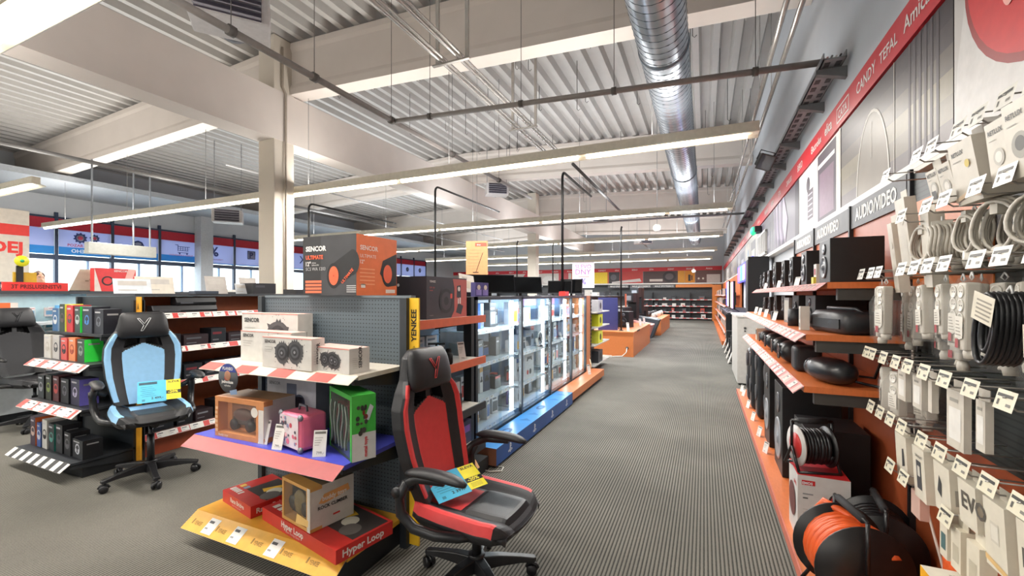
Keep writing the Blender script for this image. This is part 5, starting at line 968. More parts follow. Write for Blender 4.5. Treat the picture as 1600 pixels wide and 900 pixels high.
# ------------------------------------------------------------------ far left: accessories wall, sign, person
a_ = thing('accessory_wall', 'pale blue accessory wall with pegs at the far left under the red sign', 'shelving', (0, 0, 0), 0)
mb = MB(); mb.box(-8.04, -8.0, 1.2, 5.2, .1, 1.56, M('#b9d6de', .4)); mb.build('back_panel', a_)
mb = MB(); mb.box(-8.4, -7.9, 1.2, 7.4, 1.56, 1.6, M('#3c3f44')); mb.build('top_board', a_)
mb = MB(); mb.box(-8.4, -7.8, 1.2, 7.4, 0, .12, M('#55595f')); mb.build('plinth', a_)
mb = MB(); mb.box(-8.38, -8.04, 5.2, 7.4, .12, 1.56, M('#3c4a50')); mb.build('side_cupboard', a_)
rr = random.Random(11); k = 0
for zi, z in enumerate((1.38, 1.2, 1.02, .8)):
    for yi in range(12):
        y = 1.9+.17*yi; h = rr.uniform(.09, .14); mb = MB(); mb.box(-.004, .012, -.045, .045, -h, 0, M(rr.choice(['#e6eef0', '#d8e6ea', '#c9dde6', '#eceff0', '#b5cfdc', '#e8d8d4'])))
        mb.box(.0122, .013, -.03, .03, -h*.8, -h*.35, M(rr.choice(['#7aa8c8', '#5a6a7a', '#c8605a', '#e8e8e8', '#4a90a8']))); mb.cyl((-.03, 0, .005), (.05, 0, .005), .003, M('#99a0a5'), 5); mb.box(.05, .052, -.025, .025, -.03, .01, M('#f2f2f2'))
        mb.box(.0523, .0526, -.02, .02, -.015, -.008, M('#c8505a'))
        tag(mb.build('blister_pack', None, (-7.97, y, z), 0), f'small blister pack, {ORD[yi]} from the left in {ORD[zi]} row of the pale blue accessory wall', 'blister pack')
S('orange_carton', 'orange and white carton low on the accessory wall near the left edge', .16, .1, .12, '#e8703c', [('F', 'r', .6, 0, 1, 1, '#f2e8e0')], -7.8, 2.32, 1.33)
S('blue_carton', 'light blue carton with a picture at the accessory wall', .26, .12, .2, '#5aa4d8', [('F', 'r', 0, .85, 1, 1, '#2c62b0'), ('F', 'd', .55, .5, .06, '#3a3a40'), ('F', 'd', .55, .5, .035, '#c8c8cc')], -7.8, 2.9, 1.21)
t = thing('checkout_shelf', 'white low shelf unit at the foot of the accessory wall', 'shelving', (0, 0, 0), 0); mb = MB(); mb.box(-7.95, -7.6, 2.0, 5.0, 1.17, 1.2, M('#d8e0e4')); mb.box(-7.95, -7.6, 2.0, 5.0, .12, .7, M('#c9cfd2')); mb.build('white_shelf', t)
for y in (2.02, 3.5, 4.96): mb = MB(); mb.box(-7.95, -7.62, y, y+.03, .7, 1.17, M('#c9d0d4')); mb.build('divider', t)
mb = MB(); mb.box(-.3, .3, -.02, .02, 0, .11, M('#d8302c')); F = Fr((-.3, -.021, 0), (1, 0, 0), (0, 0, 1), (0, -1, 0)); mb.text(F, .3, .03, .05, '3T PRISLUSENSTVI', M('#5c1614'), .001, align='C', bold=.02, width=.46)
tag(mb.build('category_sign', None, (-7.93, 2.62, 1.6), PI/2), 'red accessories sign on top of the pale blue accessory wall', 'sign')
t = thing('hanging_banner', 'beige sale banner with a red stripe cut off by the left edge', 'banner', (-9.4, 0, 0), 0)
mb = MB(); mb.box(-.03, .0, 1.0, 3.03, 1.6, 2.82, M('#d8d0c4')); F = Fr((.0, 1.0, 1.6), (0, 1, 0), (0, 0, 1), (1, 0, 0)); mb.rect(F, 0, .84, 2.03, 1.0, M('#d2352f'), .001); mb.text(F, 1.96, .58, .16, 'VYPRODEJ', M('#d8352f'), .002, align='R', bold=.04)
mb.rect(F, .8, 0, 2.03, .14, M('#4a3440'), .002); mb.text(F, 1.98, .04, .06, 'DORUCENI', M(WHT), .003, align='R', bold=.02); mb.build('panel', t)
mb = MB(); 
for y in (1.3, 2.7): mb.cyl((-.015, y, 2.8), (-.015, y, 5.3), .004, M('#8c8c8c'), 5)
mb.build('wire', t)
mb = MB(); mb.lathe([(.001, 0), (.065, 0), (.07, .01), (.065, .02), (.001, .02)], M('#d8d82c', .3), (0, 0, .38), (1, 0, 0), 24); mb.lathe([(.001, .021), (.02, .021), (.001, .023)], M('#2fae7a'), (0, 0, .38), (1, 0, 0), 16)
tag(mb.build('round_sign', None, (-7.97, 2.5, 1.6), 0), 'round yellow disc above the red accessories sign', 'sign')
mb = MB(); mb.box(-.03, .0, -.09, .12, 0, .24, M('#c9a52c')); mb.box(.001, .03, -.07, -.01, 0, .32, M('#161616')); mb.box(.001, .03, -.01, .05, .02, .09, M('#161616')); tag(mb.build('standing_card', None, (-8.04, 2.54, 1.6), 0), 'black and mustard standing card under the round yellow disc', 'card')
S('angular_display', 'red angular display carton on the shelf top in front of the window', .5, .12, .34, '#d83a3c', [('F', 'p', [(.0, 0), (0, 1), (.16, 0)], '#e8dcd2'), ('F', 'p', [(.62, 0), (.8, 1), (1, 1), (.8, 0)], '#e8b0a8'), ('F', 'd', .3, .45, .07, '#2a2024', ), ('F', 'd', .3, .45, .05, '#d83a3c'), ('F', 't', .45, .85, .03, 'SENCOR', '#f4e4e0', .02)], -8.1, 3.5, 1.601)
cx = MB(); cx.shape(Fr((0, 0, 0), (1, 0, 0), (0, 0, 1), (0, -1, 0)), [(0, 0), (.42, 0), (.42, .32), (.12, .32)], M('#bfb9a6'), 0); cx.box(0, .42, 0, .1, 0, .01, M('#a8a292')); cx.text(Fr((0, 0, 0), (1, 0, 0), (0, 0, 1), (0, -1, 0)), .18, .12, .1, '-OS', M('#8e8875'), .002, bold=.02)
tag(cx.build('standing_card', None, (-8.25, 3.05, 1.601), PI/2), 'khaki slanted card left of the red angular display carton', 'card')
mb = MB(); mb.disc(Fr((0, 0, 0), (0, 1, 0), (0, 0, 1), (1, 0, 0)), 0, 0, .17, film_mat('#e8a0d0', .5), .0); tag(mb.build('window_sticker', None, (XL+.03, 8.45, 1.95), 0), 'pink round sticker on the window behind the red angular carton', 'sticker')
t = thing('hanging_beam_sign', 'long pale box hanging in front of the window posters', 'sign', (-13, 5.11, 2.5), 0)
mb = MB(); mb.box(-.1, .1, 0, 1.35, 0, .27, M('#85857f')); mb.build('box_body', t, bevel=.01)
mb = MB()
for y in (.1, .9, 1.25): mb.cyl((0, y, .27), (0, y, 2.2), .02, M('#8f959c'), 6)
mb.build('hanger_tube', t)
# person standing behind the accessories wall: continuous skinned body, head with face, hair
def person(loc, rz, label):
    t = thing('person', label, 'person', loc, rz)
    J = [((0, 0, .95), .15), ((0, 0, 1.12), .14), ((0, -.01, 1.32), .16), ((0, 0, 1.46), .1), ((0, -.01, 1.54), .055), ((0, -.02, 1.6), .06),
         ((-.19, 0, 1.42), .06), ((-.25, .03, 1.14), .045), ((-.24, -.1, .92), .032), ((-.24, -.15, .84), .03), ((.19, 0, 1.42), .06), ((.25, .03, 1.14), .045), ((.24, -.1, .92), .032), ((.24, -.15, .84), .03),
         ((-.1, 0, .88), .095), ((-.11, -.01, .48), .06), ((-.11, .02, .1), .042), ((-.12, -.13, .035), .035), ((.1, 0, .88), .095), ((.11, -.01, .48), .06), ((.11, .02, .1), .042), ((.12, -.13, .035), .035)]
    E_ = [(0, 1), (1, 2), (2, 3), (3, 4), (4, 5), (3, 6), (6, 7), (7, 8), (8, 9), (3, 10), (10, 11), (11, 12), (12, 13), (0, 14), (14, 15), (15, 16), (16, 17), (0, 18), (18, 19), (19, 20), (20, 21)]
    for s, c in ((-1, 9), (1, 13)):
        base = Vector(J[c][0])
        for q in range(4): a = len(J); J.append((tuple(base+Vector((s*(-.024+.016*q)*.2, -.012+.016*q-.02, -.06))), .009)); J.append((tuple(base+Vector((s*(-.024+.016*q)*.2-s*.01, -.012+.016*q-.02, -.1-.006*(q in (1, 2))))), .008)); E_ += [(c, a), (a, a+1)]
        a = len(J); J.append((tuple(base+Vector((-s*.02, -.045, -.03))), .01)); E_.append((c, a))
    me = bpy.data.meshes.new('body'); me.from_pydata([j[0] for j in J], E_, []); o = bpy.data.objects.new('body', me); C.objects.link(o); o.parent = t
    m = o.modifiers.new('skin', 'SKIN'); m.use_smooth_shade = True; ly = me.skin_vertices[0].data if me.skin_vertices else None
    if ly is None: me.attributes.new('skin', 'FLOAT', 'POINT')
    if ly is not None:
        for i, j in enumerate(J): ly[i].radius = (j[1], j[1])
        ly[0].use_root = True
    m2 = o.modifiers.new('sub', 'SUBSURF'); m2.levels = m2.render_levels = 1; me.materials.append(M('#3c4350', .8))
    sk = M('#c99a80', .5); mb = MB(); R = []
    for q in range(15):
        k = q/14; z = 1.575+.245*k; w_ = .074*math.sin(PI*(.18+.74*k))**.6; d = .092*math.sin(PI*(.2+.72*k))**.6; yc = -.02-(.02*(1-k) if k < .4 else 0)
        if k in (0, 1): w_ *= .3; d *= .3
        R.append([(w_*math.cos(a), yc+d*math.sin(a) - (.02*max(0, 1-abs(k-.42)/.12) if abs(a-1.5*PI) < .2 else 0), z) for a in [i*2*PI/24 for i in range(24)]])
    mb.rings(R, sk)
    for s in (-1, 1): mb.ball((s*.029, -.105, 1.71), .011, .006, .007, M('#f0ece8')); mb.ball((s*.029, -.11, 1.71), .005, .003, .005, M('#2a2018')); mb.ball((s*.076, -.015, 1.69), .01, .018, .028, sk); mb.box(s*.029-.016, s*.029+.016, -.112, -.104, 1.727, 1.732, M('#3a2a20'))
    mb.ball((0, -.122, 1.678), .012, .014, .014, sk); mb.box(-.022, .022, -.113, -.106, 1.635, 1.642, M('#a0584c')); mb.build('head', t)
    mb = MB(); R = []
    for q in range(9): k = q/8; z = 1.73+.11*k; f_ = max(.05, 1-k**3); R.append([(.083*f_*math.cos(a), -.01+(.1 if math.sin(a) > -.3 else .083)*f_*math.sin(a), z-(.05 if math.sin(a) > .1 else 0)*(1-k)) for a in [i*2*PI/20 for i in range(20)]])
    mb.rings(R, M('#4a3226', .8, bump=.4)); mb.build('hair', t)
person((-10.3, 3.42, .12), PI/2+.1, 'person with short brown hair standing behind the red accessories sign')
mb = MB(); mb.box(-10.7, -9.9, 3.0, 3.9, 0, .12, M('#5a5a5c')); tag(mb.build('platform'), 'low grey platform behind the accessory wall carrying the person', 'platform')
# ------------------------------------------------------------------ right wall shelving unit
RY0, RY1 = 2.92, 7.4; WO = wood('#d0713a'); OB = wood('#a8532f')
r = thing('wall_shelving', 'orange wooden wall shelving carrying the speakers on the right', 'shelving', (0, 0, 0), 0)
mb = MB(); mb.box(1.0, 1.03, .9, 6.1, .12, 2.03, OB); mb.build('back_panel', r)
for y in (2.9, 3.92, 5.06, 6.05): mb = MB(); mb.box(.975, 1.0, y-.015, y+.015, .12, 2.2, M('#1c1d20')); mb.build('upright', r)
PKL = M('#a8453f', .45)
for z, xf in ((1.62, .63), (1.325, .53), (1.03, .52)):
    y1 = 6.5; mb = MB(); mb.box(xf, .99, RY0, y1, z-.035, z, WO); s = mb.build('shelf', r)
    mb = MB(); mb.box(xf+.05, .99, RY0+.01, RY0+.05, z-.1, z-.036, M('#3d3b38')); mb.build('support_rail', s)
    lip(s, (xf, y1, z), (0, -1, 0), (-1, 0, 0), y1-RY0, .045, .055, PKL if z > 1.5 else M('#a8453e', .5), ('#cf8a7c', .07) if z < 1.5 else None, True, seed=int(z*10), lab='#b98072' if z > 1.5 else '#c4b6a8')
mb = MB(); mb.box(.46, 1.0, 1.0, RY1, .05, .12, WO); mb.box(.5, 1.0, 1.0, RY1, 0, .05, M('#2a221e')); base = mb.build('base_shelf', r)
lip(base, (.46, 2.55, .122), (0, -1, 0), (-1, 0, 0), 1.5, .06, .06, M('#dcdad6', .4), None, True, seed=9, lab='#f8f8f6')
mb = MB(); mb.box(.452, .46, 2.6, RY1, .06, .125, M('#c9705c')); mb.build('edge_strip', r)
mb = MB(); mb.box(.99, 1.0, .9, 2.88, .92, 2.2, pegmat('#2b302e')); mb.box(.985, 1.0, 2.2, 2.88, 1.55, 2.02, wood('#d4783c')); mb.build('dark_pegboard', r)
mb = MB(); mb.box(.9, .99, .9, 2.62, 2.12, 2.14, M('#c9c4ba', .4)); mb.build('grey_ledge', r)
# speakers on the shelves (front faces -x)
RX = -PI/2
top = [(3.13, .25, .25, .255, 'largest black studio speaker at the near end of the top shelf', 'A'), (3.72, .18, .2, .24, 'black speaker with a round woofer behind the largest one', 'A'), (4.22, .14, .22, .24, 'plain narrow black speaker, third from the near end on top shelf', 'B'), (4.62, .16, .2, .24, 'black speaker, fourth from the near end on top shelf', 'B'), (5.15, .18, .2, .26, 'taller black speaker, fifth from the near end on top shelf', 'B'), (5.6, .14, .16, .2, 'small black speaker, sixth from the near end on top shelf', 'A'), (6.0, .12, .16, .2, 'small black speaker, seventh from the near end on top shelf', 'A'), (6.3, .1, .14, .18, 'smallest black speaker at the far end of top shelf', 'B')]
for y, w_, d, h, l, k in top: bookshelf_speaker((.66+d/2, y, 1.621), RX, w_, d, h, l, cone='#55575c' if k == 'A' else '#26272a')
mb = MB(); mb.box(-.035, .035, -.03, .03, 0, .13, M('#d8d4ce', .4)); F = Fr((-.035, -.0305, 0), (1, 0, 0), (0, 0, 1), (0, -1, 0)); mb.rect(F, .015, .06, .055, .1, M('#a83a44'), .001); mb.box(-.03, .03, -.045, -.03, 0, .045, M('#d8c94a'))
tag(mb.build('small_radio', None, (.7, 3.42, 1.621), RX), 'small white and red device between the two nearest top shelf speakers', 'radio')
for i, (y, x) in enumerate([(4.0, .66), (4.9, .66), (5.9, .66)]): tagstand((x, y, 1.621), RX+.3, ['nearest', 'middle', 'farthest'][i]+' small price tag stand on the top speaker shelf', .07)
# middle shelf
t = thing('boombox', 'large black boombox lying at the near end of the middle shelf', 'speaker', (.76, 3.12, 1.326), RX+.25)
mb = MB(); R = []
for x, sy, z0, z1 in ((-.2, .08, .02, .11), (-.17, .1, .0, .13), (-.05, .105, 0, .135), (.05, .105, 0, .135), (.16, .1, .0, .13), (.19, .08, .02, .11)): R.append([(x, -sy, z0+.02), (x, -sy*.8, z0), (x, sy*.8, z0), (x, sy, z0+.02), (x, sy, z1-.03), (x, sy*.75, z1), (x, -sy*.75, z1), (x, -sy, z1-.03)])
mb.rings(R, M('#26272a', .4)); mb.build('body_shell', t); mb = MB(); mb.box(-.14, .14, -.108, -.1, .03, .085, M('#111214')); mb.build('grille', t)
mb = MB(); mb.tube([(-.16, 0, .12), (-.14, -.02, .145), (.14, -.02, .145), (.16, 0, .12)], .01, M('#3f4145', .3), 8); mb.build('handle', t)
for i, (y, w_, d, h, l) in enumerate([(3.62, .3, .28, .22, 'big black speaker behind the boombox'), (4.15, .26, .22, .22, 'black speaker, second behind the boombox'), (4.75, .2, .22, .215, 'black speaker, third behind the boombox'), (5.25, .16, .2, .22, 'black speaker, fourth behind the boombox'), (5.7, .14, .18, .2, 'black speaker, fifth behind the boombox'), (6.15, .14, .16, .19, 'black speaker at the far end of the middle shelf')]):
    bookshelf_speaker((.66+d/2+.02, y, 1.326), RX, w_, d, h, l, two=i % 2 == 0)
S('white_phone_box', 'white slim carton standing left of the boombox', .05, .05, .15, '#dcd8ce', [('F', 'r', .2, .1, .8, .3, '#8a8a86'), ('F', 'r', .2, .45, .8, .9, '#b8b4aa')], .585, 3.28, 1.326, RX)
mb = MB(); mb.cyl((0, 0, 0), (0, 0, .12), .045, M('#222327', .5), 20); mb.cyl((0, 0, .12), (0, 0, .125), .04, M('#3d3f44', .3), 20); mb.box(-.012, .012, -.047, -.044, .03, .06, M('#a9abb0')); tag(mb.build('round_speaker', None, (.6, 3.68, 1.326), RX), 'small round black speaker on the middle shelf beside the white slim carton', 'speaker')
S('book_carton', 'grey tablet box leaning on the middle shelf', .14, .02, .2, '#6d6b68', [('F', 'r', .1, .1, .9, .9, '#a9a49c')], .62, 4.1, 1.326, RX+.1)
mb = MB(); mb.rings([[(x, -.05, 0), (x, .05, 0), (x, .05, .07), (x*.9, 0, .085), (x, -.05, .07)] for x in (-.05, .05)], M('#2b2c30'), smooth=False); tag(mb.build('small_speaker', None, (.61, 4.55, 1.326), RX), 'low black speaker in front of the third middle shelf speaker', 'speaker')
for i, y in enumerate((4.4, 5.0, 5.5, 5.9)): tagstand((.56, y, 1.326), RX+.3, ORD[i]+' upright price tag from the near end on the middle speaker shelf', .08)
# lower shelf
t = thing('egg_speaker', 'glossy black egg shaped speaker at the near end of the lower shelf', 'speaker', (.68, 3.08, 1.031), RX+.45)
mb = MB(); mb.rings([[(x, -.085*k*math.cos(a), .075+.075*k*math.sin(a)) for a in [i*2*PI/20 for i in range(20)]] for x, k in ((-.15, .15), (-.145, .5), (-.12, .8), (-.06, .97), (0, 1), (.06, .97), (.12, .8), (.145, .5), (.15, .15))], M('#232427', .3)); mb.build('body_shell', t)
mb = MB(); mb.lathe([(.05, 0), (.055, .01), (.04, .015), (.001, .012)], M('#5a5c62', .2, metal=.5), (-.14, 0, .075), (-1, 0, 0), 20); mb.build('end_cap', t)
def cubespk(x, y, w_, h, label, rz=RX):
    mb = MB(); mb.box(-w_/2, w_/2, -w_/2, w_/2, 0, h, M('#222326', .5)); tag(mb.build('cube_speaker', None, (x, y, 1.031), rz, bevel=.03, seg=4), label, 'speaker')
cubespk(.64, 3.52, .16, .17, 'black cube speaker behind the egg shaped one')
for i, (y, r_) in enumerate([(3.9, .085), (4.3, .08), (4.75, .08), (5.3, .07)]):
    t = thing('round_radio', f'rounded black radio, {ORD[i]} behind the cube speaker on the lower shelf', 'speaker', (.63, y, 1.031), RX); mb = MB(); mb.rings([[(x, (r_+.02)*k*math.cos(a), r_+r_*k*math.sin(a)) for a in [j*2*PI/18 for j in range(18)]] for x, k in ((-.1, .5), (-.09, .85), (-.05, 1), (.05, 1), (.09, .85), (.1, .5))], M('#1e1f22', .35)); mb.build('body_shell', t)
    mb = MB(); mb.lathe([(r_*.7, 0), (r_*.7, .01), (r_*.4, .004), (.001, .012)], M('#33353a', .25), (0, -r_-.012, r_), (0, -1, 0), 18); mb.build('woofer', t)
S('radio_carton', 'cream and black clock radio at the far end of the lower shelf', .1, .1, .13, '#c9c0ae', [('F', 'r', .1, .5, .9, .9, '#26272a')], .6, 5.7, 1.031, RX)
mb = MB(); mb.tube([(.9, 2.95, 1.042), (.84, 3.05, 1.042), (.78, 3.2, 1.042), (.86, 3.35, 1.042), (.95, 3.3, 1.042), (.965, 3.2, 1.2)], .008, M('#1a1a1a'), 6); tag(mb.build('speaker_cable'), 'black cable lying on the lower shelf beside the egg speaker', 'cable')
for i, pts in enumerate([[(.97, 2.86, 1.5), (.96, 2.8, 1.2), (.975, 2.85, .95), (.96, 2.7, .6), (.97, 2.5, .3), (.95, 2.45, .13)], [(.95, 2.95, 1.12), (.9, 2.9, 1.08), (.93, 2.84, 1.04), (.98, 2.86, 1.1), (.97, 2.84, 1.3)]]):
    mb = MB(); mb.tube(pts, .006, M('#e8dcd0'), 6); tag(mb.build('white_cable'), ['long white cable hanging down the orange wall panel', 'short curled white cable at the near end of the lower shelf'][i], 'cable')
for i, y in enumerate((2.83, 2.76)):
    mb = MB(); mb.tube([(.97, y, 1.45), (.955, y-.02, 1.1), (.97, y+.02, .85), (.955, y-.01, .62), (.97, y, .5), (.95, y+.03, .66), (.97, y+.01, .8)], .011, M('#1a1a1c'), 6); tag(mb.build('black_cable'), ['left', 'right'][i]+' of two black cables dangling on the orange wall panel', 'cable')
# tall speakers on the base
def subw(x, y, w_, d, h, label): return bookshelf_speaker((x+d/2, y, .121), RX, w_, d, h, label, cone='#8a8d92', name='party_speaker')
subw(.6, 3.52, .38, .34, .56, 'large black party speaker behind the cable drum carton')
subw(.56, 4.15, .4, .38, .7, 'big black party speaker, second from the near end of the base shelf')
t = subw(.56, 4.85, .36, .34, .76, 'black party speaker, third from the near end of the base shelf')
for i, (y, h, x) in enumerate([(5.35, .74, .6), (5.8, .8, .56), (6.25, .78, .54), (6.7, .7, .54)]):
    t = thing('tower_speaker', f'tall rounded black speaker, {ORD[i]} of four at the far end of the base shelf', 'speaker', (x+.1, y, .121), RX); mb = MB(); mb.box(-.13, .13, -.1, .1, 0, h, M('#1d1e21', .35)); mb.build('cabinet', t, bevel=.05, seg=4)
    for z in (.25, .55): mb = MB(); mb.lathe([(.09, 0), (.09, .008), (.06, .002), (.001, .012)], M('#3a3c42', .3), (0, -.1, z*h/.7), (0, -1, 0), 20); mb.build('woofer', t)
for i, (y, z) in enumerate([(7.2, 0), (6.9, 0), (6.2, 0), (5.6, 0), (5.0, 0), (4.5, 0)]): tagstand((.5, y, .121), RX+.4, f'price tag stand, {ORD[i]} from the far end along the base shelf edge', .1)
# cable drum carton + red drum
t = thing('cable_drum_carton', 'white carton with a red top picturing a cable drum', 'carton', (.62, 3.09, .121), .0)
mb = MB(); w_, d, h = .25, .27, .39; mb.box(-w_/2, w_/2, -d/2, d/2, 0, h, M('#dedad6', .45), {'T': M('#c8282c')}); fr_ = bframes(w_, d, h)
art(mb, fr_, [('F', 'r', .08, .86, .34, .93, '#c8282c'), ('F', 't', .09, .872, .014, 'EMOS', '#ffffff', .03), ('F', 'r', .1, .72, .3, .74, '#888888'), ('F', 'r', .1, .66, .2, .68, '#555555'), ('F', 'd', .76, .68, .042, '#3a2a28'), ('F', 'd', .76, .68, .032, '#c8343c'), ('F', 'd', .76, .68, .012, '#4a2226'), ('L', 'd', .45, .5, .1, '#6a3a38'), ('L', 'd', .45, .5, .075, '#b8383c'), ('L', 'd', .45, .5, .03, '#5a2a2a'), ('L', 't', .9, .8, .02, 'EMOS', '#c8282c', .03, 'R')] + [('F', 'r', .1, .5-.05*k, .4, .51-.05*k, '#b5b1ad') for k in range(5)])
mb.build('printed_box', t)
def drum(loc, rot, R_, L, flange, core, cable, label, handle, front_cap=None, group=None):
    t = thing('cable_drum', label, 'cable drum', loc, rot)   # axis along local y, centre at loc
    mb = MB(); mb.lathe([(.02, -.008), (R_, -.008), (R_, .0), (.02, .0)], M(flange, .4), (0, -L/2, 0), (0, 1, 0), 36)
    if front_cap: mb.lathe([(.001, -.012), (R_*.62, -.012), (R_*.62, -.007), (.001, -.007)], M(front_cap, .4), (0, -L/2, 0), (0, 1, 0), 30)
    mb.build('front_flange', t)
    mb = MB(); mb.lathe([(.02, 0), (R_, 0), (R_, .008), (.02, .008)], M(flange if flange[1] < '8' else '#1d1b1c', .4), (0, L/2, 0), (0, 1, 0), 36); mb.build('rear_flange', t)
    mb = MB(); mb.cyl((0, -L/2, 0), (0, L/2, 0), R_*.45, M(core, .4), 24); mb.build('hub', t)
    mb = MB(); pts = []; turns = int(L/.019)
    for j in range(turns*22): a = j*2*PI/22; pts.append((R_*.78*math.cos(a)*(1+.02*math.sin(j*.7)), -L/2+.012+(L-.024)*j/(turns*22), R_*.78*math.sin(a)*(1+.02*math.sin(j*.7))))
    mb.tube(pts, .0115, M(cable, .35), 6); pts = [(p[0]*.87, p[1], p[2]*.87) for p in pts]; mb.tube(pts, .011, M(cable, .35), 5); mb.build('wound_cable', t)
    mb = MB(); r2 = .009; w2 = L/2+.03; z0 = -R_-.012
    for s in (-1, 1): mb.tube([(-R_*.75, s*w2, z0), (0, s*w2, 0), (R_*.75, s*w2, z0)], r2, M('#1d1d1f', .3), 8); mb.tube([(0, s*w2, 0), (0, s*w2, R_+.03)], r2, M('#1d1d1f', .3), 8); mb.tube([(s*R_*.75, -w2, z0), (s*R_*.75, w2, z0)], r2, M('#1d1d1f', .3), 8)
    mb.tube([(0, -w2, R_+.03), (0, w2, R_+.03)], r2, M('#1d1d1f', .3), 8)
    fr2 = mb.build('tube_frame', t); mb = MB(); mb.tube([(0, -w2*handle, R_+.03), (0, w2*handle, R_+.03)], .018, M('#2b2b2d', .8, bump=.4), 12); mb.build('grip', fr2); return t
drum((.59, 3.09, .511+.135), PI/2*-1+.25, .118, .16, '#d8d4d0', '#c9282c', '#1b1b1e', 'black cable drum with a red and white disc standing on the carton', .7, '#c8302e')
mb = MB(); mb.box(-.1, .1, -.085, .085, 0, .004, M('#b8202a')); tag(mb.build('red_sheet', None, (.6, 3.09, .5115), .25), 'red plastic sheet under the black cable drum', 'sheet')
drum((.62, 2.47, .335), .2, .195, .22, '#1b1a1b', '#26221f', '#e0602c', 'big orange extension cable drum at the bottom of the right shelf', .75)
t = drum((.82, 2.79, .302), -.1, .165, .24, '#1b1b1d', '#222222', '#1b1b1e', 'big black extension cable drum behind the orange one', .8)
mb = MB(); mb.tube([(.52, 2.62, .46), (.55, 2.6, .52), (.6, 2.58, .5), (.68, 2.52, .47), (.74, 2.44, .46), (.76, 2.38, .4)], .02, M('#e0602c', .35), 8); tag(mb.build('loose_cable'), 'loose loop of orange cable over the top of the orange drum', 'cable')
# ------------------------------------------------------------------ hooks with price tags on the dark board
def hook(y, z, label_, tagc='#ece8dc', L=.24, dbl=True):
    t = thing('display_hook', label_, 'hook', (.984, y, z), 0, 'metal display hooks with price tags on the right wall')
    mb = MB(); mb.tube([(0, 0, 0), (-L+.03, 0, 0), (-L+.015, 0, .012)], .003, M('#a5a29c', .3, metal=.6), 5); mb.tube([(0, 0, .035), (-L, 0, .035)], .0025, M('#a5a29c', .3, metal=.6), 5); mb.build('wire', t)
    mb = MB(); n = Vector((-1, 0, .25)).normalized(); v = Vector((0, 0, 1))-n*n.z; v.normalize(); o = Vector((-L-.002, .036, .0)); F = Fr(o, (0, -1, 0), v, n)
    mb.rect(F, -.006, 0, .078, .056, M(tagc, .35), 0); mb.rect(F, .0, .036, .065, .045, M('#3d3b36'), .0008); mb.rect(F, .006, .012, .014, .028, M('#55524c'), .0008); mb.rect(F, .045, .012, .064, .02, M('#7a766e'), .0008)
    mb.poly([o+Vector((.002, 0, 0)), o+v*.05+Vector((.002, 0, 0)), o+v*.05+Vector((.002, -.072, 0)), o+Vector((.002, -.072, 0))], M('#b5b2aa')); mb.build('price_tag', t)
rowsH = [(2.06, [2.47, 2.16, 2.04, 1.86, 1.75, 1.62, 1.5, 1.38]), (1.85, [2.3, 2.08, 1.95, 1.76, 1.62, 1.48]), (1.63, [2.8, 2.66, 2.56, 2.3, 2.18, 2.07, 1.95, 1.76, 1.64, 1.5]), (1.235, [2.72, 2.64, 2.5, 2.36, 2.24, 2.1, 1.95, 1.79, 1.62]), (.975, [2.66, 2.54, 2.42, 2.3, 2.12, 1.98, 1.84, 1.7, 1.56]), (.77, [2.42, 2.28, 1.94])]
rn = ['top', 'second', 'third', 'fourth', 'fifth', 'lowest']
for ri, (z, ys) in enumerate(rowsH):
    for yi, y in enumerate(ys): hook(y, z, f'wire display hook with price tag, {ORD[yi]} from the left in the {rn[ri]} row', '#e9e2c8' if ri > 2 else '#ece9e0')
# hanging goods
HX = .84
def htab(mb, z): mb.tube([(0, 0, z+.004), (0, .012, z-.012), (0, 0, z-.024), (0, -.012, z-.012), (0, 0, z+.004)], .003, M('#e8e8e6'), 5)
def hang(name, label, mb, y, z, x=HX, rz=0, cat='accessory', rx=0.): 
    o = mb.build(name, None, (x, y, z), (rx, 0, rz)); return tag(o, label, cat)
def coil(y, z, label, col='#d6d0c4', r=.055, n=5, tw=0.):
    t = thing('coiled_cable', label, 'cable', (HX if 'behind' not in label else .92, y, z), (0, 0, tw)); mb = MB()
    for k in range(n):
        R_ = r*(1+.07*((k*7) % 3)); mb.tube([((k-n/2)*.011+.003*math.sin(3*a), R_*math.cos(a), -.09+R_*1.12*math.sin(a)) for a in [i*2*PI/18 for i in range(18)]], .0055, M(col, .4), 6, closed=True)
    mb.build('coil', t); mb = MB(); htab(mb, 0); mb.box(-.03, .03, -.012, .012, -.05, -.012, M('#d5d0c4')); mb.build('hang_tab', t)
    mb = MB(); mb.lathe([(.022, 0), (.024, .02), (.02, .05), (.008, .058)], M('#e9e4da', .35), (-.01, -.01, -.2), (0, .2, 1), 14); mb.lathe([(.019, 0), (.019, .003), (.001, .003)], M('#b8b2a6'), (-.01, -.01, -.203), (0, 0, 1), 14); mb.build('plug', t)
for i, y in enumerate((2.31, 2.2, 1.98, 1.82, 1.66)): coil(y, 1.86-.012, f'white coiled extension cable, {ORD[i]} from the left below the second tag row', r=[.06, .05, .055, .07, .06][i], n=5+i % 2, tw=[.2, -.3, .1, .3, .5][i])
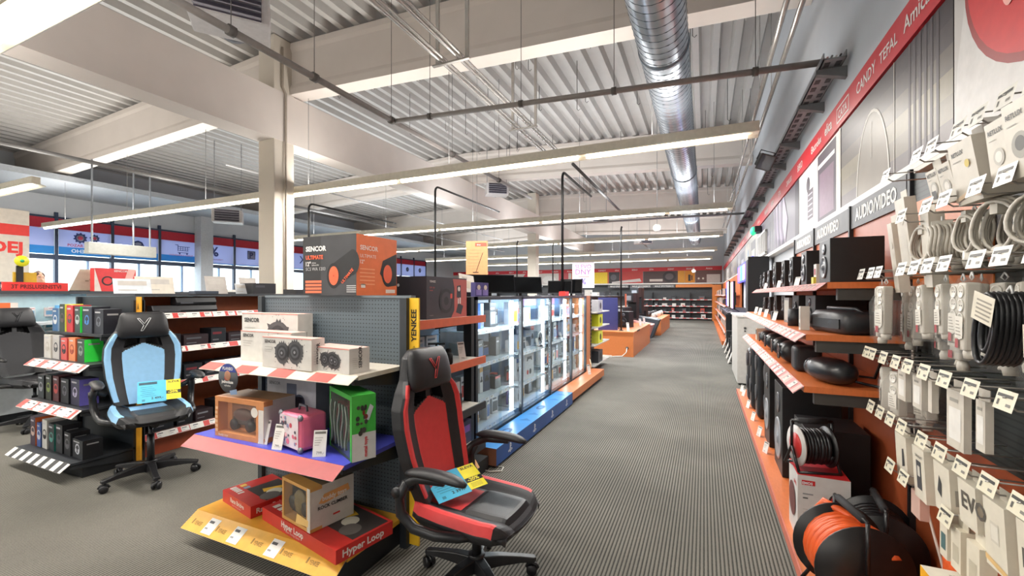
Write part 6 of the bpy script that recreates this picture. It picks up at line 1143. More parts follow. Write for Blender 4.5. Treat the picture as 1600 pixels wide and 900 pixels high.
def strip(y, z, label, sockets=4, h=.24, bag=True, x=HX, tilt=0., red=True):
    h *= 1.12; t = thing('power_strip', label, 'power strip', (x, y, z), (tilt+.06*math.sin(y*37), 0, .25*math.sin(y*23))); mb = MB(); mb.box(-.024, .016, -.028, .028, -h-.03, -.03, M('#d6d0c4', .35)); s = mb.build('strip_body', t, bevel=.006)
    for k in range(sockets):
        mb = MB(); zz = -.06-k*(h-.04)/sockets; mb.lathe([(.021, 0), (.022, .003), (.018, .0035), (.017, .001), (.001, .001)], M('#f0ece2', .3), (-.024, 0, zz), (-1, 0, 0), 18); mb.box(-.0262, -.0252, -.008, -.005, zz-.002, zz+.002, M('#55524c')); mb.box(-.0262, -.0252, .005, .008, zz-.002, zz+.002, M('#55524c')); mb.build('socket', s)
    mb = MB(); f = Fr((-.0245, .028, -h-.03), (0, -1, 0), (0, 0, 1), (-1, 0, 0)); mb.rect(f, .0, h*.18, .054, h*.5, M('#efeade'), .004)
    for q in range(5): mb.rect(f, .006, h*(.22+.05*q), .045-.004*q, h*(.235+.05*q), M('#8f8a80'), .0046)
    if red: mb.rect(f, .004, .006, .026, .036, M('#a8303a'), .0046)
    mb.build('paper_label', s)
    mb = MB()
    for k in range(3): mb.tube([(.02+.008*k, .036+.004*k, -.06), (.022+.008*k, .05+.004*k, -h*.6), (.02, .04, -h*1.05), (.0, .01+.01*k, -h*1.18), (.0, -.02, -h*1.08), (.02, .0, -h)], .0055, M('#ded8cc', .4), 6)
    mb.lathe([(.018, 0), (.02, .02), (.012, .045)], M('#e2dcd0', .4), (0, -.01, -h*1.25), (0, .1, 1), 12); mb.build('cord', t)
    mb = MB(); mb.rings([[(-.03, -.035, -h-.06), (.045, -.035, -h-.06), (.045, .065, -h-.06), (-.03, .065, -h-.06)], [(-.034, -.042, -h*.5), (.05, -.042, -h*.5), (.05, .072, -h*.5), (-.034, .072, -h*.5)], [(-.01, -.01, -.01), (.01, -.01, -.01), (.01, .01, -.01), (-.01, .01, -.01)]], bag_mat()); 
    mb.build('plastic_bag', t); mb = MB(); htab(mb, 0); mb.build('hang_tab', t)
strip(2.68, 1.62, 'white five socket power strip, leftmost in the big row', 5, .22, x=.8); strip(2.56, 1.62, 'white wide power strip, second from the left in the big row', 5, .2, x=.78)
strip(2.33, 1.62, 'white coiled power strip bag, third in the big row', 3, .18); strip(2.17, 1.62, 'white power strip, fourth in the big row, under blue grey tags', 3, .17); strip(2.05, 1.62, 'white power strip, fifth in the big row', 4, .19)
strip(1.9, 1.62, 'white power strip with a red mark in the middle of the big row', 4, .2, x=.8); strip(1.63, 1.62, 'white power strip behind the black cable bags', 4, .3, x=.88)
strip(2.68, 1.225, 'white power strip at the left end of the fourth row', 3, .18, x=.82, red=False); strip(2.54, 1.225, 'white power strip, second in the fourth row', 3, .18, x=.82, red=False)
for i, (y, z, s) in enumerate([(1.62, 1.57, .5), (1.42, 1.5, -.1)]):
    t = thing('black_cable_bag', ['black cable in a clear bag with a white paper label, left one', 'black cable in a clear bag at the right edge of the photo'][i], 'cable', (.76, y, z), (s*.5, 0, 0)); mb = MB()
    for k in range(7): R_ = .06; mb.tube([((k-3.5)*.011, R_*.8*math.cos(a), -.12+R_*1.7*math.sin(a)) for a in [j*2*PI/18 for j in range(18)]], .007, M('#1c1c1e', .35), 6, closed=True)
    for k in range(6): mb.tube([((k-3)*.011, .027*math.cos(a), -.12+.066*math.sin(a)) for a in [j*2*PI/14 for j in range(14)]], .008, M('#1c1c1e', .35), 6, closed=True)
    mb.build('coil', t); mb = MB(); f = Fr((-.05, .05, -.1), (0, -1, 0), (0, 0, 1), (-1, 0, 0)); mb.rect(f, 0, 0, .1, .08, M('#e4dcc8'), 0)
    for q in range(5): mb.rect(f, .02, .01+.012*q, .09, .015+.012*q, M('#8d8678'), .001)
    mb.build('paper_label', t); mb = MB(); mb.ball((-.01, .04, -.21), .03, .03, .025, M('#e2dcd0')); mb.build('plug', t); mb = MB(); htab(mb, 0); mb.build('hang_tab', t)
for i, (y, h) in enumerate([(2.7, .24), (2.6, .22), (2.36, .24), (2.22, .26), (2.1, .22), (1.97, .24), (1.85, .22), (1.74, .26)]): strip(y, 1.62, f'white power strip hanging behind the front ones, {ORD[i]} from the left', 3, h, x=.91)
for i, (y, h) in enumerate([(2.66, .2), (2.52, .2), (2.44, .16)]): strip(y, 1.225, f'white power strip in the rear of the fourth row, {ORD[i]} from the left', 2, h, x=.9, red=False)
for i, y in enumerate((2.25, 2.12, 1.92, 1.74, 1.58)): coil(y, 1.848, f'white coiled extension cable behind the front coils, {ORD[i]} from the left', r=.055, n=4, tw=.2*i-.4)
# white cartons in the top rows
def wcart(y, z, w_, h, d, label, col='#cec7ba', arts=(), x=.8, rz=RX, rx=0., name='white_carton'):
    mb = MB(); mb.box(-w_/2, w_/2, -d/2, d/2, -h, 0, M(col, .45)); fr_ = {'F': (Fr((-w_/2, -d/2, -h), (w_, 0, 0), (0, 0, h), (0, -1, 0)), w_, h), 'L': (Fr((-w_/2, d/2, -h), (0, -d, 0), (0, 0, h), (-1, 0, 0)), d, h), 'R': (Fr((w_/2, -d/2, -h), (0, d, 0), (0, 0, h), (1, 0, 0)), d, h)}
    art(mb, fr_, arts); mb.box(-.03, .03, -.001, .001, 0, .035, M(col)); return tag(mb.build(name, None, (x, y, z), (rx, 0, rz)), label, 'carton')
RT = [('F', 't', .12, .8, .013, 'RETLUX', '#4c4a46', .03), ('F', 'r', .12, .7, .45, .715, '#a8a49a'), ('F', 'd', .5, .42, .025, '#b9b4aa'), ('F', 'd', .5, .42, .016, '#e9e4da')]
wcart(2.42, 1.97, .1, .32, .04, 'tall white carton hanging in front of the audio video sign, left one', arts=[('F', 'r', .2, .1, .8, .5, '#d8d2c6'), ('F', 'd', .5, .7, .02, '#c9c3b6')], x=.8, rx=.1)
wcart(2.53, 1.88, .05, .32, .04, 'narrow tall white carton with round sockets pictured at the left end', arts=[('F', 'd', .5, .2+.16*k, .016, '#cdc7ba') for k in range(4)], x=.8, rx=.1)
wcart(2.28, 1.88, .07, .3, .05, 'white slim carton behind the tall white one', x=.84, rx=.05)
wcart(2.12, 2.02, .08, .12, .05, 'small white socket carton, left in the top row', arts=RT+[('F', 'r', .2, .1, .6, .35, '#55534e')], rx=.2)
wcart(2.02, 2.02, .09, .14, .06, 'second small white socket carton in the top row', arts=RT, rx=.2)
wcart(1.86, 2.05, .14, .2, .1, 'large white carton with round symbols in the top row', arts=RT[:2]+[('R', 'd', .5, .2+.2*k, .01, '#7a766c') for k in range(4)]+[('F', 'd', .7, .62, .013, '#c8b04a'), ('F', 'p', [(0, .05), (.5, .12), (1, .05), (1, .12), (.5, .19), (0, .12)], '#d8c0a4')], rx=.15)
wcart(1.68, 2.05, .1, .18, .09, 'large white carton with a round lamp picture in the top row', arts=RT, rx=.1)
wcart(1.56, 2.06, .12, .2, .08, 'white lamp carton with the biggest round picture at the right', arts=RT[:2]+[('F', 'd', .5, .42, .035, '#9a968c'), ('F', 'd', .5, .44, .02, '#55534e')], x=.78, rx=.1)
wcart(1.43, 2.05, .1, .16, .08, 'white carton at the right edge of the photo in the top row', arts=RT, x=.78)
wcart(1.44, 1.83, .1, .12, .03, 'yellow and grey bagged pack at the right edge', '#7d848c', [('F', 'r', 0, .6, 1, 1, '#e8b02c'), ('F', 't', .2, .75, .02, 'F', '#3a3a3a', .03)], x=.76, name='yellow_pack')
# fourth row blisters
for i, (y, w_, h) in enumerate([(2.42, .08, .13), (2.27, .08, .13), (2.16, .03, .12), (1.98, .11, .2), (1.83, .05, .16)]):
    wcart(y, 1.22, w_, h, .02, f'white blister card, {ORD[i]} from the left in the fourth row', arts=[('F', 'r', .15, .15, .85, .7, '#f2efe8'), ('F', 'r', .2, .8, .7, .86, '#9c978c')] if w_ > .04 else (), x=.8, name='blister_card')
wcart(1.5, 1.16, .12, .16, .012, 'white socket plate in a clear sleeve hanging alone on the dark board', '#f4f1ea', arts=[('F', 'r', .1, .1, .9, .9, '#e4e0d8')], x=.9, name='socket_plate')
mb = MB(); mb.box(-.003, .003, -.03, .03, -.22, 0, M('#9a94b0', .2)); hang('clear_strip', 'tilted lilac plastic strip beside the white socket plate', mb, 1.42, 1.2, .82, 0, 'strip', .2)
for i, (y, w_, h, d, a) in enumerate([(2.36, .11, .19, .05, 'A'), (2.18, .1, .2, .06, 'B'), (2.0, .11, .17, .06, 'C'), (1.84, .1, .14, .06, 'D'), (1.7, .1, .2, .06, 'E'), (1.56, .1, .2, .05, 'D')]):
    aa = {'A': [('F', 'p', [(.55, .3), (.6, .7), (.75, .72), (.8, .35)], '#3a3a3a')], 'B': [('F', 'r', .3, .2, .7, .75, '#3f3f42'), ('F', 'r', .4, .45, .6, .65, '#d8d4c8'), ('F', 't', .3, .82, .01, 'SOLIGHT', '#55524c', .02)], 'C': [('F', 'p', [(.2, .4), (.35, .75), (.5, .6), (.45, .3)], '#3a3a3a'), ('R', 't', .2, .3, .05, 'NIX', '#9a958a', .03)], 'D': [('F', 't', .2, .4, .05, 'EVO', '#5a564e', .03)], 'E': [('F', 'r', .3, .4, .7, .7, '#c9c3b4'), ('F', 'r', .34, .44, .66, .66, '#e8e2d4'), ('F', 'p', [(0, .08), (1, .02), (1, .1), (0, .16)], '#d8b47a')]}[a]
    wcart(y, .955, w_, h, d, f'cream boxed doorbell or lamp, {ORD[i]} from the left in the fifth row', '#e6dfcd', aa, x=.79, rx=.05)
wcart(2.27, .75, .08, .1, .03, 'clear empty blister on the orange panel', '#c9a89a', x=.8, name='clear_blister')
t = thing('orange_cable_bag', 'orange cable bundle in a bag hanging above the yellow carton', 'cable', (.85, 2.1, .72), 0); mb = MB(); mb.rings([[(.04*k*math.cos(a), .075*k*math.sin(a), z) for a in [j*2*PI/16 for j in range(16)]] for z, k in ((-.22, .75), (-.2, .95), (-.12, 1), (-.04, .75), (0, .2))], M('#e0602c', .4, bump=.5)); mb.build('cable_bundle', t)
mb = MB(); htab(mb, .01); mb.build('hang_tab', t)
for i, (y, w_) in enumerate([(1.98, .05), (1.9, .06), (1.8, .07)]): wcart(y, .78, w_, .14, .04, f'small cream boxed item, {ORD[i]} in the lowest row above the yellow carton', '#e4dcc8', [('F', 'r', .2, .2, .8, .6, '#4a6a6a' if i == 0 else '#b8b09c')], x=.78)
t = thing('lamp_carton', 'big yellow and white carton at the bottom right corner', 'carton', (.83, 1.62, .121), 0)
mb = MB(); w_, d, h = .3, .62, .5; mb.box(-w_/2, w_/2, -d/2, d/2, 0, h, M('#e9e2d2', .4), {'L': M('#e8a81c')}); fr_ = bframes(w_, d, h); art(mb, fr_, [('T', 'p', [(.0, .78), (0, .86), (1, .52), (1, .44)], '#e8b870'), ('T', 'r', .2, .1, .8, .3, '#3a3f46'), ('T', 'd', .3, .85, .02, '#e8b870'), ('T', 't', .2, .92, .012, 'RETLUX', '#8d8678', .02), ('L', 't', .1, .8, .04, 'LED', '#7a5a10', .02)]); mb.build('printed_box', t)
# ------------------------------------------------------------------ beyond the right shelving
def tv(loc, rz, w_, h, label, cols=None, stand=True, body='#15161a'):
    t = thing('television', label, 'television', loc, rz); z0 = .06 if stand else 0; mb = MB(); mb.box(-w_/2, w_/2, -.015, .03, z0, z0+h, M(body, .3)); mb.box(-w_/4, w_/4, .03, .06, z0+h*.15, z0+h*.6, M(body, .3)); mb.build('housing', t, bevel=.004)
    mb = MB(); F = Fr((-w_/2, -.0155, z0), (1, 0, 0), (0, 0, 1), (0, -1, 0))
    if cols:
        n = len(cols)
        for i, c in enumerate(cols): mb.rect(F, .012+(w_-.024)*i/n, .015, .012+(w_-.024)*(i+1)/n, h-.015, M(c, emit=1.6), .0005)
        mb.disc(F, w_*.5, h*.5, h*.2, M(cols[0], emit=2.2), .001)
    else: mb.rect(F, .012, .015, w_-.012, h-.015, M('#08080b', .08), .0005)
    mb.build('screen', t)
    if stand: 
        for s in (-1, 1): mb = MB(); mb.tube([(s*w_*.35, -.12, .006), (s*w_*.35, 0, .065), (s*w_*.35, .12, .006)], .008, PLA, 6); mb.build('foot', t)
t = thing('white_cabinet', 'white metal cabinet standing past the speaker shelving', 'cabinet', (.74, 9.1, 0), 0)
mb = MB(); mb.box(-.22, .2, -.75, .75, .03, 1.16, M('#c9c6c0', .5)); mb.build('cabinet_body', t, bevel=.01); mb = MB(); mb.box(-.24, .22, -.77, .77, 1.161, 1.19, M('#dcd9d2', .4)); mb.build('top_board', t)
mb = MB(); mb.cyl((-.1, -.765, .98), (-.1, -.752, .98), .02, M('#3a3a3a'), 10); mb.cyl((-.1, -.765, .93), (-.1, -.752, .93), .014, M('#3a3a3a'), 10); mb.build('lock', t)
mb = MB(); mb.box(-.2, .18, -.73, .73, 0, .03, M('#2a2a2a')); mb.build('plinth', t)
mb = MB(); mb.box(-.16, .16, -.22, .22, 0, 1.02, M('#121215', .35)); mb.box(-.165, -.16, -.2, .2, .05, .97, M('#202126', .6)); tag(mb.build('black_tower_speaker', None, (.86, 8.75, 1.191), 0), 'very tall black speaker box on the white cabinet against the wall prints', 'speaker')
t = thing('tv_stand', 'dark shelf table carrying the lit televisions near the right wall', 'table', (.7, 12.4, 0), 0)
mb = MB(); mb.box(-.25, .39, -2.2, 2.2, 1.13, 1.17, M('#2a2c33')); mb.build('table_top', t)
for y in (-2.1, 2.06): mb = MB(); mb.box(-.1, .39, y, y+.05, 0, 1.13, M('#1f2024')); mb.build('side_panel', t)
tv((.6, 11.2, 1.171), -PI/2, 1.1, .62, 'nearest lit television with a warm white and purple picture', ['#d8a070', '#e8e0e8', '#b88ad8'])
tv((.6, 13.2, 1.171), -PI/2, 1.2, .68, 'second lit television with a blue and pink picture', ['#3a5ad8', '#d85aa0', '#e8f0ff'])
mb = MB(); mb.box(-.02, .02, -2.2, 2.2, 0, .5, M('#4a4cb8', emit=.9)); F = Fr((-.021, 2.2, 0), (0, -1, 0), (0, 0, 1), (-1, 0, 0))
for k, c in enumerate(['#e85a8a', '#4ad0e8', '#f0f0ff', '#7a4ae0', '#e8e8ff']): mb.rect(F, .3+.8*k, .05, .9+.8*k, .45, M(c, emit=1.2), .001)
tag(mb.build('lit_banner', None, (.98, 13.0, 1.9), 0), 'glowing blue and pink light banner above the televisions on the right wall', 'sign')
b = thing('wall_shelving', 'far right wall shelving with small items between the televisions and the back corner', 'shelving', (0, 0, 0), 0)
mb = MB(); mb.box(1.0, 1.05, 14.8, 28.2, .1, 2.2, wood('#d0713a')); mb.build('back_panel', b)
for z in (.4, .8, 1.2, 1.55): mb = MB(); mb.box(.6, 1.0, 14.8, 28.2, z-.03, z, WO); s = mb.build('shelf', b); lip(s, (.6, 28.2, z), (0, -1, 0), (-1, 0, 0), 13.4, .04, .03, M('#d8d0c8'), ('#c8504c', .12), False)
mb = MB(); mb.box(.5, 1.0, 14.8, 28.2, 0, .12, WO); mb.build('base_shelf', b)
rr = random.Random(31); 
for zi, z in enumerate((.121, .401, .801, 1.201, 1.551)):
    for k in range(12):
        y = 15.2+k*1.02+rr.uniform(0, .3); h = rr.uniform(.14, .24); 
        S('appliance', f'small appliance, {ORD[k]} from the near end, {["base", "lowest", "second", "third", "top"][zi]} shelf of the far right wall', .3, .2, h, rr.choice(['#e2ddd4', '#2a2b2f', '#c9c4bc', '#3a3a40', '#d8d4ce']), [('F', 'd', .5, .5, .06, rr.choice(['#55585e', '#c8504c', '#8a8d92']))], .76, y, z, RX, cat='appliance', group=None)
for i, y in enumerate((8.05, 7.7, 10.3, 10.9, 11.6, 12.4, 13.2, 14.1)):
    pass
# leaning cards and dark boxes low at the right, past the white cabinet
for i, (y, h) in enumerate([(10.6, .5), (11.3, .6), (12.2, .45), (13.4, .55)]): bookshelf_speaker((.72, y, .001), RX, .3, .3, h, f'black floor speaker, {ORD[i]} from the near end under the television table')
for i, y in enumerate((10.95, 11.75, 12.8, 14.0)): 
    mb = MB(); mb.obox(Matrix.Rotation(-.35, 4, 'X'), -.12, .12, -.006, .006, 0, .3, M('#e4ded4')); tag(mb.build('leaning_card', None, (.5, y, .005), RX), f'white card leaning on the floor, {ORD[i]} from the near end under the television table', 'card')
# ------------------------------------------------------------------ low wooden displays on the left of the aisle
Wd = wood('#cf7a44')
t = thing('low_display', 'low beech display box with a cable hole at the end', 'display box', (0, 0, 0), 0)
mb = MB(); mb.box(-2.75, -1.6, 11.0, 14.6, 0, .6, Wd); mb.box(-2.77, -1.58, 10.98, 14.62, .6, .625, Wd); mb.build('box_body', t)
mb = MB(); mb.lathe([(.001, 0), (.035, 0), (.035, .006), (.001, .006)], M('#1a1412'), (-1.75, 11.0, .22), (0, -1, 0), 16); mb.build('cable_hole', t)
mb = MB(); mb.box(-1.575, -1.56, 11.5, 11.9, .6, .64, M('#33302e')); mb.build('label_holder', t)
mb = MB(); mb.tube([(-1.75, 10.985, .22), (-1.76, 10.93, .12), (-1.85, 10.88, .03), (-2.1, 10.85, .012), (-2.5, 10.8, .012)], .012, M('#ece4d8'), 6); mb.box(-2.35, -2.1, 10.82, 10.88, 0, .035, M('#ece6dc')); tag(mb.build('white_cable'), 'white cable running out of the hole in the beech display box', 'cable')
tv((-2.25, 11.9, .626), -PI/2+.35, 1.0, .62, 'big dark blue television seen at an angle on the beech display box', body='#2c2f52')
mb = MB(); mb.obox(Matrix.Rotation(.0, 4, 'X'), -.25, .25, -.02, .02, 0, .85, M('#36396a', .3)); tag(mb.build('standing_screen', None, (-2.3, 11.35, .626), .25), 'tall dark blue screen back standing on the near end of the beech display box', 'television')
bookshelf_speaker((-2.05, 12.6, .626), -.3, .35, .3, .45, 'black box speaker right of the dark blue screen')
mb = MB(); mb.box(-.02, .02, -.45, .45, 0, .95, M('#b85a3c')); tag(mb.build('display_partition', None, (-2.3, 14.2, .626), .15), 'rusty orange upright panel at the far end of the beech display box', 'panel')
for i, (x, y) in enumerate([(-1.75, 11.2), (-1.72, 13.3), (-1.72, 14.2)]): tagstand((x, y, .626), .6, f'white leaning card, {ORD[i]} from the near end on the beech display box', .22)
mb = MB(); mb.prism([(-.5, 0, 0), (.25, 0, 0), (.45, 0, .55), (-.5, 0, .7)], (0, .9, 0), M('#c88a80', .5)); tag(mb.build('slanted_display', None, (-2.0, 14.75, 0), 0), 'pinkish slanted display box after the beech one', 'display box')
mb = MB(); mb.prism([(-.5, 0, 0), (.25, 0, 0), (.5, 0, .65), (-.5, 0, .8)], (0, .9, 0), M('#3c434a', .5), None); mb.poly([(-.3, -.01, .72), (.4, -.01, .66), (.4, .9, .69), (-.3, .9, .75)], M('#8ab4d0')); tag(mb.build('slanted_display', None, (-1.95, 16.0, 0), 0), 'dark slanted display box with a blue top', 'display box')
mb = MB(); mb.box(-2.6, -1.5, 17.3, 22, 0, .6, Wd); tag(mb.build('low_display'), 'second low beech display box farther down the aisle', 'display box')
for i, (y, h) in enumerate([(15.0, .9), (16.3, 1.0), (13.3, .55), (17.6, .5)]):
    z = {15.0: .71, 16.3: .81, 13.3: .626, 17.6: .601}[y]
    t = thing('coffee_machine', f'black upright appliance, {ORD[i]} on the displays left of the aisle', 'appliance', (-2.25, y+.1, z), -.4); mb = MB(); mb.box(-.17, .17, -.2, .2, 0, .05, PLA); mb.box(-.17, .17, .02, .2, .05, h, M('#1f2023', .3)); mb.box(-.17, .17, -.2, .02, h*.65, h, M('#26272b', .3)); mb.build('body', t, bevel=.01); mb = MB(); mb.box(-.1, .1, -.204, -.2, h*.72, h*.9, M('#8d949c', .2)); mb.build('display', t)
for k in range(10): 
    mb = MB(); mb.ball((0, 0, .12), .09, .09, .12, M(['#e8e2d8', '#2c2d31'][k % 2], .3), 10); mb.tube([(.07, 0, .06), (.13, 0, .1), (.07, 0, .18)], .012, PLA, 6); tag(mb.build('kettle', None, (-1.8-.3*(k % 2), 17.6+.42*k, .601), k), f'kettle, {ORD[k]} from the near end on the second beech display box', 'kettle')
# yellow box and small shelf just behind the glass cabinet end
b = thing('small_shelving', 'dark shelving with yellow goods behind the wooden end panel', 'shelving', (0, 0, 0), 0)
mb = MB(); mb.box(-2.36, -2.3, 8.35, 9.8, 0, 1.45, M('#2a2d33')); mb.build('back_panel', b)
for z in (.15, .55, .9, 1.2): mb = MB(); mb.box(-2.3, -1.95, 8.35, 9.8, z-.02, z, M('#c9c4bc')); mb.build('shelf', b)
for i, (z, c) in enumerate([(.9, '#d8d82c'), (1.2, '#c8c8d0'), (.55, '#e0e04a'), (.15, '#3a3c42')]): S('tool_carton', ['bright yellow', 'pale grey', 'lower yellow', 'bottom black'][i] + ' carton on the dark shelving behind the end panel', .4, .25, .24, c, [('F', 'd', .5, .5, .07, '#1f2022')], -2.1, 9.0, z+.001)
# ------------------------------------------------------------------ back wall: prints, signs and shelving
def backf(x0, z0, y=YB-.021): return Fr((x0, y, z0), (1, 0, 0), (0, 0, 1), (0, -1, 0))
mb = MB(); mb.box(-17.9, 1.0, YB-.02, YB-.001, 3.05, 3.3, redm); f = backf(-17.9, 3.12)
for k in range(17): mb.text(f, .4+1.1*k, 0, .1, ['Amica', 'TEFAL', 'CANDY', 'elica', 'BEKO', 'ETA', 'SONY', 'BRAUN'][k % 8], M(WHT), .001, bold=.01)
tag(mb.build('brand_fascia'), 'red band of brand names across the back wall', 'sign')
def bprint(x0, x1, col, draw, label): mb = MB(); mb.box(x0+.01, x1-.01, YB-.02, YB-.001, 2.3, 3.05, M(col)); f = backf(x0, 2.3); draw(mb, f, x1-x0); tag(mb.build('wall_print'), label, 'poster')
bprint(-.5, 1.0, '#6a4a44', lambda mb, f, W: (mb.rect(f, .65, 0, 1.4, .5, M('#c9b8b0'), .001), mb.disc(f, .2, .25, .06, M('#e8d8c8'), .001), mb.disc(f, .45, .25, .06, M('#e8d8c8'), .001)), 'rightmost back wall print with a pale sofa like shape')
bprint(-1.1, -.5, '#d88a1c', lambda mb, f, W: (mb.rect(f, .2, .1, .35, .5, M('#2a2018'), .001), mb.rect(f, .38, .15, .45, .45, M('#2a2018'), .001)), 'narrow orange back wall print with dark figures')
bprint(-3.6, -1.1, '#4a3434', lambda mb, f, W: (mb.disc(f, 1.6, .4, .4, M('#2a2224'), .001, rb=.34), mb.disc(f, 1.6, .4, .25, M('#5a5052'), .002, rb=.2), mb.rect(f, 2.1, 0, 2.5, .75, M('#d8952c'), .002), mb.rect(f, .4, .1, 1.2, .25, M('#c9bcb4'), .003)), 'back wall print of a big round speaker')
bprint(-5.8, -3.6, '#b83a34', lambda mb, f, W: (mb.rect(f, 0, 0, .7, .75, M('#3a3438'), .001), mb.disc(f, .3, .4, .2, M('#5d5a60'), .002), mb.shape(f, [(.2, 0), (.2, .1), (2, .3), (2.1, .1)], M('#d8d0ca'), .003)), 'back wall print of a red panel with a white soundbar')
bprint(-8.4, -5.8, '#c86a34', lambda mb, f, W: (mb.rect(f, .2, .05, 1.1, .7, M('#e8ded0'), .001), mb.disc(f, .6, .35, .3, M('#b85a2c'), .002), mb.rect(f, 1.4, 0, 2.5, .75, M('#e8c82c'), .001)), 'orange and yellow back wall print of food')
bprint(-12.6, -8.4, '#d8cfc8', lambda mb, f, W: (mb.disc(f, 1, .4, .4, M('#c8303a'), .001), mb.disc(f, 2.6, .3, .5, M('#e8e4e0'), .001, rb=.28), mb.rect(f, 3.3, 0, 4, .75, M('#b8484c'), .001)), 'white and red back wall print of appliances')
bprint(-17.9, -12.6, '#d0c4c0', lambda mb, f, W: (mb.disc(f, 1.4, .4, .4, M('#a83a44'), .001), mb.rect(f, 3, 0, 4, .7, M('#7d8494'), .001)), 'leftmost back wall print half hidden by posters')
mb = MB(); mb.box(-17.9, 1.0, YB-.6, YB-.02, 2.2, 2.27, M('#f0ebe2')); tag(mb.build('top_rail'), 'white rail above the back wall shelving', 'rail')
bs = thing('back_shelving', 'dark shelving along the back wall at the end of the aisle', 'shelving', (0, 0, 0), 0)
mb = MB(); mb.box(-14, .6, YB-.08, YB-.04, .1, 2.2, M('#3a3d40')); mb.build('back_panel', bs)
for z in (.12, .48, .85, 1.25): mb = MB(); mb.box(-14, .45, YB-.5, YB-.08, z-.03, z, M('#4a4a4c')); s = mb.build('shelf', bs); lip(s, (-14, YB-.5, z+.02), (1, 0, 0), (0, -1, 0), 14.45, .05, .01, M('#e4ded8'), ('#c8504c', .2), False)
for x in (-13.9, -9, -5.2, -3, -.8): mb = MB(); mb.box(x, x+.03, YB-.5, YB-.08, .12, 1.7, M('#2a2b2e')); mb.build('divider', bs)
mb = MB(); mb.box(.45, .95, YB-.62, YB-.08, 0, 2.15, wood('#d88038')); mb.build('orange_column', bs); mb = MB(); mb.box(-1.6, .45, YB-.55, YB-.1, 2.0, 2.18, wood('#d88038')); mb.build('orange_header', bs)
for k, x in enumerate((-4.4, -3.0, -1.62)): mb = MB(); mb.box(x-1.35, x-.02, YB-.56, YB-.54, 1.98, 2.18, sg); mb.text(backf(x-1.3, 2.04, YB-.561), .1, 0, .09, 'MALE SPOTREBICE', M(WHT), .002, bold=.02, width=1.1); tag(mb.build('category_sign'), f'dark small appliances sign on the back wall, {ORD[k]} from the left', 'sign')
rr = random.Random(63)
for zi, z in enumerate((.121, .481, .851, 1.251)):
    for k in range(16):
        x = -8.2+k*.54+rr.uniform(-.08, .08); h = rr.uniform(.12, .26); 
        if rr.random() < (.45 if zi < 2 and x > -1 else .12) or min(abs(x-q) for q in (-5.2, -3, -.8)) < .2 or x > .25: continue
        S('appliance', f'small appliance, {ORD[k]} from the left on the {["lowest", "second", "third", "top"][zi]} back wall shelf', rr.uniform(.14, .34), .2, h, rr.choice(['#e8e4de', '#d8d0c8', '#2a2b2f', '#b8483c', '#55575c', '#efe9df']), [('F', 'r', .2, .2, .8, .5, rr.choice(['#55585e', '#c8c8c8', '#a84a3c']))], x, YB-.3, z, 0, cat='appliance')
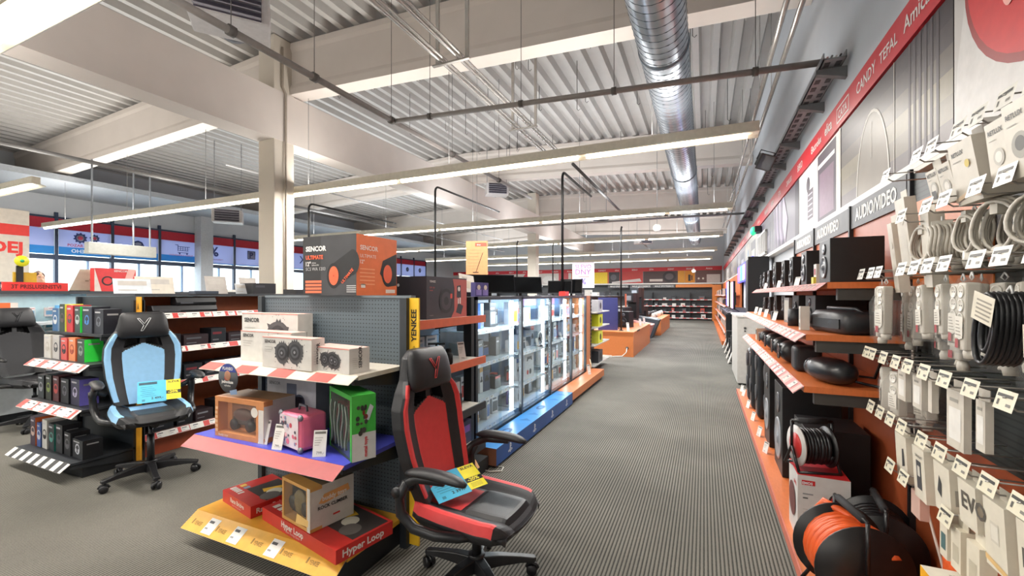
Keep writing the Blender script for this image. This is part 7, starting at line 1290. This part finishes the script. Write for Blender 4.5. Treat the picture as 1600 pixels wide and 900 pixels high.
# distant gondolas left of the aisle (dark tops seen over the cabinets)
for i, (x0, x1, y0, y1, h) in enumerate([(-4.9, -3.4, 12.6, 24, 1.5), (-8.4, -7.6, 7.45, 14, 1.5), (-5.85, -4.5, 12.5, 24, 1.5), (-10.8, -9.8, 6, 20, 1.4)]):
    if i == 2: continue
    if i == 0: x0 = -6.0
    t = thing('gondola_shelving', ['long dark gondola behind the glass cabinets', 'dark gondola beyond the accessory wall', '', 'dark gondola near the left windows'][i], 'shelving', (0, 0, 0), 0)
    mb = MB(); mb.box(x0+.3, x1-.3, y0, y1, 0, h-.02, M('#33363b')); mb.build('core', t); mb = MB(); mb.box(x0+.1, x1-.1, y0, y1, h-.02, h, M('#3a3d42')); mb.build('top_board', t)
    for z in (.2, .6, 1.0):
        mb = MB(); mb.box(x0, x0+.3, y0, y1, z-.02, z, M('#c9c4bc')); mb.box(x1-.3, x1, y0, y1, z-.02, z, M('#c9c4bc')); s = mb.build('shelf', t)
    rr = random.Random(90+i)
    for k in range(8): 
        h2 = rr.uniform(.12, .28); S('carton', f'carton on the gondola top, {ORD[k]} from the near end, {["behind the glass cabinets", "beyond the accessory wall", "", "near the left windows"][i]}', .4, .25, h2, rr.choice(['#26272b', '#3a3d44', '#d8d2c8', '#b8b4ac', '#2c2d33']), [('F', 'r', .1, .3, .6, .6, '#8a8d92')], (x0+x1)/2, y0+.7+k*(y1-y0-1.5)/7, h+.001)
tv((-1.9+.0, 24.5, .001), 0, .8, .5, 'small dark television near the back of the aisle on the floor') if 0 else None
# ------------------------------------------------------------------ shared group phrases for repeats
GP = {'headphone_carton': 'headphone cartons on the left end display', 'accessory_carton': 'small cartons in the glass cabinets', 'game_case': 'slim game cases', 'gamepad_carton': 'gamepad cartons in the glass cabinets', 'display_hook': 'wire display hooks with price tags on the right wall', 'power_strip': 'white power strips hanging on the right wall', 'coiled_cable': 'white coiled cables hanging on the right wall', 'white_carton': 'white cartons hanging on the right wall', 'blister_card': 'white blister cards in the fourth row', 'blister_pack': 'blister packs on the pale blue accessory wall', 'loudspeaker': 'black speakers on the shelves', 'party_speaker': 'big speakers on the base shelf', 'tower_speaker': 'tower speakers at the far end of the base shelf', 'round_radio': 'rounded black radios on the lower shelf', 'appliance': 'small appliances on the far shelves', 'kettle': 'kettles on the second beech display', 'carton': 'cartons on the gondola tops', 'price_tag_stand': 'small upright price tags', 'ceiling_light': 'rows of suspended ceiling lights', 'unit_heater': 'unit heaters under the roof', 'gaming_chair': 'gaming chairs', 'glass_cabinet': 'lit glass display cabinets', 'speaker_carton': 'white car speaker cartons', 'wall_print': 'large wall prints', 'window_poster': 'lilac window posters', 'cable_post': 'black cable posts', 'audio_carton': 'dark audio cartons on the striped shelves', 'monitor': 'black monitors on the glass cabinets', 'category_sign': 'grey category signs', 'cable_drum': 'extension cable drums', 'globe_sensor': 'white hanging globes', 'leaning_card': 'white cards leaning on the floor', 'coffee_machine': 'black upright appliances on the displays', 'card_stand': 'cards on the gondola top', 'offer_card': 'blue and yellow sale cards', 'television': 'televisions'}
for o in list(C.objects):
    if o.parent is None and 'label' in o.keys() and 'group' not in o.keys():
        b = o.name.split('.')[0]
        if b in GP: o['group'] = GP[b]
